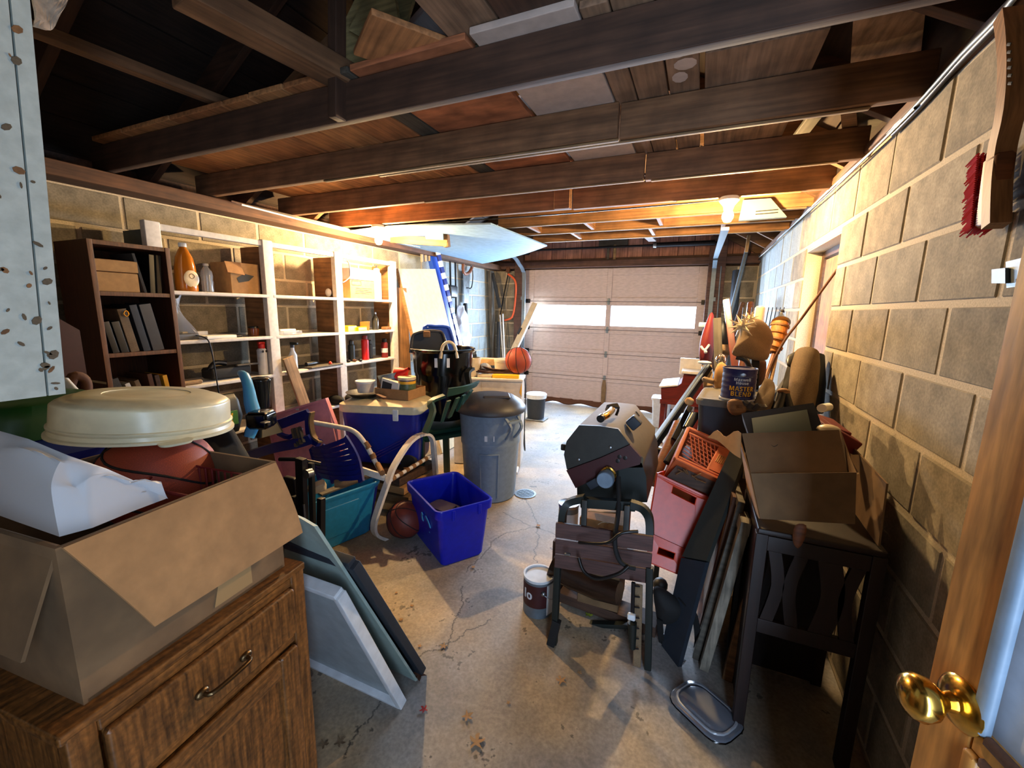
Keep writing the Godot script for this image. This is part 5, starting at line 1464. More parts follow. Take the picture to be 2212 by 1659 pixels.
	for k in 3: part("swoosh", geo().tube([kc + kb * Vector3(-0.08, 0.05 - 0.02 * k, 0.168), kc + kb * Vector3(0.06, 0.13 - 0.02 * k, 0.176), kc + kb * Vector3(0.24, 0.23 - 0.02 * k, 0.165)], 0.006, 6, false, 5), M.cooler_blue, kz)
	part("wheel", geo().lathe([[0.0, -0.02], [0.055, -0.02], [0.06, -0.012], [0.06, 0.012], [0.055, 0.02], [0.03, 0.024], [0.0, 0.024]], kc + kb * Vector3(0.2, 0.02, 0.15), 24, kb * Basis(Vector3.RIGHT, PI / 2)), M.black_rubber, kz)
	for k in 4: plank("cardboard_sheet", Vector3(-2.25, 0.06 + 0.07 * k, -2.3 - 0.03 * k), Vector3(-1.75, 0.05 + 0.07 * k, -2.42 + 0.02 * k), 0.4, 0.05, Vector3.UP, [M.card_light, M.card_dark, M.card, M.dark_wood][k]); tag(get_child(-1), ["flattened light carton at the bottom under the blue cooler", "dark flattened carton second from the floor under the blue cooler", "flattened carton third from the floor under the blue cooler", "dark board directly under the blue cooler"][k], "carton", "flat cartons under the cooler")
	# on the cooler: pan, white tub, carton with cans
	var ky := kc + Vector3(0, 0.462, 0)
	var pn := thing("frying_pan", "dark frying pan on the cooler lid under the white tub", "pan")
	part("bowl", geo().lathe([[0.0, 0.0], [0.09, 0.0], [0.13, 0.03], [0.135, 0.034], [0.128, 0.034], [0.088, 0.006], [0.0, 0.006]], ky + kb * Vector3(-0.16, 0, 0.04), 28), M.dark_steel, pn)
	part("handle", geo().rod(ky + kb * Vector3(-0.05, 0.028, 0.09), ky + kb * Vector3(0.05, 0.02, 0.17), 0.03, 0.012), M.rust, pn)
	var wt := thing("margarine_tub", "white plastic tub standing in the frying pan", "tub")
	part("tub", geo().lathe([[0.0, 0.0], [0.055, 0.0], [0.066, 0.075], [0.066, 0.078]], ky + kb * Vector3(-0.16, 0.03, 0.03), 24), M.white_enamel, wt)
	part("lid", geo().lathe([[0.07, 0.07], [0.071, 0.084], [0.064, 0.086], [0.062, 0.081], [0.0, 0.081]], ky + kb * Vector3(-0.16, 0.03, 0.03), 24), M.white_plastic, wt)
	var ct := thing("carton_tray", "low open brown carton on the cooler lid holding cans", "carton")
	var cb := kb * Basis(Vector3.UP, -0.25)
	var cc := ky + kb * Vector3(0.09, 0.0, -0.01)
	part("bottom", geo().box(cc + Vector3(0, 0.003, 0), Vector3(0.28, 0.006, 0.22), 0.001, cb), M.card, ct)
	for q in [[0.14, 0.0, 0.004, 0.22], [-0.14, 0.0, 0.004, 0.22], [0.0, 0.11, 0.28, 0.004], [0.0, -0.11, 0.28, 0.004]]:
		part("side", geo().box(cc + cb * Vector3(q[0], 0.035, q[1]), Vector3(q[2], 0.07, q[3]), 0.001, cb), M.card, ct)
	var cn := thing("coffee_can", "blue printed can with a beige lid in the carton on the cooler", "can")
	var cat := cc + cb * Vector3(0.07, 0.008, 0.02)
	part("body", geo().lathe(can_prof(0.062, 0.14), cat, 28), M.label_blue, cn)
	part("lid", geo().lathe([[0.064, 0.126], [0.065, 0.145], [0.06, 0.147], [0.0, 0.146]], cat, 28), M.cream, cn)
	part("picture", geo().lathe([[0.0622, 0.05], [0.0624, 0.052], [0.0624, 0.1], [0.0622, 0.102]], cat, 28), mat("can_picture", Color(0.35, 0.42, 0.3), 0.4, "blotch", Vector3.ONE * 14.0), cn)
	part("picture_top", geo().lathe([[0.0624, 0.098], [0.0626, 0.1], [0.0626, 0.116], [0.0624, 0.118]], cat, 28), M.gold, cn)
	part("price_tag", geo().rod(cat + cb * Basis(Vector3.UP, 0.5) * Vector3(0, 0.015, 0.063), cat + cb * Basis(Vector3.UP, 0.5) * Vector3(0, 0.035, 0.063), 0.02, 0.002, cb * Basis(Vector3.UP, 0.5) * Vector3.BACK), M.white_plastic, cn)
	var pt := thing("metal_pot", "pale blue grey metal pot with a red funnel in it behind the carton tray", "pot")
	part("pot", geo().lathe([[0.0, 0.0], [0.075, 0.0], [0.1, 0.15], [0.104, 0.152], [0.096, 0.15], [0.07, 0.01]], cc + cb * Vector3(-0.07, 0.01, -0.03), 28, Basis(Vector3.BACK, 0.22)), M.galvanised, pt)
	single("red_funnel", geo().lathe([[0.055, 0.0], [0.065, 0.004], [0.02, 0.07], [0.012, 0.11]], cc + cb * Vector3(-0.02, 0.15, -0.03), 22, Basis.from_euler(Vector3(0.3, 0, -1.0))), M.red, "red plastic funnel lying in the metal pot on the cooler", "funnel")
	var cw := thing("white_carton", "white printed carton leaning beside the blue can on the cooler", "carton")
	part("body", geo().box(cc + cb * Vector3(-0.03, 0.075, 0.07), Vector3(0.15, 0.11, 0.045), 0.004, cb * Basis(Vector3.BACK, -0.2)), M.paper, cw)
	part("print", geo().box(cc + cb * Vector3(-0.05, 0.085, 0.094), Vector3(0.08, 0.06, 0.002), 0.0, cb * Basis(Vector3.BACK, -0.2)), M.slate, cw)
	# black tub with lids in it, on the green chair
	var bt := thing("black_tub", "big glossy black tub with rope handles standing on the green chairs", "tub")
	var bc := Vector3(-1.84, 0.56, -2.83)
	round_bin(bt, bc, [[0.0, 0.0], [0.17, 0.0], [0.18, 0.01], [0.2, 0.16], [0.215, 0.2], [0.222, 0.36], [0.228, 0.37], [0.236, 0.53], [0.252, 0.54], [0.255, 0.555], [0.245, 0.56], [0.23, 0.545], [0.175, 0.02], [0.0, 0.02]], M.black_gloss)
	var rope := func(a: float) -> Array: return [bc + Basis(Vector3.UP, a - 0.25) * Vector3(0, 0.5, 0.25), bc + Basis(Vector3.UP, a - 0.18) * Vector3(0, 0.59, 0.24), bc + Basis(Vector3.UP, a) * Vector3(0, 0.62, 0.24), bc + Basis(Vector3.UP, a + 0.18) * Vector3(0, 0.59, 0.24), bc + Basis(Vector3.UP, a + 0.25) * Vector3(0, 0.5, 0.25)]
	for a in [0.75, -1.5]: part("rope_handle", geo().tube(rope.call(a), 0.012, 8, false, 4), M.cream, bt)
	for k in 2: part("sticker", geo().rod(bc + Basis(Vector3.UP, 0.35 + 0.38 * k) * Vector3(0, 0.43, 0.235), bc + Basis(Vector3.UP, 0.35 + 0.38 * k) * Vector3(0, 0.5, 0.238), 0.022, 0.002, Basis(Vector3.UP, 0.35 + 0.38 * k) * Vector3.BACK, 0.0), M.white_plastic, bt)
	for k in 2:
		var lt := thing("storage_cover", ["grey tote lid with a tan clip standing in the black tub", "bright blue tote lid standing behind the grey one in the black tub"][k], "lid", "tote lids in the black tub")
		var ol: Array = [[Vector3(-2.05, 1.077, -2.693), Vector3(-2.047, 1.195, -2.717), Vector3(-2.024, 1.227, -2.734), Vector3(-1.961, 1.245, -2.787), Vector3(-1.898, 1.242, -2.847), Vector3(-1.859, 1.217, -2.86), Vector3(-1.81, 1.077, -2.854)], [Vector3(-2.08, 1.058, -2.898), Vector3(-2.091, 1.262, -2.933), Vector3(-2.019, 1.274, -2.989), Vector3(-1.954, 1.271, -3.05), Vector3(-1.916, 1.237, -3.06), Vector3(-1.854, 1.058, -3.053)]][k]
		var lz := Vector3(-0.5, 0.0, -0.8)
		part("panel", geo().prism(ol, lz * 0.02), [M.slate, M.royal][k], lt)
		part("rim", geo().tube(ol, 0.013, 8, false, 3), [M.lid_grey, M.royal][k], lt)
		if k == 0: part("clip", geo().box(Vector3(-1.935, 1.223, -2.75), Vector3(0.05, 0.05, 0.03), 0.006, Basis(Vector3.UP, 0.5)), M.tan_wood, lt)
	# green resin chairs
	for k in 2:
		var gt := thing("resin_chair", ["dark green resin chair whose backrest shows beside the grey trash bin", "second dark green resin chair nested under the first"][k], "chair", "dark green resin chairs")
		var gy := -0.05 * k
		var seat := Vector3(-1.86, 0.5 + gy, -2.72)
		var gb := Basis(Vector3.UP, -0.55)
		part("seat", geo().loft([[0.0, 0.2, 0.2, 0.06], [0.03, 0.22, 0.22, 0.06], [0.04, 0.2, 0.2, 0.06]], seat, gb), M.green_chair, gt)
		for q in [[-0.19, 0.19], [0.19, 0.19], [-0.19, -0.19], [0.19, -0.19]]:
			part("leg", geo().strip([seat + gb * Vector3(q[0], 0.0, q[1]), seat + gb * Vector3(q[0] * 1.1, -0.5 - gy + 0.005, q[1] * 1.1)], 0.05, 0.03, gb * Vector3(q[0], 0, -q[1])), M.green_chair, gt)
		if k == 0:
			# a curved back with V slots, at the side towards +x
			var bk := func(u: float, v: float) -> Vector3: return (Vector3(-1.54, 0.703, -2.347)).lerp(Vector3(-1.504, 0.787, -2.601), u).lerp((Vector3(-1.493, 0.904, -2.351)).lerp(Vector3(-1.455, 0.906, -2.7), u), v) + Vector3(0.03, 0, 0.04) * sin(PI * u)
			part("back_top", geo().field(func(u, v): return bk.call(u, 0.72 + 0.28 * v), 10, 3, 0.015), M.green_chair, gt)
			for q in [[0.0, 0.13], [0.3, 0.42], [0.58, 0.7], [0.87, 1.0]]:
				part("back_slat", geo().field(func(u, v): return bk.call(lerpf(q[0], q[1], u) + 0.06 * (v - 0.5) * (1 if q[0] < 0.5 else -1), v * 0.74 - 0.2), 3, 4, 0.015), M.green_chair, gt)
			part("arm", geo().strip([Vector3(-1.55, 0.637, -2.164), Vector3(-1.544, 0.757, -2.245), Vector3(-1.591, 0.811, -2.29), Vector3(-1.538, 0.842, -2.374)], 0.05, 0.018, Vector3(1, 0, 0.4), 3), M.green_chair, gt)
			part("arm", geo().strip([Vector3(-1.561, 0.86, -2.756), Vector3(-1.581, 0.946, -2.763), Vector3(-1.576, 0.971, -2.826)], 0.05, 0.02, Vector3(1, 0, 0.3), 3), M.dark_green, gt)
	# white freezer chest
	var fz := thing("chest_cabinet", "white enamel cabinet with a laden top beyond the grey trash bin", "cabinet")
	var f0 := Vector3(-1.395, 0, -3.40)
	var fb := Basis(Vector3.UP, 0.0)
	var fd := 0.27
	var fw := 0.62
	var ex := (Vector3(-1.88, 0, -3.24) - Vector3(-1.36, 0, -3.40)).normalized()
	var ez := Vector3(ex.z, 0, -ex.x)
	if ez.z > 0: ez = -ez
	var cbz := Basis(-ex, Vector3.UP, -ez)
	var fc := f0 + ex * fw / 2 + ez * fd / 2
	part("body", geo().box(fc + Vector3(0, 0.40, 0), Vector3(fw, 0.79, fd), 0.008, cbz), M.white_enamel, fz)
	part("top", geo().box(fc + Vector3(0, 0.805, 0), Vector3(fw + 0.015, 0.03, fd + 0.015), 0.006, cbz), M.white_enamel, fz)
	part("edge_chip", geo().prism([f0 + Vector3(0.0, 0.79, 0.003), f0 + Vector3(0.0, 0.66, 0.003), f0 + Vector3(-0.02, 0.7, 0.01)], Vector3(0.002, 0, 0.002)), M.gold, fz)
	part("seam", geo().rod(fc + cbz * Vector3(-0.05, 0.02, fd / 2 + 0.001), fc + cbz * Vector3(-0.05, 0.78, fd / 2 + 0.001), 0.003, 0.002, cbz * Vector3.BACK, 0.0), M.cream, fz)
	var ft := fc + Vector3(0, 0.82, 0)
	basketball(ft + cbz * Vector3(0.26, 0.15, 0.0), 0.12, M.ball, "orange basketball on top of the white cabinet", Basis.from_euler(Vector3(0.15, 0.25, 0.12)))
	single("yellow_level", geo().box(ft + cbz * Vector3(0.16, 0.016, 0.09), Vector3(0.24, 0.03, 0.06), 0.003, cbz), M.yellow, "short yellow level at the front edge of the white cabinet's top", "level")
	single("pale_level", geo().box(ft + cbz * Vector3(-0.03, 0.013, 0.09), Vector3(0.13, 0.026, 0.06), 0.003, cbz), M.cream, "pale yellow block beside the yellow level on the white cabinet", "block")
	for k in 6:
		var s := rng.randf_range(-0.05, 0.05)
		single("twig", geo().tube([ft + cbz * Vector3(-0.16 + s, 0.05 + 0.01 * k, 0.05 - 0.02 * k), ft + cbz * Vector3(0.02 + s, 0.04 + 0.006 * k, 0.06 - s), ft + cbz * Vector3(0.2 + s, 0.035 + 0.004 * k, 0.03 - 0.01 * k), ft + cbz * Vector3(0.28, 0.034, 0.06 - 0.02 * k)], [0.008, 0.006, 0.005, 0.003], 6, false, 3), M.rust if k % 2 else M.log, ["lowest dry twig", "second dry twig", "third dry twig", "fourth dry twig", "fifth dry twig", "topmost dry twig"][k] + " of the tangle across the top of the white cabinet", "twig", "dry twigs on the white cabinet")
	var rcn := thing("round_container", "round translucent container behind the orange basketball", "container")
	part("tub", geo().lathe([[0.0, 0.0], [0.085, 0.0], [0.092, 0.1], [0.09, 0.1]], ft + cbz * Vector3(0.12, 0.03, -0.08), 24), M.cream, rcn)
	part("lid", geo().lathe([[0.095, 0.095], [0.096, 0.118], [0.09, 0.122], [0.0, 0.12]], ft + cbz * Vector3(0.12, 0.03, -0.08), 24), M.cream_lid, rcn)
	var bk2 := thing("paint_bucket", "beige bucket of papers at the left end of the white cabinet", "bucket")
	part("body", geo().lathe([[0.0, 0.0], [0.1, 0.0], [0.115, 0.14], [0.12, 0.15], [0.12, 0.165], [0.108, 0.165], [0.095, 0.02]], ft + cbz * Vector3(-0.2, 0.0, 0.02), 24), M.cream, bk2)
	single("dark_booklet", geo().box(ft + cbz * Vector3(-0.19, 0.19, 0.02), Vector3(0.14, 0.035, 0.1), 0.004, cbz * Basis.from_euler(Vector3(0.2, 0.2, 0.1))), M.slate, "dark slanted packet sticking out of the beige bucket", "packet")
	single("white_booklet", geo().box(ft + cbz * Vector3(-0.22, 0.215, 0.0), Vector3(0.13, 0.025, 0.1), 0.003, cbz * Basis.from_euler(Vector3(0.1, 0.5, 0.25))), M.paper, "white papers on top of the dark packet in the beige bucket", "papers")
	single("flat_carton", geo().box(ft + cbz * Vector3(-0.06, 0.11, -0.18), Vector3(0.24, 0.06, 0.12), 0.004, cbz), M.card_light, "tan flat carton behind the beige bucket", "carton")
	single("plastic_wad", geo().ball(ft + cbz * Vector3(-0.05, 0.06, -0.02), 0.055, 14, Vector3(1.2, 1, 0.8)), M.bag_white, "wad of clear plastic between the bucket and the round container", "plastic")
	single("foam_block", geo().box(Vector3(-1.414, 0, -3.321) + Vector3(-0.02, 0.012, 0.03), Vector3(0.12, 0.022, 0.14), 0.004, cbz), M.white_plastic, "white foam block on the floor at the foot of the white cabinet", "foam block")
	single("looped_cable", geo().tube([ft + cbz * Vector3(0.315, -0.02, -0.05), ft + cbz * Vector3(0.33, -0.15, -0.05), ft + cbz * Vector3(0.325, -0.45, -0.05), ft + cbz * Vector3(0.33, -0.6, -0.04), ft + cbz * Vector3(0.34, -0.7, 0.0), ft + cbz * Vector3(0.33, -0.62, 0.03), ft + cbz * Vector3(0.33, -0.5, -0.02)], 0.005, 6, false, 4), M.black, "black power cord looped down the side of the white cabinet", "cord")
	var wb := thing("lidded_bucket", "black printed bucket with a white lid behind the white cabinet", "bucket")
	var wc: Vector3 = Vector3(-1.894, 0, -5.118)
	part("body", geo().lathe([[0.0, 0.02], [0.11, 0.02], [0.125, 0.3], [0.0, 0.3]], wc, 24), M.slate, wb)
	part("lid", geo().lathe([[0.135, 0.29], [0.14, 0.34], [0.13, 0.35], [0.0, 0.35]], wc, 24), M.white_plastic, wb)
	part("stand", geo().box(wc + Vector3(0.02, 0.01, 0.02), Vector3(0.26, 0.02, 0.2), 0.004), M.steel, wb)
	# floor drain
	var dr := thing("floor_drain", "round steel drain grate set in the concrete floor", "drain")
	var dc: Vector3 = Vector3(-1.142, 0, -2.903) + Vector3(0, 0.003, 0)
	part("rim", geo().lathe([[0.085, -0.003], [0.085, 0.002], [0.07, 0.003], [0.07, -0.003]], dc, 28), M.galvanised, dr)
	part("pit", geo().lathe([[0.07, -0.0005], [0.0, -0.0005]], dc, 28), M.black, dr)
	for k in 7: part("slot_bar", geo().box(dc + Vector3(0, 0.001, -0.055 + 0.0183 * k), Vector3(2.0 * sqrt(0.0049 - pow(-0.055 + 0.0183 * k, 2)), 0.003, 0.008), 0.0), M.galvanised, dr)


# ---------------------------------------------------------------- the pile along the right wall, and the grill

func pillow(poly: Array, bulge: Vector3, thin := 0.2, n := 5) -> Geo:
	# a rounded body over a flat outline: bulges by bulge in front and by thin of it behind
	var g := geo()
	var m := Vector3.ZERO
	for q in poly: m += q / poly.size()
	var ccw: float = 0.0
	for i in poly.size(): ccw += (poly[i] - m).cross(poly[(i + 1) % poly.size()] - m).dot(bulge)
	var ring := poly.duplicate()
	if ccw < 0.0: ring.reverse()
	var rows := []
	for k in range(-n, n + 1):
		var a := PI / 2 * k / n
		var row := PackedVector3Array()
		for q in ring: row.append(m + (q - m) * maxf(cos(a), 0.001) + bulge * (sin(a) if k > 0 else sin(a) * thin))
		rows.append(row)
	return g.rings(rows, true, false)


func round_outline(p: Array, n := 3) -> Array:
	var o := []
	for i in p.size():
		for s in n: o.append(p[i].cubic_interpolate(p[(i + 1) % p.size()], p[i - 1], p[(i + 2) % p.size()], float(s) / n))
	return o


func sash(label: String, nb: Vector3, nt: Vector3, ft: Vector3, fb: Vector3, w: float, th: float, m: Material) -> void:
	# a glazed wooden frame with corners near-bottom, near-top, far-top, far-bottom
	var t := thing("old_window", label, "window frame", "old window frames leaning on the right")
	var n := (ft - nb).cross(fb - nt).normalized()
	var c := [nb, nt, ft, fb]
	for i in 4:
		var a: Vector3 = c[i]
		var b: Vector3 = c[(i + 1) % 4]
		var mid: Vector3 = (nb + nt + ft + fb) / 4.0
		var inw: Vector3 = (mid - (a + b) / 2)
		inw = (inw - (b - a).normalized() * inw.dot((b - a).normalized())).normalized() * w / 2
		part(["stile", "rail", "stile", "rail"][i], geo().rod(a + inw, b + inw, w, th, n), m, t)
	part("pane", geo().sheet(c[0].lerp(c[2], 0.06), c[1].lerp(c[3], 0.06), c[2].lerp(c[0], 0.06), c[3].lerp(c[1], 0.06), 0.003), M.opaque_pane, t)


func right_side() -> void:
	# ------------------------------------------------ gas grill on its cart
	var t := thing("gas_grill", "dusty gas grill with a dark hood on a slatted cart in the aisle", "grill")
	var zf := -1.72
	var ext := Vector3(0, 0, -0.5)
	var hood := [Vector3(-0.486, 0.866, -1.72), Vector3(-0.496, 0.803, -1.72), Vector3(-0.48, 0.737, -1.72), Vector3(-0.334, 0.818, -1.72), Vector3(-0.222, 0.89, -1.72), Vector3(-0.272, 0.948, -1.72), Vector3(-0.349, 0.95, -1.72), Vector3(-0.434, 0.943, -1.72)]
	part("hood", geo().prism([hood[0], hood[1], hood[2], Vector3(-0.166, 0.796, -1.72), Vector3(-0.165, 0.835, -1.72), hood[4], hood[5], hood[6], hood[7]], ext), mat("hood_dust", Color(0.36, 0.31, 0.22), 0.7, "dust", Vector3.ONE * 4.0), t)
	part("end_panel", geo().prism(hood, Vector3(0, 0, 0.012)), M.hood, t)
	part("band", geo().prism([Vector3(-0.48, 0.735, -1.72), Vector3(-0.334, 0.816, -1.72), Vector3(-0.22, 0.89, -1.72), Vector3(-0.173, 0.844, -1.72), Vector3(-0.175, 0.814, -1.72), Vector3(-0.262, 0.773, -1.72), Vector3(-0.348, 0.723, -1.72), Vector3(-0.435, 0.662, -1.72)], Vector3(0, 0, 0.02)), M.maroon, t)
	part("firebox", geo().prism([Vector3(-0.435, 0.664, -1.72), Vector3(-0.431, 0.613, -1.72), Vector3(-0.342, 0.607, -1.72), Vector3(-0.138, 0.65, -1.72), Vector3(-0.149, 0.759, -1.72), Vector3(-0.171, 0.815, -1.72), Vector3(-0.262, 0.775, -1.72)], Vector3(0, 0, -0.5)), M.dark_green, t)
	part("burner_knob", geo().lathe([[0.0, 0.0], [0.035, 0.0], [0.036, 0.05], [0.032, 0.055], [0.0, 0.055]], Vector3(-0.304, 0.738, -1.71), 22, Basis(Vector3.RIGHT, PI / 2)), M.bin_grey, t)
	part("knob_ring", geo().tube([Vector3(-0.331, 0.747, -1.69), Vector3(-0.302, 0.783, -1.69), Vector3(-0.271, 0.764, -1.69), Vector3(-0.273, 0.731, -1.69), Vector3(-0.303, 0.717, -1.69)], 0.006, 6, true, 4), M.brass, t)
	part("drip_arm", geo().rod(Vector3(-0.326, 0.727, -1.69), Vector3(-0.376, 0.687, -1.69), 0.035, 0.02, Vector3.BACK), M.slate, t)
	for q in [Vector3(-0.298, 0.865, -1.705), Vector3(-0.429, 0.791, -1.705)]: part("bolt", geo().ball(q, 0.007, 10, Vector3(1, 1, 0.5)), M.steel, t)
	for q in [Vector3(-0.258, 0.833, -1.7), Vector3(-0.235, 0.832, -1.7), Vector3(-0.264, 0.814, -1.7)]: part("vent_hole", geo().ball(q, 0.009, 10, Vector3(1, 1, 0.15)), M.black, t)
	var hy := 0.985
	part("lid_handle", geo().tube([Vector3(-0.336, 0.995, -1.669), Vector3(-0.32, 1, -1.716), Vector3(-0.32, 1, -1.818)], 0.014, 12, false, 3), M.brass, t)
	part("handle_end", geo().tube([Vector3(-0.336, 0.994, -1.657), Vector3(-0.334, 0.996, -1.683)], 0.016, 12), M.black, t)
	part("handle_bracket", geo().strip([Vector3(-0.36, 0.97, -1.95), Vector3(-0.335, 1.01, -1.853), Vector3(-0.304, 1.01, -1.859), Vector3(-0.31, 0.97, -1.895)], 0.03, 0.012, Vector3(0, 0.2, 1)), M.black, t)
	part("thermometer_plate", geo().box((hood[4] + hood[5]) / 2 + Vector3(0.02, 0.03, -0.12), Vector3(0.05, 0.05, 0.04), 0.005, Basis(Vector3.BACK, -0.75)), M.slate, t)
	for k in 5: part("hood_vent", geo().rod((hood[4]).lerp(hood[5], 0.35) + Vector3(0.003, 0.003, -0.16 - 0.06 * k), (hood[4]).lerp(hood[5], 0.75) + Vector3(0.003, 0.003, -0.16 - 0.06 * k), 0.012, 0.004, Vector3(1, 1, 0)), M.black, t)
	part("side_hinge", geo().box(Vector3(-0.516, 0.812, -1.8), Vector3(0.03, 0.03, 0.06), 0.004), M.hood, t)
	# cart: bent arms, slatted shelf hanging down, legs
	var za := -1.6
	part("cart_arm", geo().strip([Vector3(-0.449, 0.553, -1.56), Vector3(-0.451, 0.604, -1.58), Vector3(-0.433, 0.64, -1.6), Vector3(-0.368, 0.672, -1.6)], 0.03, 0.028, Vector3(0, 0, 1), 4), M.dark_green, t)
	part("cart_arm", geo().strip([Vector3(-0.189, 0.685, -1.6), Vector3(-0.143, 0.676, -1.6), Vector3(-0.115, 0.65, -1.58), Vector3(-0.106, 0.596, -1.56)], 0.03, 0.028, Vector3(0, 0, 1), 4), M.dark_green, t)
	part("cross_rail", geo().rod(Vector3(-0.387, 0.647, -1.61), Vector3(-0.172, 0.677, -1.61), 0.03, 0.04, Vector3.UP), M.dark_green, t)
	for q in [[Vector3(-0.365, 0.673, -1.58), Vector3(-0.359, 0.574, -1.56)], [Vector3(-0.198, 0.685, -1.58), Vector3(-0.194, 0.584, -1.56)]]: part("hanger", geo().rod(q[0], q[1], 0.022, 0.012, Vector3.BACK), M.hood, t)
	var sl := [[Vector3(-0.467, 0.575, -1.534), Vector3(-0.095, 0.575, -1.594), 0.575, 0.512], [Vector3(-0.467, 0.503, -1.536), Vector3(-0.095, 0.503, -1.595), 0.503, 0.44], [Vector3(-0.469, 0.432, -1.543), Vector3(-0.097, 0.432, -1.6), 0.432, 0.372]]
	for q in sl:
		var a: Vector3 = q[0]
		var b: Vector3 = q[1]
		plank("slat", Vector3(a.x, (q[2] + q[3]) / 2, a.z), Vector3(b.x, (q[2] + q[3]) / 2, b.z), q[2] - q[3], 0.018, Vector3(a.z - b.z, 0, b.x - a.x), M.slat, t)
	part("leg", geo().rod(Vector3(-0.46, 0, -1.551) + Vector3(0, 0.005, 0), Vector3(-0.46, 0.372, -1.56), 0.026, 0.026, Vector3.BACK), M.dark_green, t)
	part("leg", geo().rod(Vector3(-0.075, 0, -1.585) + Vector3(0, 0.005, 0), Vector3(-0.099, 0.446, -1.59), 0.026, 0.026, Vector3.BACK), M.dark_green, t)
	part("foot_wrap", geo().rod(Vector3(-0.472, 0, -1.545) + Vector3(0.0, 0.0, 0.0), Vector3(-0.451, 0.121, -1.55), 0.035, 0.03, Vector3.BACK), M.black_rubber, t)
	for q in [[Vector3(-0.42, 0.02, -2.15), Vector3(-0.42, 0.62, -2.15)], [Vector3(-0.1, 0.02, -2.15), Vector3(-0.1, 0.62, -2.15)]]: part("leg", geo().rod(q[0], q[1], 0.026, 0.026, Vector3.BACK), M.dark_green, t)
	part("lower_rail", geo().rod(Vector3(-0.482, -0.05, -1.75), Vector3(-0.135, 0.055, -1.75), 0.03, 0.02), M.dark_green, t)
	part("rack_strip", geo().rod(Vector3(-0.132, 0.384, -1.555), Vector3(-0.115, 0.025, -1.555), 0.03, 0.008, Vector3.BACK), M.tan_cloth, t)
	part("rack_rod", geo().rod(Vector3(-0.151, 0.396, -1.54), Vector3(-0.144, 0.224, -1.54), 0.014, 0.014, Vector3.BACK), M.dark_steel, t)
	for k in 7: part("rack_pin", geo().rod((Vector3(-0.154, 0.381, -1.54)).lerp(Vector3(-0.138, 0.113, -1.54), k / 6.0), (Vector3(-0.125, 0.386, -1.54)).lerp(Vector3(-0.112, 0.118, -1.54), k / 6.0), 0.006, 0.006), M.dark_steel, t)
	part("lamp_stub", geo().tube([Vector3(-0.143, 0.232, -1.53), Vector3(-0.135, 0.122, -1.53)], [0.018, 0.02, 0.012], 10), M.dark_green, t)
	part("clamp", geo().box(Vector3(-0.147, 0.26, -1.525), Vector3(0.03, 0.025, 0.02), 0.004), M.white_plastic, t)
	part("gas_hose", geo().tube([Vector3(-0.252, 0.759, -1.67), Vector3(-0.23, 0.662, -1.58), Vector3(-0.225, 0.578, -1.5), Vector3(-0.207, 0.513, -1.49), Vector3(-0.177, 0.489, -1.49), Vector3(-0.144, 0.481, -1.5)], 0.009, 8, false, 5), M.black_rubber, t)
	part("power_cord", geo().tube([Vector3(-0.362, 0.53, -1.5), Vector3(-0.252, 0.567, -1.48), Vector3(-0.2, 0.619, -1.48), Vector3(-0.144, 0.63, -1.5)], 0.006, 8, false, 5), M.black, t)
	part("power_cord", geo().tube([Vector3(-0.359, 0.466, -1.5), Vector3(-0.33, 0.426, -1.48), Vector3(-0.276, 0.418, -1.47), Vector3(-0.201, 0.46, -1.47), Vector3(-0.166, 0.498, -1.48)], 0.007, 8, false, 5), M.black, t)
	part("plug", geo().rod(Vector3(-0.413, 0.473, -1.49), Vector3(-0.39, 0.477, -1.49), 0.012, 0.01), M.steel, t)
	# under the grill
	single("firewood_log", geo().tube([Vector3(-0.559, 0.21, -1.78), Vector3(-0.455, 0.184, -1.78), Vector3(-0.329, 0.179, -1.76), Vector3(-0.226, 0.192, -1.74)], [0.05, 0.055, 0.055, 0.05], 14), M.log, "shiny dark brown bolster lying slanted under the grill's slatted shelf", "bolster")
	plank("floor_board", Vector3(-0.52, 0.035, -1.86), Vector3(-0.06, 0.03, -1.82), 0.11, 0.05, Vector3.UP, M.dark_wood)
	tag(get_child(-1), "dark board on the floor under the brown bolster", "board")
	var am := thing("smile_box", "brown carton with a curved pale mark under the grill's firebox", "box")
	part("carton", geo().box(Vector3(-0.326, 0.447, -1.86) + Vector3(0, -0.03, 0), Vector3(0.2, 0.17, 0.2), 0.004), M.card, am)
	part("flap", geo().sheet(Vector3(-0.39, 0.54, -1.76), Vector3(-0.251, 0.556, -1.76), Vector3(-0.28, 0.526, -1.84), Vector3(-0.397, 0.519, -1.84), 0.003), M.card_light, am)
	part("curved_mark", geo().tube([Vector3(-0.34, 0.487, -1.755), Vector3(-0.32, 0.503, -1.755), Vector3(-0.294, 0.505, -1.755)], 0.002, 5, false, 4), M.cream, am)
	part("prop", geo().box(Vector3(-0.326, 0.447, -1.86) + Vector3(0, -0.245, 0), Vector3(0.19, 0.26, 0.19), 0.004), M.card_dark, am)
	var gc := thing("grey_can", "grey lidded can standing behind the grill's left arm", "can")
	var gca: Vector3 = Vector3(-0.534, 0.454, -1.965) - Vector3(0, 0.19, 0)
	part("body", geo().lathe(can_prof(0.05, 0.19), gca, 22), M.galvanised, gc)
	part("lid", geo().lathe([[0.052, 0.18], [0.052, 0.195], [0.04, 0.192], [0.0, 0.192]], gca, 22), M.steel, gc)
	part("label", geo().lathe([[0.0503, 0.02], [0.0505, 0.022], [0.0505, 0.15], [0.0503, 0.152]], gca, 22), M.white_plastic, gc)
	single("can_crate", geo().box(Vector3(gca.x, gca.y / 2, gca.z), Vector3(0.12, gca.y, 0.12), 0.004), M.dark_wood, "dark wooden crate under the grey can", "crate")
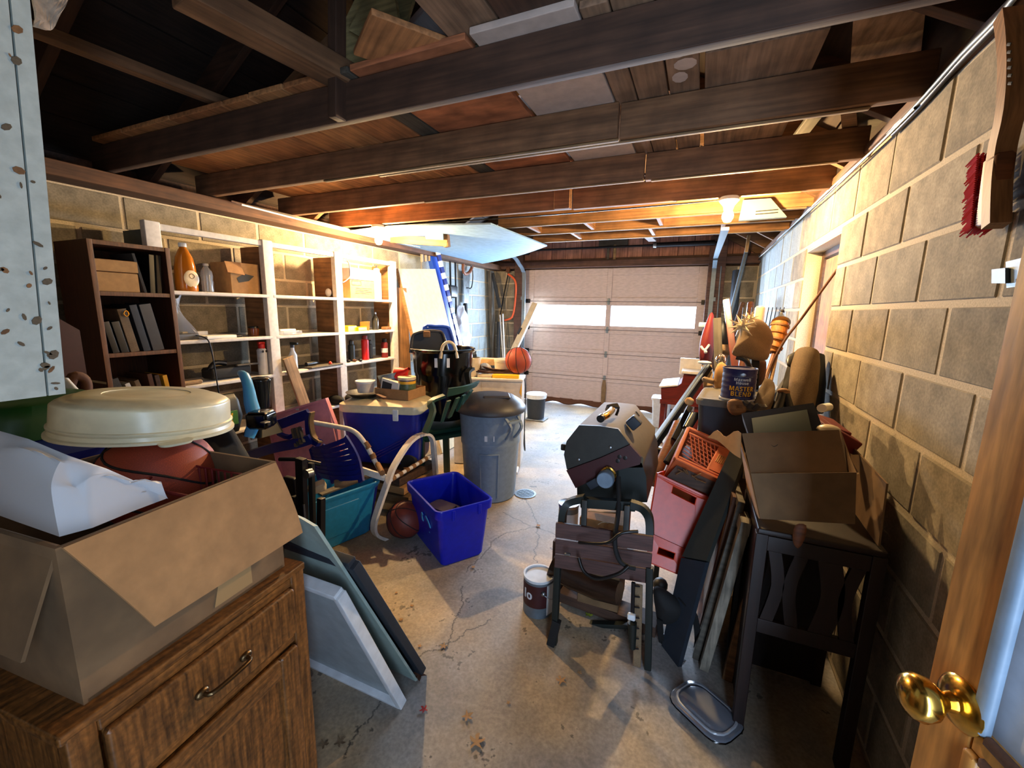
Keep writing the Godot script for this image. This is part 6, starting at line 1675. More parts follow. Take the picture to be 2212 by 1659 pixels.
	var pcn := thing("paint_can", "dark red labelled paint can with a white lid by the grill's left leg", "paint can")
	var pa: Vector3 = Vector3(-0.57, 0, -1.665) + Vector3(-0.03, 0, -0.06)
	part("body", geo().lathe([[0.0, 0.0], [0.068, 0.0], [0.071, 0.004], [0.071, 0.185], [0.068, 0.19]], pa, 28), M.galvanised, pcn)
	part("label", geo().lathe([[0.0712, 0.055], [0.0718, 0.057], [0.0718, 0.165], [0.0712, 0.167]], pa, 28), M.maroon, pcn)
	part("rim", geo().lathe([[0.073, 0.18], [0.075, 0.186], [0.073, 0.193], [0.064, 0.193], [0.062, 0.186], [0.0, 0.186]], pa, 28), M.white_plastic, pcn)
	part("handle_boss", geo().ball(pa + Vector3(0.045, 0.135, 0.058), 0.012, 12), M.steel, pcn)
	part("bail", geo().tube([pa + Vector3(0.045, 0.135, 0.065), pa + Vector3(0.085, 0.115, 0.05), pa + Vector3(0.11, 0.125, 0.0)], 0.002, 5, false, 4), M.steel, pcn)
	part("info_label", geo().lathe([[0.0719, 0.02], [0.072, 0.021], [0.072, 0.17], [0.0719, 0.171]].map(func(q): return q), pa, 28), M.maroon, pcn).visible = false
	part("side_label", geo().rod(pa + Vector3(0.068, 0.02, 0.026), pa + Vector3(0.068, 0.17, 0.026), 0.045, 0.003, Vector3(0.93, 0, 0.36), 0.0), M.white_plastic, pcn)
	words("lo", 0.06, M.white_plastic, Transform3D(Basis(Vector3.UP, -0.42), pa + Vector3(0, 0.115, 0)), pcn, "lettering", 0.072)
	# ------------------------------------------------ boots and straps on the floor
	var bo := thing("black_harness", "tangle of black straps and a buckle on the floor right of the grill", "straps")
	part("pouch", geo().ball(Vector3(-0.069, 0, -1.926) + Vector3(0, 0.13, -0.05), 0.035, 14), M.hood, bo)
	part("bundle", pillow(round_outline([Vector3(-0.087, 0.26, -1.75), Vector3(-0.035, 0.261, -1.75), Vector3(0.039, 0.208, -1.75), Vector3(0.03, 0.139, -1.75), Vector3(-0.051, 0.1, -1.75), Vector3(-0.075, 0.171, -1.75)]), Vector3(0, 0.01, 0.05)), M.black_rubber, bo)
	for q in [[Vector3(-0.05, 0.148, -1.7), Vector3(-0.034, 0, -1.755), Vector3(-0.017, 0, -1.777)], [Vector3(0.022, 0.246, -1.75), Vector3(0.079, 0.214, -1.7), Vector3(0.105, 0, -1.791), Vector3(0.044, 0, -1.695), Vector3(0.004, 0, -1.745)]]: part("strap", geo().strip(q, 0.025, 0.006, Vector3(1, 0, 0.3), 4), M.black_rubber, bo)
	part("buckle", geo().box(Vector3(-0.029, 0, -1.786) + Vector3(0, 0.012, 0), Vector3(0.03, 0.018, 0.02), 0.003), M.steel, bo)
	# ------------------------------------------------ red bins and milk crate
	var boxes := [[[Vector3(-0.122, 0.686, -1.98), Vector3(0.102, 0.613, -1.98), Vector3(0.056, 0.39, -1.88), Vector3(-0.137, 0.44, -1.88)], "upper orange red stacking bin, tilted, right of the grill", [Vector3(-0.053, 0.642, -1.975), Vector3(0.053, 0.605, -1.975), Vector3(0.047, 0.57, -1.96), Vector3(-0.058, 0.609, -1.96)]], [[Vector3(-0.13, 0.442, -1.87), Vector3(0.055, 0.393, -1.87), Vector3(0.033, 0.296, -1.83), Vector3(-0.123, 0.325, -1.83)], "lower orange red stacking bin under the tilted one", [Vector3(-0.087, 0.391, -1.86), Vector3(-0.013, 0.379, -1.86), Vector3(-0.017, 0.347, -1.85), Vector3(-0.092, 0.359, -1.85)]]]
	for i in 2:
		var q = boxes[i]
		var f: Array = q[0]
		var h: Array = q[2]
		var sb := thing("stacking_bin", q[1], "bin", "orange red stacking bins")
		var bk := Vector3(0.05, -0.06, -0.26)
		for j in 4: part("front", geo().sheet(f[j], f[(j + 1) % 4], h[(j + 1) % 4], h[j], 0.006), M.orange_red, sb)
		for j in 4:
			if j != 0: part(["top", "side", "bottom", "side"][j], geo().sheet(f[j], f[j] + bk, f[(j + 1) % 4] + bk, f[(j + 1) % 4], 0.006), M.orange_red, sb)
		part("back", geo().sheet(f[0] + bk, f[1] + bk, f[2] + bk, f[3] + bk, 0.006), M.dull_red, sb)
		for j in 4: part("slot_rim", geo().rod(h[j], h[(j + 1) % 4], 0.008, 0.012, Vector3.BACK), M.orange_red, sb)
		if i == 0:
			part("moulded_rim", geo().rod(f[0].lerp(f[3], 0.06), f[1].lerp(f[2], 0.06), 0.014, 0.012, Vector3.BACK), M.orange_red, sb)
	single("scrap_heap", geo().hexa([Vector3(-0.044, 0.731, -2), Vector3(0.121, 0.679, -2), Vector3(0.097, 0.621, -1.99), Vector3(-0.083, 0.671, -1.99), Vector3(-0.048, 0.662, -2.2), Vector3(0.133, 0.604, -2.2), Vector3(0.108, 0.537, -2.2), Vector3(-0.091, 0.592, -2.2)]), M.dark_wood, "dark slatted crate edge between the orange milk crate and the red bin", "crate")
	for k in 9:
		var a := (Vector3(-0.042, 0.721, -1.985)).lerp(Vector3(0.064, 0.678, -1.985), rng.randf())
		single("wood_chip", geo().rod(a, a + Vector3(rng.randf_range(-0.04, 0.04), rng.randf_range(-0.02, 0.03), 0.01), 0.012, 0.005), M.tan_wood, "pale wood chip among the scraps under the milk crate", "chip", "wood chips under the milk crate")
	var mc := thing("milk_crate", "orange plastic milk crate tipped with its lattice side up, right of the grill", "crate")
	var cf: Array = [Vector3(-0.012, 0.858, -2.2), Vector3(0.21, 0.782, -2.2), Vector3(0.134, 0.692, -2), Vector3(-0.054, 0.758, -2)]
	var cn: Vector3 = (cf[1] - cf[0]).cross(cf[3] - cf[0]).normalized()
	if cn.z > 0: cn = -cn
	for j in 4:
		part("rim", geo().rod(cf[j], cf[(j + 1) % 4], 0.016, 0.022, cn), M.crate_orange, mc)
		part("side", geo().sheet(cf[j], cf[j] + cn * 0.24, cf[(j + 1) % 4] + cn * 0.24, cf[(j + 1) % 4], 0.005), M.crate_orange, mc)
	var on := func(u: float, v: float) -> Vector3: return cf[0].lerp(cf[1], u).lerp(cf[3].lerp(cf[2], u), v)
	for k in 8:
		var s := 0.08 + k * 0.085
		part("lattice_bar", geo().rod(on.call(s, 0.14), on.call(minf(s + 0.28, 0.7), 0.14 + (minf(s + 0.28, 0.7) - s) * 2.4), 0.005, 0.006, cn), M.crate_orange, mc)
	for k in 7:
		var v := 0.16 + k * 0.1
		part("lattice_bar", geo().rod(on.call(0.08, v), on.call(0.7, minf(v + 0.15, 0.88)), 0.005, 0.006, cn), M.crate_orange, mc)
	part("rib", geo().rod(on.call(0.7, 0.1), on.call(0.7, 0.9), 0.012, 0.01, cn), M.crate_orange, mc)
	part("rib", geo().rod(on.call(0.05, 0.12), on.call(0.95, 0.12), 0.012, 0.01, cn), M.crate_orange, mc)
	part("rib", geo().rod(on.call(0.05, 0.9), on.call(0.95, 0.9), 0.012, 0.01, cn), M.crate_orange, mc)
	part("name_panel", geo().sheet(on.call(0.72, 0.15), on.call(0.95, 0.15), on.call(0.95, 0.85), on.call(0.72, 0.85), 0.005), M.crate_orange, mc)
	for k in 5: part("raised_bar", geo().rod(on.call(0.76 + 0.035 * k, 0.35), on.call(0.76 + 0.035 * k, 0.6), 0.005, 0.016, cn), M.card_light, mc)
	single("white_scrap", geo().ball(on.call(0.2, 0.45) + cn * 0.05, 0.025, 12, Vector3(1, 1.5, 0.6)), M.white_plastic, "white round scrap inside the orange milk crate", "scrap")
	# ------------------------------------------------ boards and window sashes leaning to the right
	single("leaning_board", geo().sheet(Vector3(0.188, 0.869, -2), Vector3(0.23, 0.835, -1.95), Vector3(0.114, 0.449, -1.72), Vector3(0.025, 0.399, -1.8), 0.02), mat("dark_panel_paint", Color(0.16, 0.17, 0.15), 0.8, "dust", Vector3.ONE * 3.0), "dark green grey panel leaning between the red bins and the window sashes", "panel")
	single("slate_board", geo().sheet(Vector3(0.025, 0.399, -1.8), Vector3(0.114, 0.449, -1.72), Vector3(0.05, 0.0, -1.66), Vector3(-0.02, 0.0, -1.75), 0.02), M.slate, "lower dark board standing on the floor under the red bins", "panel")
	sash("brown stained window sash nearest the red bins", Vector3(0.11, 0, -1.794), Vector3(0.191, 0.704, -1.8), Vector3(0.182, 0.7, -2.043), Vector3(0.13, 0.0, -2.3), 0.04, 0.03, M.rust)
	sash("grey painted window sash second from the red bins", Vector3(0.1, 0.0, -1.72), Vector3(0.204, 0.709, -1.75), Vector3(0.195, 0.7, -2.038), Vector3(0.15, 0.0, -2.25), 0.03, 0.025, M.grey_wood)
	sash("weathered white edged window sash, third from the red bins", Vector3(0.132, 0, -1.673), Vector3(0.216, 0.669, -1.66), Vector3(0.211, 0.64, -2.182), Vector3(0.17, 0.0, -2.2), 0.05, 0.035, M.window_frame)
	sash("bare wood window sash nearest the dark stool", Vector3(0.214, 0, -1.659), Vector3(0.28, 0.654, -1.655), Vector3(0.282, 0.62, -1.856), Vector3(0.27, 0.0, -2.0), 0.055, 0.035, M.tan_wood)
	sash("narrow window sash leaning directly against the dark stool", Vector3(0.239, 0, -1.657), Vector3(0.297, 0.654, -1.65), Vector3(0.303, 0.62, -1.866), Vector3(0.3, 0.0, -2.0), 0.03, 0.02, M.grey_wood)
	# ------------------------------------------------ dark stool with the carton on it
	var so := thing("wooden_stool", "dark red wooden stool frame with arched cut-outs under the open carton", "stool")
	var sx0 := 0.235
	var sx1 := 0.53
	var sz := -1.46
	for x in [sx0, sx1]:
		for z in [sz, sz - 0.34]: part("leg", geo().rod(Vector3(x, 0, z), Vector3(x, 0.74, z), 0.035, 0.035, Vector3.BACK), M.stool_wood, so)
	for y in [0.71, 0.42]:
		for z in [sz, sz - 0.34]: part("rail", geo().rod(Vector3(sx0, y, z), Vector3(sx1, y, z), 0.02, 0.05), M.stool_wood, so)
	for k in 4:
		var x := lerpf(sx0 + 0.04, sx1 - 0.04, k / 3.0)
		part("splat", geo().strip([Vector3(x, 0.44, sz), Vector3(x + 0.02 * (1 if k % 2 == 0 else -1), 0.57, sz), Vector3(x, 0.69, sz)], 0.035 if k != 2 else 0.06, 0.014, Vector3.RIGHT, 4), M.stool_wood, so)
	part("seat", geo().box(Vector3((sx0 + sx1) / 2, 0.75, sz - 0.17), Vector3(sx1 - sx0 + 0.03, 0.02, 0.38), 0.004), M.stool_wood, so)
	part("back_panel", geo().box(Vector3((sx0 + sx1) / 2, 0.37, sz - 0.33), Vector3(sx1 - sx0 + 0.03, 0.72, 0.012), 0.001), M.stool_wood, so)  # added to the open stool to block bulb light from behind
	part("side_panel", geo().box(Vector3(sx0 + 0.005, 0.37, sz - 0.17), Vector3(0.012, 0.72, 0.3), 0.001), M.stool_wood, so)  # added with the back to keep the space under the stool dark
	single("wood_tongue", pillow(round_outline([Vector3(0.311, 0.8, -1.42), Vector3(0.338, 0.806, -1.42), Vector3(0.339, 0.761, -1.42), Vector3(0.326, 0.728, -1.42), Vector3(0.31, 0.75, -1.42)]), Vector3(0, 0, 0.008)), M.tool_wood, "brown rounded wooden tag hanging on the dark stool under the carton", "tag")
	var ob := thing("open_carton", "big open brown carton on the dark stool by the right wall", "carton")
	var cz := -1.5
	part("front", geo().sheet(Vector3(0.19, 0.914, -1.5), Vector3(0.444, 0.98, -1.45), Vector3(0.454, 0.833, -1.43), Vector3(0.225, 0.788, -1.45), 0.005), M.card_dark, ob)
	part("raised_flap", geo().sheet(Vector3(0.165, 1.009, -1.62), Vector3(0.434, 1.058, -1.62), Vector3(0.438, 0.96, -1.5), Vector3(0.191, 0.911, -1.505), 0.005), M.card_dark, ob)
	part("left_side", geo().sheet(Vector3(0.167, 0.978, -1.66), Vector3(0.191, 0.911, -1.51), Vector3(0.226, 0.786, -1.455), Vector3(0.247, 0.675, -1.85), 0.005), M.card, ob)
	part("torn_flap", geo().field(func(u, v): return (Vector3(0.165, 1.007, -1.64)).lerp(Vector3(0.065, 0.953, -1.78), u).lerp((Vector3(0.167, 0.928, -1.6)).lerp(Vector3(0.094, 0.945, -1.74), u), v) + Vector3(0, 0.012 * sin(u * 11.0) * (1.0 - v), 0.01 * sin(u * 7.0)), 10, 4, 0.004), M.card, ob)
	part("right_flap", geo().sheet(Vector3(0.437, 1.056, -1.63), Vector3(0.472, 0.963, -1.6), Vector3(0.453, 0.968, -1.47), Vector3(0.438, 0.96, -1.5), 0.005), M.card_dark, ob)
	part("back", geo().sheet(Vector3(0.21, 0.765, -1.86), Vector3(0.54, 0.765, -1.86), Vector3(0.54, 0.96, -1.86), Vector3(0.21, 0.96, -1.86), 0.005), M.card_dark, ob)
	part("right_side", geo().sheet(Vector3(0.53, 0.765, -1.46), Vector3(0.54, 0.765, -1.86), Vector3(0.54, 0.96, -1.86), Vector3(0.53, 0.95, -1.48), 0.005), M.card_dark, ob)
	for k in 4: part("print", geo().tube([Vector3(0.241, 1, -1.59) + Vector3(0.05 * k, 0, 0), Vector3(0.256, 0.991, -1.575) + Vector3(0.05 * k, 0.006 * (k % 2), 0), Vector3(0.272, 1.002, -1.585) + Vector3(0.05 * k, 0, 0)], 0.0015, 5, false, 3), M.ink, ob)
	# ------------------------------------------------ television, books, roll in the carton
	var tv := thing("dark_monitor", "dark framed board with a grey green dial face tilted in the open carton", "monitor")
	part("frame", geo().sheet(Vector3(0.174, 1.045, -1.8), Vector3(0.396, 1.11, -1.8), Vector3(0.419, 1.023, -1.7), Vector3(0.203, 0.969, -1.7), -0.05), M.slate, tv)
	part("screen", geo().sheet(Vector3(0.207, 1.029, -1.775), Vector3(0.375, 1.081, -1.775), Vector3(0.383, 1.019, -1.7), Vector3(0.213, 0.978, -1.695), 0.01), mat("screen_face", Color(0.3, 0.34, 0.31), 0.5), tv)
	for r in 2:
		var pts := []
		for k in 9:
			var a := PI * (0.05 + 0.9 * k / 8.0)
			pts.append((Vector3(0.212, 0.982, -1.688)).lerp(Vector3(0.381, 1.021, -1.692), 0.5 + 0.42 * cos(a) * (1.0 - 0.4 * r)).lerp((Vector3(0.206, 1.031, -1.768)).lerp(Vector3(0.373, 1.082, -1.768), 0.5 + 0.42 * cos(a) * (1.0 - 0.4 * r)), 0.85 * sin(a) * (1.0 - 0.45 * r)))
		part("dial_line", geo().tube(pts, 0.0014, 5), M.ink, tv)
	for k in 3: part("dial_tick", geo().tube([(Vector3(0.298, 1.002, -1.689)), (Vector3(0.212, 0.982, -1.688)).lerp(Vector3(0.381, 1.021, -1.692), 0.2 + 0.3 * k).lerp((Vector3(0.206, 1.031, -1.768)).lerp(Vector3(0.373, 1.082, -1.768), 0.2 + 0.3 * k), 0.7)], 0.0012, 5), M.ink, tv)
	for k in 2: single("red_book", geo().box(Vector3(0.459, 1.031, -1.86) + Vector3(0.03 * k, -0.02 - 0.02 * k, 0.02 * k), Vector3(0.1, 0.05, 0.12), 0.004, Basis.from_euler(Vector3(0.2, 0.3, -0.3 - 0.2 * k))), M.dull_red, ["dark red book tilted behind the dial board", "second dark red book under the first behind the dial board"][k], "book", "dark red books in the carton")
	single("paper_roll", geo().tube([Vector3(0.5, 1.033, -2.129), Vector3(0.56, 1.015, -2.278)], 0.018, 12), M.paper, "white paper roll against the right wall behind the dial board", "roll")
	single("white_bowl", geo().ball(Vector3(0.432, 1.035, -1.72), 0.03, 16, Vector3(1.2, 0.6, 1)), M.cream, "cream rounded dish at the carton's right edge", "dish")
	# ------------------------------------------------ dark tote and coffee can
	var dt := thing("dark_tote", "dark blue plastic tote with a dusty beige lid behind the milk crate", "tote")
	var to := Vector3(0.185, 0.0, -2.46)
	part("body", geo().loft([[0.62, 0.125, 0.16, 0.03], [0.97, 0.145, 0.18, 0.03]], to, Basis(Vector3.UP, -0.1)), M.slate, dt)
	part("lid", geo().loft([[0.965, 0.155, 0.19, 0.035], [0.99, 0.158, 0.193, 0.035], [1.0, 0.15, 0.185, 0.03], [1.0, 0.135, 0.17, 0.03], [0.995, 0.13, 0.165, 0.03]], to, Basis(Vector3.UP, -0.1)), mat("dusty_lid", Color(0.4, 0.38, 0.34), 0.8, "dust", Vector3.ONE * 3.0), dt)
	single("support_crate", geo().box(Vector3(0.19, 0.31, -2.5), Vector3(0.26, 0.62, 0.3), 0.006), M.dark_wood, "dark wooden crate carrying the dark blue tote", "crate")
	var cc := thing("coffee_can", "large blue coffee can with yellow lettering on the dark tote", "can")
	var ca := Vector3(0.20, 1.0, -2.36)
	var cb := Basis(Vector3.UP, 0.02)
	var prof := [[0.0, 0.0], [0.074, 0.0], [0.077, 0.004]]
	for k in 5: prof.append_array([[0.0765, 0.02 + 0.026 * k], [0.0745, 0.027 + 0.026 * k], [0.0765, 0.034 + 0.026 * k]])
	prof.append_array([[0.0765, 0.15], [0.079, 0.154], [0.079, 0.158], [0.074, 0.158], [0.072, 0.152], [0.0, 0.152]])
	part("body", geo().lathe(prof, ca, 36), M.label_blue, cc)
	part("base_ring", geo().lathe([[0.079, 0.0], [0.083, 0.002], [0.083, 0.008], [0.079, 0.01]], ca, 32), M.bag_white, cc)
	var lw := Basis(Vector3.UP, 0.12)
	words("MASTER", 0.03, M.gold, Transform3D(lw, ca + Vector3(0, 0.063, 0)), cc, "lettering", 0.078)
	words("BLEND", 0.03, M.gold, Transform3D(lw, ca + Vector3(0, 0.037, 0)), cc, "lettering", 0.078)
	words("Maxwell", 0.019, M.white_plastic, Transform3D(lw, ca + Vector3(0, 0.108, 0)), cc, "lettering", 0.078)
	words("House", 0.019, M.white_plastic, Transform3D(lw, ca + Vector3(0, 0.091, 0)), cc, "lettering", 0.078)
	part("emblem", geo().ball(ca + lw * Vector3(0, 0.131, 0.0765), 0.013, 14, Vector3(1, 0.75, 0.12)), M.steel, cc)
	for y in [0.016, 0.122]: part("border_line", geo().tube([ca + lw * Basis(Vector3.UP, -0.62) * Vector3(0, y, 0.0775), ca + lw * Basis(Vector3.UP, -0.3) * Vector3(0, y, 0.0775), ca + lw * Vector3(0, y, 0.0775), ca + lw * Basis(Vector3.UP, 0.3) * Vector3(0, y, 0.0775), ca + lw * Basis(Vector3.UP, 0.62) * Vector3(0, y, 0.0775)], 0.0007, 4), M.bin_grey, cc)
	# ------------------------------------------------ tools and bits behind
	single("beige_cloth", pillow(round_outline([Vector3(0.103, 1.109, -2.702), Vector3(0.134, 1.144, -2.722), Vector3(0.183, 1.084, -2.732), Vector3(0.174, 0.965, -2.705), Vector3(0.133, 0.932, -2.681), Vector3(0.101, 1.016, -2.683)]), Vector3(-0.01, 0.01, 0.05)), M.card_light, "crumpled beige cloth left of the blue coffee can", "cloth")
	single("mallet_stick", geo().rod(Vector3(0.037, 1.047, -2.661), Vector3(0.125, 1.022, -2.695), 0.03, 0.03, Vector3.UP, 0.01), M.pale_wood, "pale wooden handle lying on the dark tote's lid", "handle")
	var hm := thing("hatchet", "black handled hatchet with a chrome head left of the coffee can", "hatchet")
	part("head", pillow(round_outline([Vector3(0.1, 1.151, -2.819), Vector3(0.122, 1.182, -2.835), Vector3(0.157, 1.166, -2.847), Vector3(0.157, 1.111, -2.837), Vector3(0.115, 1.124, -2.821)]), Vector3(0, 0, 0.03)), M.chrome, hm)
	part("handle", geo().rod(Vector3(0.144, 1.128, -2.801), Vector3(0.112, 1.056, -2.696), 0.025, 0.03, Vector3.BACK, 0.006), M.black, hm)
	single("white_claw", geo().ball(Vector3(0.045, 1.111, -2.954), 0.03, 12, Vector3(1.4, 0.4, 0.7)), M.white_plastic, "white curled tool end at the top of the bed rail", "tool")
	plank("grey_post", Vector3(0.142, 0.961, -2.968), Vector3(0.098, 1.388, -3.141), 0.05, 0.03, Vector3.BACK, M.grey_wood)
	tag(get_child(-1), "grey wooden post standing behind the hatchet", "post")
	plank("red_post", Vector3(0.22, 1.078, -2.913), Vector3(0.143, 1.51, -3.184), 0.04, 0.03, Vector3.BACK, M.red_wood)
	tag(get_child(-1), "reddish wooden post standing left of the tan canvas hood", "post")
	plank("tan_board", Vector3(0.081, 0.951, -2.995), Vector3(0.063, 1.079, -3.066), 0.06, 0.03, Vector3.BACK, M.pale_wood)
	tag(get_child(-1), "pale board end behind the bed rail's top", "board")
	var lj := thing("red_vest", "red padded vest with white straps hanging by the right door jamb", "vest")
	part("vest", pillow(round_outline([Vector3(0.061, 1.427, -3.298), Vector3(0.086, 1.38, -3.3), Vector3(0.099, 1.189, -3.27), Vector3(0.082, 1.077, -3.241), Vector3(0.019, 1.091, -3.216), Vector3(0.008, 1.219, -3.235), Vector3(0.032, 1.347, -3.27)]), Vector3(0, 0, 0.05)), M.dull_red, lj)
	part("strap", geo().tube([Vector3(0.016, 1.197, -3.179), Vector3(0.041, 1.174, -3.164), Vector3(0.067, 1.208, -3.204)], 0.008, 6, false, 4), M.paper, lj)
	part("buckle", geo().ball(Vector3(0.048, 1.163, -3.153), 0.012, 10), M.white_plastic, lj)
	single("white_bracket", geo().box(Vector3(0.059, 1.337, -3.447), Vector3(0.14, 0.035, 0.05), 0.004), M.white_plastic, "short white shelf end behind the red vest", "shelf")
	var cp := thing("baseball_cap", "dark blue cap on a tan head form behind the red post", "cap")
	part("crown", pillow(round_outline([Vector3(0.112, 1.212, -3.169), Vector3(0.101, 1.304, -3.182), Vector3(0.138, 1.37, -3.21), Vector3(0.196, 1.358, -3.234), Vector3(0.215, 1.214, -3.214)]), Vector3(0, 0, 0.06)), M.slate, cp)
	part("band", pillow(round_outline([Vector3(0.105, 1.222, -3.157), Vector3(0.214, 1.218, -3.203), Vector3(0.213, 1.153, -3.191), Vector3(0.151, 1.149, -3.163), Vector3(0.115, 1.167, -3.151)]), Vector3(0, 0, 0.05)), M.tan_cloth, cp)
	var sh := thing("canvas_hood", "tan canvas hood standing on a black curved frame in the right hand pile", "hood")
	part("hood", pillow(round_outline([Vector3(0.183, 1.19, -2.697), Vector3(0.195, 1.238, -2.733), Vector3(0.211, 1.292, -2.773), Vector3(0.227, 1.347, -2.802), Vector3(0.261, 1.377, -2.822), Vector3(0.303, 1.391, -2.854), Vector3(0.343, 1.375, -2.88), Vector3(0.38, 1.333, -2.899), Vector3(0.397, 1.28, -2.897), Vector3(0.385, 1.232, -2.871), Vector3(0.367, 1.165, -2.817), Vector3(0.301, 1.161, -2.765), Vector3(0.243, 1.177, -2.732)]), Vector3(-0.03, 0.02, 0.055), 1.0, 7), M.tan_cloth, sh)
	part("frame_arc", geo().tube([Vector3(0.203, 1.175, -2.725), Vector3(0.251, 1.162, -2.721), Vector3(0.284, 1.106, -2.725), Vector3(0.297, 1.015, -2.714)], 0.013, 8, false, 4), M.black, sh)
	part("frame_post", geo().rod(Vector3(0.31, 1.165, -2.814), Vector3(0.315, 0.999, -2.741), 0.04, 0.03, Vector3.BACK), M.black_rubber, sh)
	for q in [[Vector2(0, 0), "spiky pale wooden star ornament on the tan canvas hood", 0.075], [Vector2(1, 0), "smaller spiky ornament half hidden behind the first one", 0.05]]:
		var ct: Vector3 = Vector3(0.21, 1.356, -2.652) if q[0].x == 0 else Vector3(0.25, 1.396, -2.721)
		var stt := thing("spiky_star", q[1], "ornament", "spiky ornaments")
		for k in 16:
			var ph := acos(1.0 - 2.0 * (k + 0.5) / 16.0)
			var th := PI * (1.0 + sqrt(5.0)) * k
			var d := Vector3(sin(ph) * cos(th), cos(ph), sin(ph) * sin(th))
			part("spike", geo().tube([ct, ct + d * q[2]], [0.012 * q[2] / 0.075, 0.001], 6), M.cream, stt)
	var rk := thing("garden_rake", "steel tined rake leaning on the right wall behind the canvas hood", "rake")
	for k in 11:
		part("tine", geo().tube([(Vector3(0.241, 1.322, -3.08)).lerp(Vector3(0.499, 1.285, -3.464), k / 10.0), (Vector3(0.242, 1.462, -3.107)).lerp(Vector3(0.525, 1.471, -3.51), k / 10.0)], 0.0035, 5), M.dark_steel, rk)
	part("cross_bar", geo().tube([Vector3(0.238, 1.319, -3.078), Vector3(0.358, 1.338, -3.245), Vector3(0.499, 1.285, -3.464)], 0.007, 6, false, 4), M.dark_steel, rk)
	part("handle", geo().tube([Vector3(0.358, 1.332, -3.244), Vector3(0.331, 0.985, -2.833)], 0.014), M.tool_wood, rk)
	single("cream_candle", geo().lathe(can_prof(0.03, 0.13), Vector3(0.345, 1.343, -3.185), 16), M.cream, "cream tube standing in front of the rake tines", "tube")
	for q in [["dark pipe standing in the right back corner", Vector3(0.359, 1.353, -5.9), Vector3(0.357, 1.945, -6.05), 0.05, "slate"], ["galvanised pipe leaning in the right back corner", Vector3(0.307, 1.354, -5.7), Vector3(0.447, 2.317, -5.9), 0.022, "galvanised"], ["dark slanted stick behind the spiky ornaments", Vector3(0.312, 1.325, -4.6), Vector3(0.359, 1.523, -4.7), 0.025, "dark_wood"], ["reddish stick beside the rake's first tines", Vector3(0.412, 1.371, -4.6), Vector3(0.425, 1.524, -4.7), 0.03, "tool_wood"]]:
		single("long_pipe", geo().tube([q[1] + (q[1] - q[2]) * ((q[1].y - 0.01) / (q[2].y - q[1].y)), q[2]], q[3]), M[q[4]], q[0], "pipe")
	var tk := thing("garden_torch", "woven bamboo garden torch with a conical cap leaning by the right wall", "torch")
	part("basket", geo().tube([Vector3(0.429, 1.189, -3.026), Vector3(0.444, 1.264, -3.069), Vector3(0.456, 1.362, -3.127)], [0.03, 0.042, 0.05], 14), M.bamboo, tk)
	for k in 4: part("weave_band", geo().tube([(Vector3(0.432, 1.217, -3.033)).lerp(Vector3(0.457, 1.357, -3.126), k / 3.3), (Vector3(0.436, 1.228, -3.037)).lerp(Vector3(0.459, 1.368, -3.129), k / 3.3)], 0.042 + 0.004 * k, 14), M.tan_wood if k % 2 else M.bamboo, tk)
	part("cap", geo().tube([Vector3(0.459, 1.368, -3.129), Vector3(0.459, 1.379, -3.143), Vector3(0.462, 1.408, -3.149), Vector3(0.462, 1.431, -3.165)], [0.055, 0.05, 0.02, 0.012], 14), M.steel, tk)
	part("finial", geo().ball(Vector3(0.466, 1.44, -3.168), 0.014, 10), M.dark_steel, tk)
	part("pole", geo().tube([Vector3(0.429, 1.189, -3.026), Vector3(0.373, 1.013, -2.857)], 0.013), M.tool_wood, tk)
	single("torch_pole", geo().tube([Vector3(0.446, 1.179, -3.054), Vector3(0.405, 1, -2.869)], 0.012), M.pale_wood, "pale pole beside the garden torch's pole", "pole")
	single("bent_rod", geo().tube([Vector3(0.362, 1.051, -2.693), Vector3(0.381, 1.108, -2.768), Vector3(0.415, 1.207, -2.802), Vector3(0.456, 1.296, -2.837), Vector3(0.519, 1.396, -2.884), Vector3(0.56, 1.486, -2.863), Vector3(0.654, 1.666, -2.884)], 0.007, 8, false, 3), M.rust, "long thin bent brown rod rising across the right wall", "rod")
	single("straw_bundle", pillow(round_outline([Vector3(0.323, 1.161, -2.864), Vector3(0.375, 1.143, -2.883), Vector3(0.372, 1.027, -2.86), Vector3(0.324, 1.007, -2.834)]), Vector3(0, 0, 0.03)), M.rust, "dry brown bristles of an upturned broom under the canvas hood", "broom")
	single("dark_shrub_box", geo().box(Vector3(0.343, 1.008, -2.787) - Vector3(0, 0.09, 0), Vector3(0.2, 0.14, 0.14), 0.01), M.dark_steel, "dark steel box right of the blue coffee can", "box")
	single("bucket_liner", geo().box(Vector3(0.42, 0.45, -2.55), Vector3(0.3, 0.9, 0.34), 0.02), M.black_rubber, "black bin full of tools between the dark tote and the right wall", "bin")
	# shovels, roll, boots in front of them
	for q in [["tan grey shovel blade leaning right of the coffee can", [Vector3(0.272, 1.002, -2.312), Vector3(0.316, 1.106, -2.406), Vector3(0.359, 1.088, -2.422), Vector3(0.359, 1.043, -2.358), Vector3(0.337, 0.976, -2.28), Vector3(0.275, 0.954, -2.249)], "tan_cloth"], ["dark grey spade blade leaning against the rolled foam", [Vector3(0.364, 1.034, -2.414), Vector3(0.415, 1.107, -2.506), Vector3(0.435, 1.159, -2.58), Vector3(0.465, 1.148, -2.591), Vector3(0.437, 1.069, -2.452), Vector3(0.394, 1.017, -2.369), Vector3(0.359, 1.005, -2.295)], "grey_cloth"], ["black plastic tool grip above the dark spade", [Vector3(0.431, 1.159, -2.578), Vector3(0.44, 1.207, -2.647), Vector3(0.505, 1.237, -2.681), Vector3(0.499, 1.208, -2.673), Vector3(0.462, 1.148, -2.59)], "black"]]:
		single("shovel", pillow(round_outline(q[1], 2), Vector3(-0.01, 0.005, 0.02)), M[q[2]], q[0], "tool" if q[2] == "black" else "shovel")
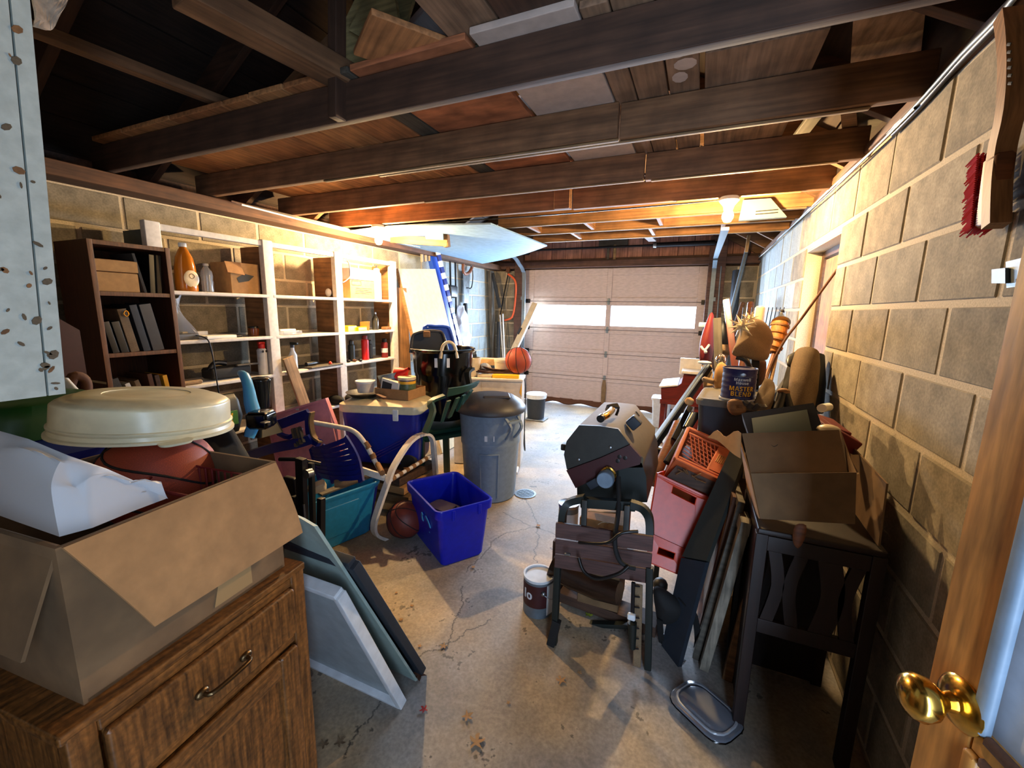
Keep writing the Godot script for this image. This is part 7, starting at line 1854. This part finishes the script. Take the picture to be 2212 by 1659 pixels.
	single("foam_roll", geo().tube([Vector3(0.468, 0.974, -2.359), Vector3(0.48, 1.069, -2.405), Vector3(0.49, 1.175, -2.474), Vector3(0.501, 1.228, -2.533), Vector3(0.504, 1.243, -2.549)], [0.056, 0.06, 0.06, 0.052, 0.02], 18), M.tan_cloth, "tan rolled foam mat standing against the right wall", "roll")
	single("dark_sleeve", geo().tube([Vector3(0.54, 0.946, -2.474), Vector3(0.546, 1.079, -2.525), Vector3(0.54, 1.213, -2.592)], 0.05, 14), M.slate, "dark blue sleeve behind the tan foam roll", "sleeve")
	var pl := thing("pruner", "black handled pruner with tan grips sticking up behind the dial board", "pruner")
	for q in [[Vector3(0.36, 0.988, -2.237), Vector3(0.377, 1.058, -2.28)], [Vector3(0.408, 0.995, -2.26), Vector3(0.389, 1.059, -2.285)]]: part("handle", geo().tube(q, [0.02, 0.018], 10), M.black, pl)
	part("grip", geo().ball(Vector3(0.382, 1.067, -2.284), 0.024, 14, Vector3(1.1, 0.7, 0.8)), M.tan_wood, pl)
	var gl := thing("tan_glove", "tan work glove with dark fingers on the edge of the dark tote", "glove")
	part("cuff", geo().tube([Vector3(0.165, 1.005, -2.188), Vector3(0.196, 1.006, -2.202), Vector3(0.211, 0.981, -2.203), Vector3(0.18, 0.972, -2.188)], 0.02, 10, true, 4), M.tan_wood, gl)
	for k in 3: part("finger", geo().tube([(Vector3(0.215, 0.998, -2.209)).lerp(Vector3(0.262, 0.982, -2.226), k / 2.0), (Vector3(0.225, 1.019, -2.195)).lerp(Vector3(0.281, 1.008, -2.217), k / 2.0)], [0.016, 0.012], 10), M.grey_cloth, gl)
	# bed rail and brown handled tools leaning in front of the tote
	var br := thing("bed_rail", "long dark steel bed rail leaning from behind the grill up to the pile", "bed rail")
	part("flange", geo().rod(Vector3(-0.238, 0.56, -2.447), Vector3(0.081, 1.085, -3.02), 0.05, 0.006, Vector3(1, 0.7, 0.4)), M.dark_steel, br)
	part("web", geo().rod(Vector3(-0.254, 0.573, -2.443), Vector3(0.064, 1.091, -3.014), 0.012, 0.045, Vector3(1, 0.7, 0.4)), M.galvanised, br)
	part("wheel_bracket", geo().box(Vector3(-0.156, 0.611, -2.548), Vector3(0.06, 0.05, 0.05), 0.01), M.black, br)
	single("shovel_pole", geo().tube([Vector3(-0.157, 0.561, -2.15), Vector3(-0.104, 0.71, -2.313), Vector3(-0.066, 0.814, -2.46)], 0.028, 10), M.tool_wood, "thick reddish brown wooden handle leaning beside the milk crate", "handle")
	var dg := thing("digging_tool", "dark tool with a pale end grip leaning above the milk crate", "tool")
	part("shaft", geo().rod(Vector3(-0.078, 0.754, -2.333), Vector3(-0.015, 0.904, -2.5), 0.03, 0.03, Vector3.BACK), M.dark_steel, dg)
	part("grip", geo().rod(Vector3(-0.037, 0.955, -2.467), Vector3(-0.002, 0.935, -2.456), 0.04, 0.04, Vector3(0.5, 1, 0), 0.01), M.card_light, dg)
	part("tip", geo().tube([Vector3(0, 0.882, -2.425), Vector3(-0.026, 0.829, -2.314)], 0.015), M.black, dg)
	single("black_pole", geo().tube([Vector3(-0.095, 0.685, -2.146), Vector3(0.023, 0.89, -2.403)], 0.018), M.black_rubber, "black pole leaning beside the dark tote", "pole")
	# ------------------------------------------------ red desk and white bin at the garage door
	var pd := thing("red_desk", "small red wooden desk with a curved side by the garage door", "desk")
	var side := [Vector3(-0.329, 0.621, -4.75), Vector3(-0.173, 0.65, -4.75), Vector3(-0.13, 0.688, -4.75), Vector3(-0.115, 0.788, -4.75), Vector3(0.072, 0.827, -4.75), Vector3(0.102, 0.493, -4.75), Vector3(-0.317, 0.458, -4.75)]
	part("case", geo().prism(side, Vector3(0, 0, -0.5)), M.red_wood, pd)
	part("top", geo().sheet(Vector3(-0.347, 0.627, -4.73), Vector3(-0.163, 0.659, -4.73), Vector3(-0.163, 0.659, -4.73) + Vector3(0, 0, -0.55), Vector3(-0.347, 0.627, -4.73) + Vector3(0, 0, -0.55), -0.015), M.white_enamel, pd)  # white stands in for strong daylight on the red desk
	part("upper_top", geo().box((Vector3(-0.016, 0.791, -4.98)) + Vector3(0.03, 0.02, 0), Vector3(0.3, 0.03, 0.54), 0.005), M.white_enamel, pd)  # daylight put into the colour here too
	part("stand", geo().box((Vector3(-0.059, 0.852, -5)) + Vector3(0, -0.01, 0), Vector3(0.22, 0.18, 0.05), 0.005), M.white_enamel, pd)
	for q in [[0, -4.8], [1, -4.8], [0, -5.2], [1, -5.2]]:
		var x: float = lerpf(side[0].x + 0.03, side[4].x - 0.03, q[0])
		part("leg", geo().rod(Vector3(x, 0, q[1]), Vector3(x, side[6].y, q[1]), 0.05, 0.05, Vector3.BACK), M.red_wood, pd)
	part("rail", geo().rod(Vector3(side[0].x, side[6].y + 0.02, -4.74), Vector3(side[4].x, side[6].y + 0.02, -4.74), 0.02, 0.05), M.red_wood, pd)
	var wb := thing("white_bin", "narrow white waste bin beside the red desk", "waste bin")
	var wp: Vector3 = Vector3(-0.359, 0, -5.483) + Vector3(0, 0, -0.05)
	part("body", geo().loft([[0.0, 0.09, 0.1, 0.03], [0.36, 0.11, 0.12, 0.03]], wp), M.white_plastic, wb)
	part("rim", geo().loft([[0.35, 0.12, 0.13, 0.03], [0.375, 0.122, 0.132, 0.03], [0.38, 0.11, 0.12, 0.03]], wp), M.white_plastic, wb)
	single("white_crate", geo().box(Vector3(-0.1, 0.13, -5.1), Vector3(0.24, 0.26, 0.3), 0.008), M.white_plastic, "white box standing under the red desk", "box")
	# ------------------------------------------------ brush and bracket on the right wall
	var bru := thing("scrub_brush", "red bristled brush with a curved wooden handle hanging on the right wall", "brush")
	part("handle", geo().strip([Vector3(0.565, 2.085, -1.413), Vector3(0.56, 2.006, -1.364), Vector3(0.56, 1.931, -1.336), Vector3(0.56, 1.852, -1.318), Vector3(0.565, 1.784, -1.332), Vector3(0.565, 1.706, -1.321), Vector3(0.565, 1.617, -1.295)], 0.03, 0.035, Vector3(0, 0, 1), 4), mat("brush_wood", Color(0.66, 0.48, 0.32), 0.6, "grain", Vector3(8, 0.8, 8), 0.03), bru)
	part("back", geo().rod(Vector3(0.565, 1.771, -1.335), Vector3(0.57, 1.622, -1.328), 0.035, 0.05, Vector3(0, 0, 1), 0.006), M.tool_wood, bru)
	for k in 6: part("notch", geo().rod((Vector3(0.541, 1.99, -1.334)).lerp(Vector3(0.541, 1.901, -1.301), k / 5.0), (Vector3(0.541, 1.983, -1.32)).lerp(Vector3(0.541, 1.895, -1.287), k / 5.0), 0.006, 0.002, Vector3.RIGHT), M.ink, bru)
	var bris := geo()
	for i in 34:
		for j in 6:
			var a: Vector3 = (Vector3(0.575, 1.791, -1.387)).lerp(Vector3(0.575, 1.626, -1.354), i / 33.0) + Vector3(-0.008 * j + 0.015, 0, 0)
			bris.tube([a, a + Vector3(rng.randf_range(-0.003, 0.003), -0.012 - rng.randf_range(0, 0.006), -0.036 - rng.randf_range(0, 0.006))], [0.0035, 0.002], 4)
	part("bristles", bris, M.brush_red, bru).set_meta("kind", "stuff")
	var lb := thing("latch_bracket", "blue grey steel latch bracket on the right wall by the oak door", "bracket")
	part("plate", geo().sheet(Vector3(0.58, 1.538, -1.261), Vector3(0.58, 1.542, -1.178), Vector3(0.58, 1.485, -1.16), Vector3(0.58, 1.483, -1.24), 0.004), M.galvanised, lb)
	part("tongue", geo().sheet(Vector3(0.575, 1.525, -1.289), Vector3(0.575, 1.524, -1.243), Vector3(0.575, 1.492, -1.232), Vector3(0.575, 1.495, -1.279), 0.006), M.galvanised, lb)
	part("screw", geo().ball(Vector3(0.577, 1.497, -1.215), 0.004, 8, Vector3(0.4, 1, 1)), M.black, lb)


# ---------------------------------------------------------------- near things: cabinet, carton, panels, side door, leaves

func front() -> void:
	# oak cabinet
	var t := thing("oak_cabinet", "oak base cabinet with a drawer over a door, in the left foreground", "cabinet")
	var fl := Vector3(-0.795, 0, -0.212)
	var fr := Vector3(-0.842, 0, -0.663)
	var ez := (fl - fr).normalized()          # along the face, towards the camera
	var ex := Vector3(ez.z, 0, -ez.x)          # out of the face
	if ex.x < 0: ex = -ex
	var b := Basis(ex, Vector3.UP, ex.cross(Vector3.UP))
	var w := fl.distance_to(fr)
	var mid := (fl + fr) / 2
	var at := func(o: float, y: float, s: float) -> Vector3: return mid + ex * o + Vector3(0, y, 0) + ez * s
	part("carcass", geo().box(at.call(-0.27, 0.42, 0), Vector3(0.5, 0.72, w - 0.01), 0.003, b), M.oak, t)
	part("top", geo().box(at.call(-0.265, 0.79, 0), Vector3(0.53, 0.02, w + 0.012), 0.004, b), M.oak_rail, t)
	part("toe_kick", geo().box(at.call(-0.3, 0.05, 0), Vector3(0.42, 0.1, w - 0.03), 0.002, b), M.dark_wood, t)
	for s in [-1, 1]: part("stile", geo().box(at.call(-0.01, 0.44, s * (w / 2 - 0.02)), Vector3(0.022, 0.7, 0.04), 0.004, b), M.oak, t)
	for y in [0.775, 0.63, 0.105]: part("rail", geo().box(at.call(-0.01, y, 0), Vector3(0.02, 0.03, w - 0.08), 0.004, b), M.oak_rail, t)
	var dr := part("drawer", geo().box(at.call(0.004, 0.704, 0), Vector3(0.02, 0.118, w - 0.085), 0.006, b), M.oak, t)
	var dd := part("door", geo().box(at.call(0.0, 0.365, 0), Vector3(0.012, 0.49, w - 0.085), 0.004, b), M.oak, t)
	for s in [-1, 1]: part("door_stile", geo().box(at.call(0.006, 0.365, s * (w / 2 - 0.07)), Vector3(0.016, 0.495, 0.05), 0.005, b), M.oak, dd)
	for y in [0.59, 0.14]: part("door_rail", geo().box(at.call(0.006, y, 0), Vector3(0.016, 0.05, w - 0.19), 0.005, b), M.oak_rail, dd)
	var hy := 0.7
	var pull := part("pull", geo().tube([at.call(0.018, hy, 0.045), at.call(0.034, hy, 0.04), at.call(0.037, hy, 0.0), at.call(0.034, hy, -0.04), at.call(0.018, hy, -0.045)], 0.0045, 8, false, 4), M.old_brass, dr)
	for s in [-1, 1]: part("pull_rosette", geo().ball(at.call(0.016, hy, s * 0.046), 0.0105, 14, Vector3(0.7, 0.9, 1.3), b), M.old_brass, dr)
	# carton on the cabinet
	var ct := thing("big_carton", "big open brown carton with a hanging flap on the oak cabinet", "carton")
	var y0 := 0.8
	var y1 := 1.066
	var nl := Vector3(-0.83, 0, -0.255)
	var nr := Vector3(-0.87, 0, -0.628)
	var cz := (nl - nr).normalized()
	var cx := Vector3(cz.z, 0, -cz.x)
	if cx.x < 0: cx = -cx
	var dp := 0.42
	var up := Vector3.UP
	var th := 0.006
	part("front", geo().sheet(nl + up * y0, nr + up * y0, nr + up * y1, nl + up * y1, th), M.card_dark, ct)
	part("near_side", geo().sheet(nl + up * y0, nl - cx * dp + up * y0, nl - cx * dp + up * y1, nl + up * y1, th), M.card_dark, ct)
	part("far_side", geo().sheet(nr + up * y0, nr - cx * dp + up * y0, nr - cx * dp + up * y1, nr + up * y1, -th), M.card_dark, ct)
	part("back", geo().sheet(nl - cx * dp + up * y0, nr - cx * dp + up * y0, nr - cx * dp + up * y1, nl - cx * dp + up * y1, -th), M.card_dark, ct)
	part("bottom", geo().sheet(nl + up * (y0 + th), nr + up * (y0 + th), nr - cx * dp + up * (y0 + th), nl - cx * dp + up * (y0 + th), th), M.card_dark, ct)
	var a := nl + up * y1 + cz * 0.0
	var d := nr + up * y1
	part("hanging_flap", geo().field(func(u, v):
		# folded over the top edge, bowing out; rounded and torn lower corners
		var p: Vector3 = a.lerp(d, u)
		var cut := 0.0
		if u < 0.3: cut = (0.3 - u) * 1.0
		if u > 0.94: cut = (u - 0.94) * 1.4
		var len: float = 0.178
		return p + cx * (0.006 + 0.042 * sin(v * 1.45)) - up * len * v + cz * (-0.25 * cut * v), 24, 8, 0.005), M.card, ct)
	part("near_flap", geo().sheet(nl + up * y1 - cx * 0.01, nl - cx * dp + up * y1, nl - cx * dp + up * (y1 - 0.16) + cz * 0.05, nl + up * (y1 - 0.16) + cz * 0.05 - cx * 0.03, 0.005), M.card_dark, ct)
	part("tape", geo().sheet(nl.lerp(nr, 0.55) + up * 0.815 + cx * 0.002, nl.lerp(nr, 0.78) + up * 0.815 + cx * 0.002, nl.lerp(nr, 0.78) + up * 0.885 + cx * 0.002, nl.lerp(nr, 0.6) + up * 0.885 + cx * 0.002, 0.001), mat("tape", Color(0.62, 0.5, 0.34), 0.3), ct)
	# what is in the carton
	single("white_sheet", geo().field(func(u, v):
		var top: Vector3 = [Vector3(-1.138, 1.21, -0.272), Vector3(-0.983, 1.2, -0.288), Vector3(-0.896, 1.18, -0.303), Vector3(-0.878, 1.15, -0.338), Vector3(-0.877, 1.11, -0.378), Vector3(-0.869, 1.068, -0.413)][mini(int(u * 5.0), 4)].lerp([Vector3(-0.983, 1.2, -0.288), Vector3(-0.896, 1.18, -0.303), Vector3(-0.878, 1.15, -0.338), Vector3(-0.877, 1.11, -0.378), Vector3(-0.869, 1.068, -0.413), Vector3(-0.869, 1.068, -0.413)][mini(int(u * 5.0), 4)], u * 5.0 - mini(int(u * 5.0), 4))
		var low: Vector3 = [Vector3(-1.139, 1.066, -0.253), Vector3(-0.987, 1.066, -0.261), Vector3(-0.869, 1.066, -0.268), Vector3(-0.859, 1.066, -0.303), Vector3(-0.869, 1.066, -0.359), Vector3(-0.874, 1.066, -0.416)][mini(int(u * 5.0), 4)].lerp([Vector3(-0.987, 1.066, -0.261), Vector3(-0.869, 1.066, -0.268), Vector3(-0.859, 1.066, -0.303), Vector3(-0.869, 1.066, -0.359), Vector3(-0.874, 1.066, -0.416), Vector3(-0.874, 1.066, -0.416)][mini(int(u * 5.0), 4)], u * 5.0 - mini(int(u * 5.0), 4))
		var f := 0.014 * absf(sin(u * 9.0 - v * 3.0)) - 0.012 * absf(sin(u * 5.0 + v * 6.0))
		return top.lerp(low, v) + Vector3(0, 0.03 * sin(PI * v) + f * sin(PI * v), 0.01 * sin(PI * v)), 40, 20, 0.004), M.bag_white, "wrinkled white foam sheet stuffed in the near end of the big carton", "foam sheet")
	basketball(Vector3(-1.15, 1.012, -0.535), 0.12, M.ball, "orange basketball in the big carton under the cake carrier", Basis.from_euler(Vector3(0.35, 0.9, 1.1)))
	var cl := Vector3(-1.173, 1.164, -0.542)
	var ck := thing("cake_carrier", "cream round cake carrier lid resting on the basketball", "cake carrier")
	var tl := Basis.from_euler(Vector3(-0.095, 0, -0.024))
	part("lid", geo().lathe([[0.0, 0.048], [0.06, 0.047], [0.064, 0.043], [0.075, 0.041], [0.08, 0.05], [0.118, 0.05], [0.124, 0.044], [0.143, 0.042], [0.154, 0.036], [0.16, 0.03], [0.162, -0.012], [0.166, -0.014], [0.166, -0.018], [0.162, -0.022], [0.164, -0.03], [0.17, -0.032], [0.17, -0.037], [0.158, -0.036], [0.155, 0.03], [0.12, 0.05], [0.0, 0.046]], cl, 56, tl), M.cream_lid, ck)
	for an in [1.35, -1.75]:
		var q := Basis(up, an)
		part("tab", geo().loft([[-0.037, 0.028, 0.022, 0.018], [-0.032, 0.03, 0.024, 0.02]], cl + q * Vector3(0, 0, 0.175), q), M.cream_lid, ck)
	var wk := thing("wire_basket", "red wire basket at the far end of the big carton", "basket")
	var wo := nr - cx * 0.11 + cz * 0.05 + up * 0.93
	for k in 9: part("wire", geo().tube([wo + cx * (-0.08 + 0.02 * k), wo + cx * (-0.08 + 0.02 * k) + up * 0.12], 0.0025, 5), M.dull_red, wk)
	part("rim", geo().tube([wo - cx * 0.09 + up * 0.12, wo + cx * 0.09 + up * 0.12, wo + cx * 0.09 + up * 0.12 + cz * 0.12, wo - cx * 0.09 + up * 0.12 + cz * 0.12], 0.004, 6, true), M.dull_red, wk)
	for k in 3: part("wire", geo().tube([wo - cx * 0.09 + up * 0.03 * k, wo + cx * 0.09 + up * 0.03 * k], 0.0025, 5), M.dull_red, wk)
	# behind the carton: blue tub with a green lid
	var bt := thing("blue_tub", "tall blue tub with a dark green lid behind the big carton at the left edge", "tub")
	part("body", geo().loft([[0.0, 0.2, 0.18, 0.05], [1.0, 0.24, 0.22, 0.05], [1.02, 0.255, 0.235, 0.05], [1.06, 0.255, 0.235, 0.05]], Vector3(-1.62, 0, -0.56)), M.navy, bt)
	var gl := bt
	part("lid", geo().loft([[1.062, 0.16, 0.15, 0.1], [1.12, 0.16, 0.15, 0.1], [1.15, 0.14, 0.13, 0.09], [1.155, 0.1, 0.08, 0.05]], Vector3(-1.72, 0, -0.52)), M.lid_green, gl)
	# peeling white door hanging at the left
	var pe := thing("peeling_door", "white painted wooden door with peeling paint at the left edge", "door panel")
	var p0: Vector3 = Vector3(-1, 1.263, -0.347)
	var p1: Vector3 = Vector3(-1, 1.883, -0.381)
	var upv := (p1 - p0) / (p1.y - p0.y)
	var q0 := p0
	var q1 := p0 + upv * 1.0
	var off := Vector3(0, 0, 0.5)
	part("leaf", geo().sheet(q0 + off, q0 + Vector3(0, 0, 0.024), q1 + Vector3(0, 0, 0.024), q1 + off, 0.03), M.peeling, pe)
	part("edge_strip", geo().sheet(q0 + Vector3(0, 0, 0.021), q0, q1, q1 + Vector3(0, 0, 0.021), 0.03), M.peeling, pe)
	for k in 46:
		var s := pow(rng.randf(), 1.6) * 0.17
		var v := rng.randf() * 0.62 if k > 12 else rng.randf() * 0.22
		var c := q0 + upv * v + Vector3(0.0008, 0, 0.01 + s * (0.5 if k % 3 else 1.0))
		var r := rng.randf_range(0.002, 0.009)
		part("paint_chip", geo().lathe([[0.0, 0.0008], [r * 0.9, 0.0008], [r, 0.0]], c, 7, Basis(Vector3.BACK, -PI / 2) * Basis(up, rng.randf() * 6.0) * Basis.from_scale(Vector3(1.0, 1.0, rng.randf_range(0.3, 0.8)))), M.chip if k % 4 else M.tan_wood, pe)
	single("ragged_paper", geo().field(func(u, v): return (Vector3(-1.02, 1.854, -0.388)).lerp(Vector3(-1.02, 1.915, -0.432), u).lerp((Vector3(-1.02, 1.921, -0.394)).lerp(Vector3(-1.02, 1.982, -0.47), u), v) + Vector3(0.004 * sin(u * 9.0 + v * 7.0), -0.02 * sin(PI * u) * (1.0 - v), 0), 10, 6, 0.004), mat("ragged", Color(0.66, 0.58, 0.5), 0.9, "blotch", Vector3.ONE * 12.0), "ragged torn pale scrap hanging beside the top of the peeling door", "scrap")
	# panels leaning on the cabinet's far side
	var pa := thing("edged_board", "grey panel with white edging leaning against the oak cabinet, nearest of three", "panel")
	var c0: Vector3 = Vector3(-1.337, 0, -1.046)
	var c1: Vector3 = Vector3(-0.871, 0, -1.049)
	var c2: Vector3 = Vector3(-0.877, 0.614, -0.804)
	var c3 := c0 + (c2 - c1)
	c0.y = 0.01; c1.y = 0.01
	part("board", geo().sheet(c0, c1, c2, c3, 0.012), mat("panel_grey", Color(0.62, 0.66, 0.68), 0.5, "dust", Vector3.ONE * 2.0), pa)
	var pn := (c2 - c0).cross(c3 - c1).normalized()
	if pn.z < 0: pn = -pn
	for q in [[c0, c1], [c1, c2], [c2, c3], [c3, c0]]: part("edging", geo().rod(q[0] + pn * 0.006, q[1] + pn * 0.006, 0.022, 0.034, pn), M.white_plastic, pa)
	var pb0: Vector3 = Vector3(-1.278, 0, -1.044) + Vector3(0, 0.005, -0.08)
	single("pale_board", geo().prism([Vector3(-1.35, 0.012, -1.16), Vector3(-0.88, 0, -1.139) + Vector3(0, 0.012, 0), Vector3(-0.86, 0.866, -0.715), Vector3(-0.93, 0.862, -0.735), Vector3(-1.3, 0.88, -0.76)], Vector3(0, -0.004, -0.012)), mat("pale_panel_paint", Color(0.6, 0.68, 0.66), 0.5, "dust", Vector3.ONE * 2.0), "tall pale grey green panel leaning behind the white edged one", "panel")
	var dk := thing("insect_screen", "dark framed screen leaning hindmost behind the pale panels", "screen")
	var s0: Vector3 = Vector3(-0.892, 0, -1.161) + Vector3(0, 0.01, -0.03)
	var s1: Vector3 = Vector3(-0.85, 0.697, -0.828)
	part("stile", geo().rod(s0, s1, 0.03, 0.03, Vector3(0, -0.3, 1)), M.slate, dk)
	part("rail", geo().rod(s1, s1 + Vector3(-0.3, 0, 0), 0.03, 0.03, Vector3(0, -0.3, 1)), M.slate, dk)
	part("rail", geo().rod(s0, s0 + Vector3(-0.3, 0, 0), 0.03, 0.03, Vector3(0, -0.3, 1)), M.slate, dk)
	part("mesh", geo().sheet(s0, s1, s1 + Vector3(-0.4, 0, 0), s0 + Vector3(-0.4, 0, 0), 0.004), M.black_rubber, dk)
	single("white_strip", geo().strip([Vector3(-1.392, 0, -1.094) + Vector3(0, 0.02, 0.03), Vector3(-1.384, 0, -1.14) + Vector3(0, 0.06, 0.03), Vector3(-1.304, 0, -1.095) + Vector3(0, 0.01, 0.03)], 0.05, 0.004, Vector3(0.3, 1, 0)), M.white_plastic, "bent white strip beside the oak cabinet's foot", "strip")
	# side door, open against the right wall
	var sd := struct("door_2", geo().box(Vector3.ZERO, Vector3(0.001, 0.001, 0.001), 0.0), M.oak_door)
	sd.mesh = null
	var ha := Vector3(0.56, 0, 0.15)
	var hb := Vector3(0.345, 0, -0.70)
	var dz := (hb - ha).normalized()
	var dn := Vector3(dz.z, 0, -dz.x)          # towards the room
	if dn.x > 0: dn = -dn
	var db := Basis(dz, up, dz.cross(up))
	var ln := ha.distance_to(hb)
	var dat := func(s: float, y: float, o: float) -> Vector3: return ha + dz * s + up * y + dn * o
	var lo := 0.035
	for s in [ln - 0.035, 0.035]: part("stile", geo().box(dat.call(s, 1.02, 0), Vector3(0.07, 1.98, lo), 0.003, db), M.oak_door, sd)
	for q in [[0.13, 0.2], [0.915, 0.03], [1.93, 0.14]]: part("rail", geo().box(dat.call(ln / 2, q[0], 0), Vector3(ln - 0.14, q[1], lo - 0.002), 0.003, db), M.oak_door, sd)
	for q in [[0.23, 0.9], [0.93, 1.86]]:
		part("glazed_panel", geo().box(dat.call(ln / 2, (q[0] + q[1]) / 2, 0), Vector3(ln - 0.14, q[1] - q[0], 0.008), 0.0, db), mat("panel_pale", Color(0.72, 0.74, 0.78), 0.4, "dust", Vector3.ONE * 2.0), sd)
		for s in [0.077, ln - 0.077]: part("bead", geo().rod(dat.call(s, q[0], 0.016), dat.call(s, q[1], 0.016), 0.02, 0.014, dn, 0.004), M.bin_grey if q[0] > 0.5 else M.oak_door, sd)  # upper beads are blue grey for the blue daylight on them
		for y in [q[0], q[1]]: part("bead", geo().rod(dat.call(0.085, y, 0.016), dat.call(ln - 0.085, y, 0.016), 0.014, 0.012, dn, 0.004), M.rust, sd)
	var kn := part("knob", geo().lathe([[0.0, 0.066], [0.012, 0.066], [0.024, 0.06], [0.028, 0.05], [0.025, 0.038], [0.014, 0.026], [0.011, 0.02], [0.013, 0.01]], dat.call(ln - 0.053, 0.945, 0.018), 28, Basis(dz, dn, dz.cross(dn))), M.brass, sd)
	part("rose", geo().lathe([[0.032, 0.0], [0.033, 0.004], [0.028, 0.009], [0.016, 0.013], [0.0, 0.013]], dat.call(ln - 0.053, 0.945, 0.0175), 28, Basis(dz, dn, dz.cross(dn))), M.brass, kn)
	# plastic tray and leaves on the floor
	var fc := thing("plastic_tray", "clear plastic takeaway tray with a black base on the floor at the lower right", "tray")
	var fo: Vector3 = Vector3(0.134, 0, -1.458)
	var fb := Basis(up, -0.62)
	part("base", geo().loft([[0.002, 0.085, 0.06, 0.04], [0.025, 0.105, 0.078, 0.05], [0.03, 0.114, 0.086, 0.055], [0.034, 0.112, 0.084, 0.055]], fo, fb), M.black_gloss, fc)
	part("lid", geo().loft([[0.034, 0.112, 0.084, 0.055], [0.04, 0.108, 0.08, 0.055], [0.042, 0.085, 0.06, 0.045], [0.05, 0.078, 0.054, 0.042], [0.051, 0.04, 0.03, 0.025]], fo, fb), mat("tray_lid", Color(0.36, 0.38, 0.42), 0.15), fc)
	part("lid_ridge", geo().loft([[0.041, 0.098, 0.072, 0.052], [0.045, 0.095, 0.069, 0.05], [0.045, 0.09, 0.064, 0.047]], fo, fb, false), mat("tray_ridge", Color(0.55, 0.57, 0.6), 0.2), fc)
	var lv := [[Vector3(-0.561, 0, -1.04), 0.032, "leaf", "largest tan maple leaf on the floor near the bottom of the picture"], [Vector3(-0.633, 0, -1.105), 0.024, "leaf", "curled brown leaf on the floor above the largest one"], [Vector3(-0.789, 0, -1.062), 0.018, "leaf_red", "red leaf on the floor right of the leaning panels"], [Vector3(-0.377, 0, -1.386), 0.024, "leaf", "tan lobed leaf on the floor left of the plastic tray"], [Vector3(-0.321, 0, -1.451), 0.012, "leaf", "small tan leaf near the grill's shadow"], [Vector3(-0.883, 0, -1.337), 0.02, "leaf", "tan leaf lying on the floor crack"], [Vector3(-0.975, 0, -1.296), 0.012, "leaf", "small pale leaf left of the floor crack"], [Vector3(-1.295, 0, -1.421), 0.022, "leaf", "tan leaf beside the dark leaning screen"], [Vector3(-1.147, 0, -1.388), 0.013, "leaf", "yellowish leaf between the dark screen and the floor crack"], [Vector3(-1.288, 0, -1.529), 0.01, "leaf", "small leaf below the floor basketball"], [Vector3(-1.158, 0, -1.485), 0.012, "leaf", "small pale leaf right of the dark screen"], [Vector3(-1.042, 0, -1.882), 0.016, "leaf", "pale leaf in front of the blue recycling bin"], [Vector3(-0.874, 0, -2.473), 0.02, "leaf", "orange leaf where the floor cracks meet"], [Vector3(-0.365, 0, -1.787), 0.022, "leaf_green", "yellow green leaf under the grill"], [Vector3(-0.524, 0, -1.214), 0.01, "leaf", "tiny pale leaf near the middle of the floor"], [Vector3(-1.013, 0, -0.824), 0.02, "tan_cloth", "dry curled leaf beside the oak cabinet"], [Vector3(-0.97, 0, -0.851), 0.022, "tan_cloth", "second dry curled leaf beside the oak cabinet"], [Vector3(-0.889, 0, -1.171), 0.03, "rust", "crumpled brown leaf at the foot of the dark screen"], [Vector3(-0.284, 0, -2.25), 0.01, "leaf", "small leaf right of the grill's slats"], [Vector3(-1.178, 0, -1.31), 0.014, "leaf", "brown leaf scrap against the dark screen"]]
	for q in lv:
		var o := rng.randf() * TAU
		var n := 20
		var pts := []
		for k in n:
			var an := TAU * k / n
			var r: float = q[1] * (0.62 + 0.3 * cos(5.0 * an + o) + 0.14 * cos(11.0 * an))
			pts.append(Vector3(cos(an) * r, 0, sin(an) * r))
		var g := geo(Transform3D(Basis(up, o), q[0] + Vector3(0, 0.004, 0)))
		for k in n:
			var p: Vector3 = pts[k]
			var r: Vector3 = pts[(k + 1) % n]
			var lift := func(e: Vector3) -> Vector3: return e + Vector3(0, 0.2 * q[1] * absf(sin(e.x / q[1] * 2.0)), 0)
			g.tri(Vector3(0, 0.001, 0), lift.call(r), lift.call(p))
			g.tri(Vector3(0, 0.0, 0), lift.call(p) - up * 0.001, lift.call(r) - up * 0.001)
		single("fallen_leaf", g, M[q[2]], q[3], "leaf", "fallen leaves on the floor")
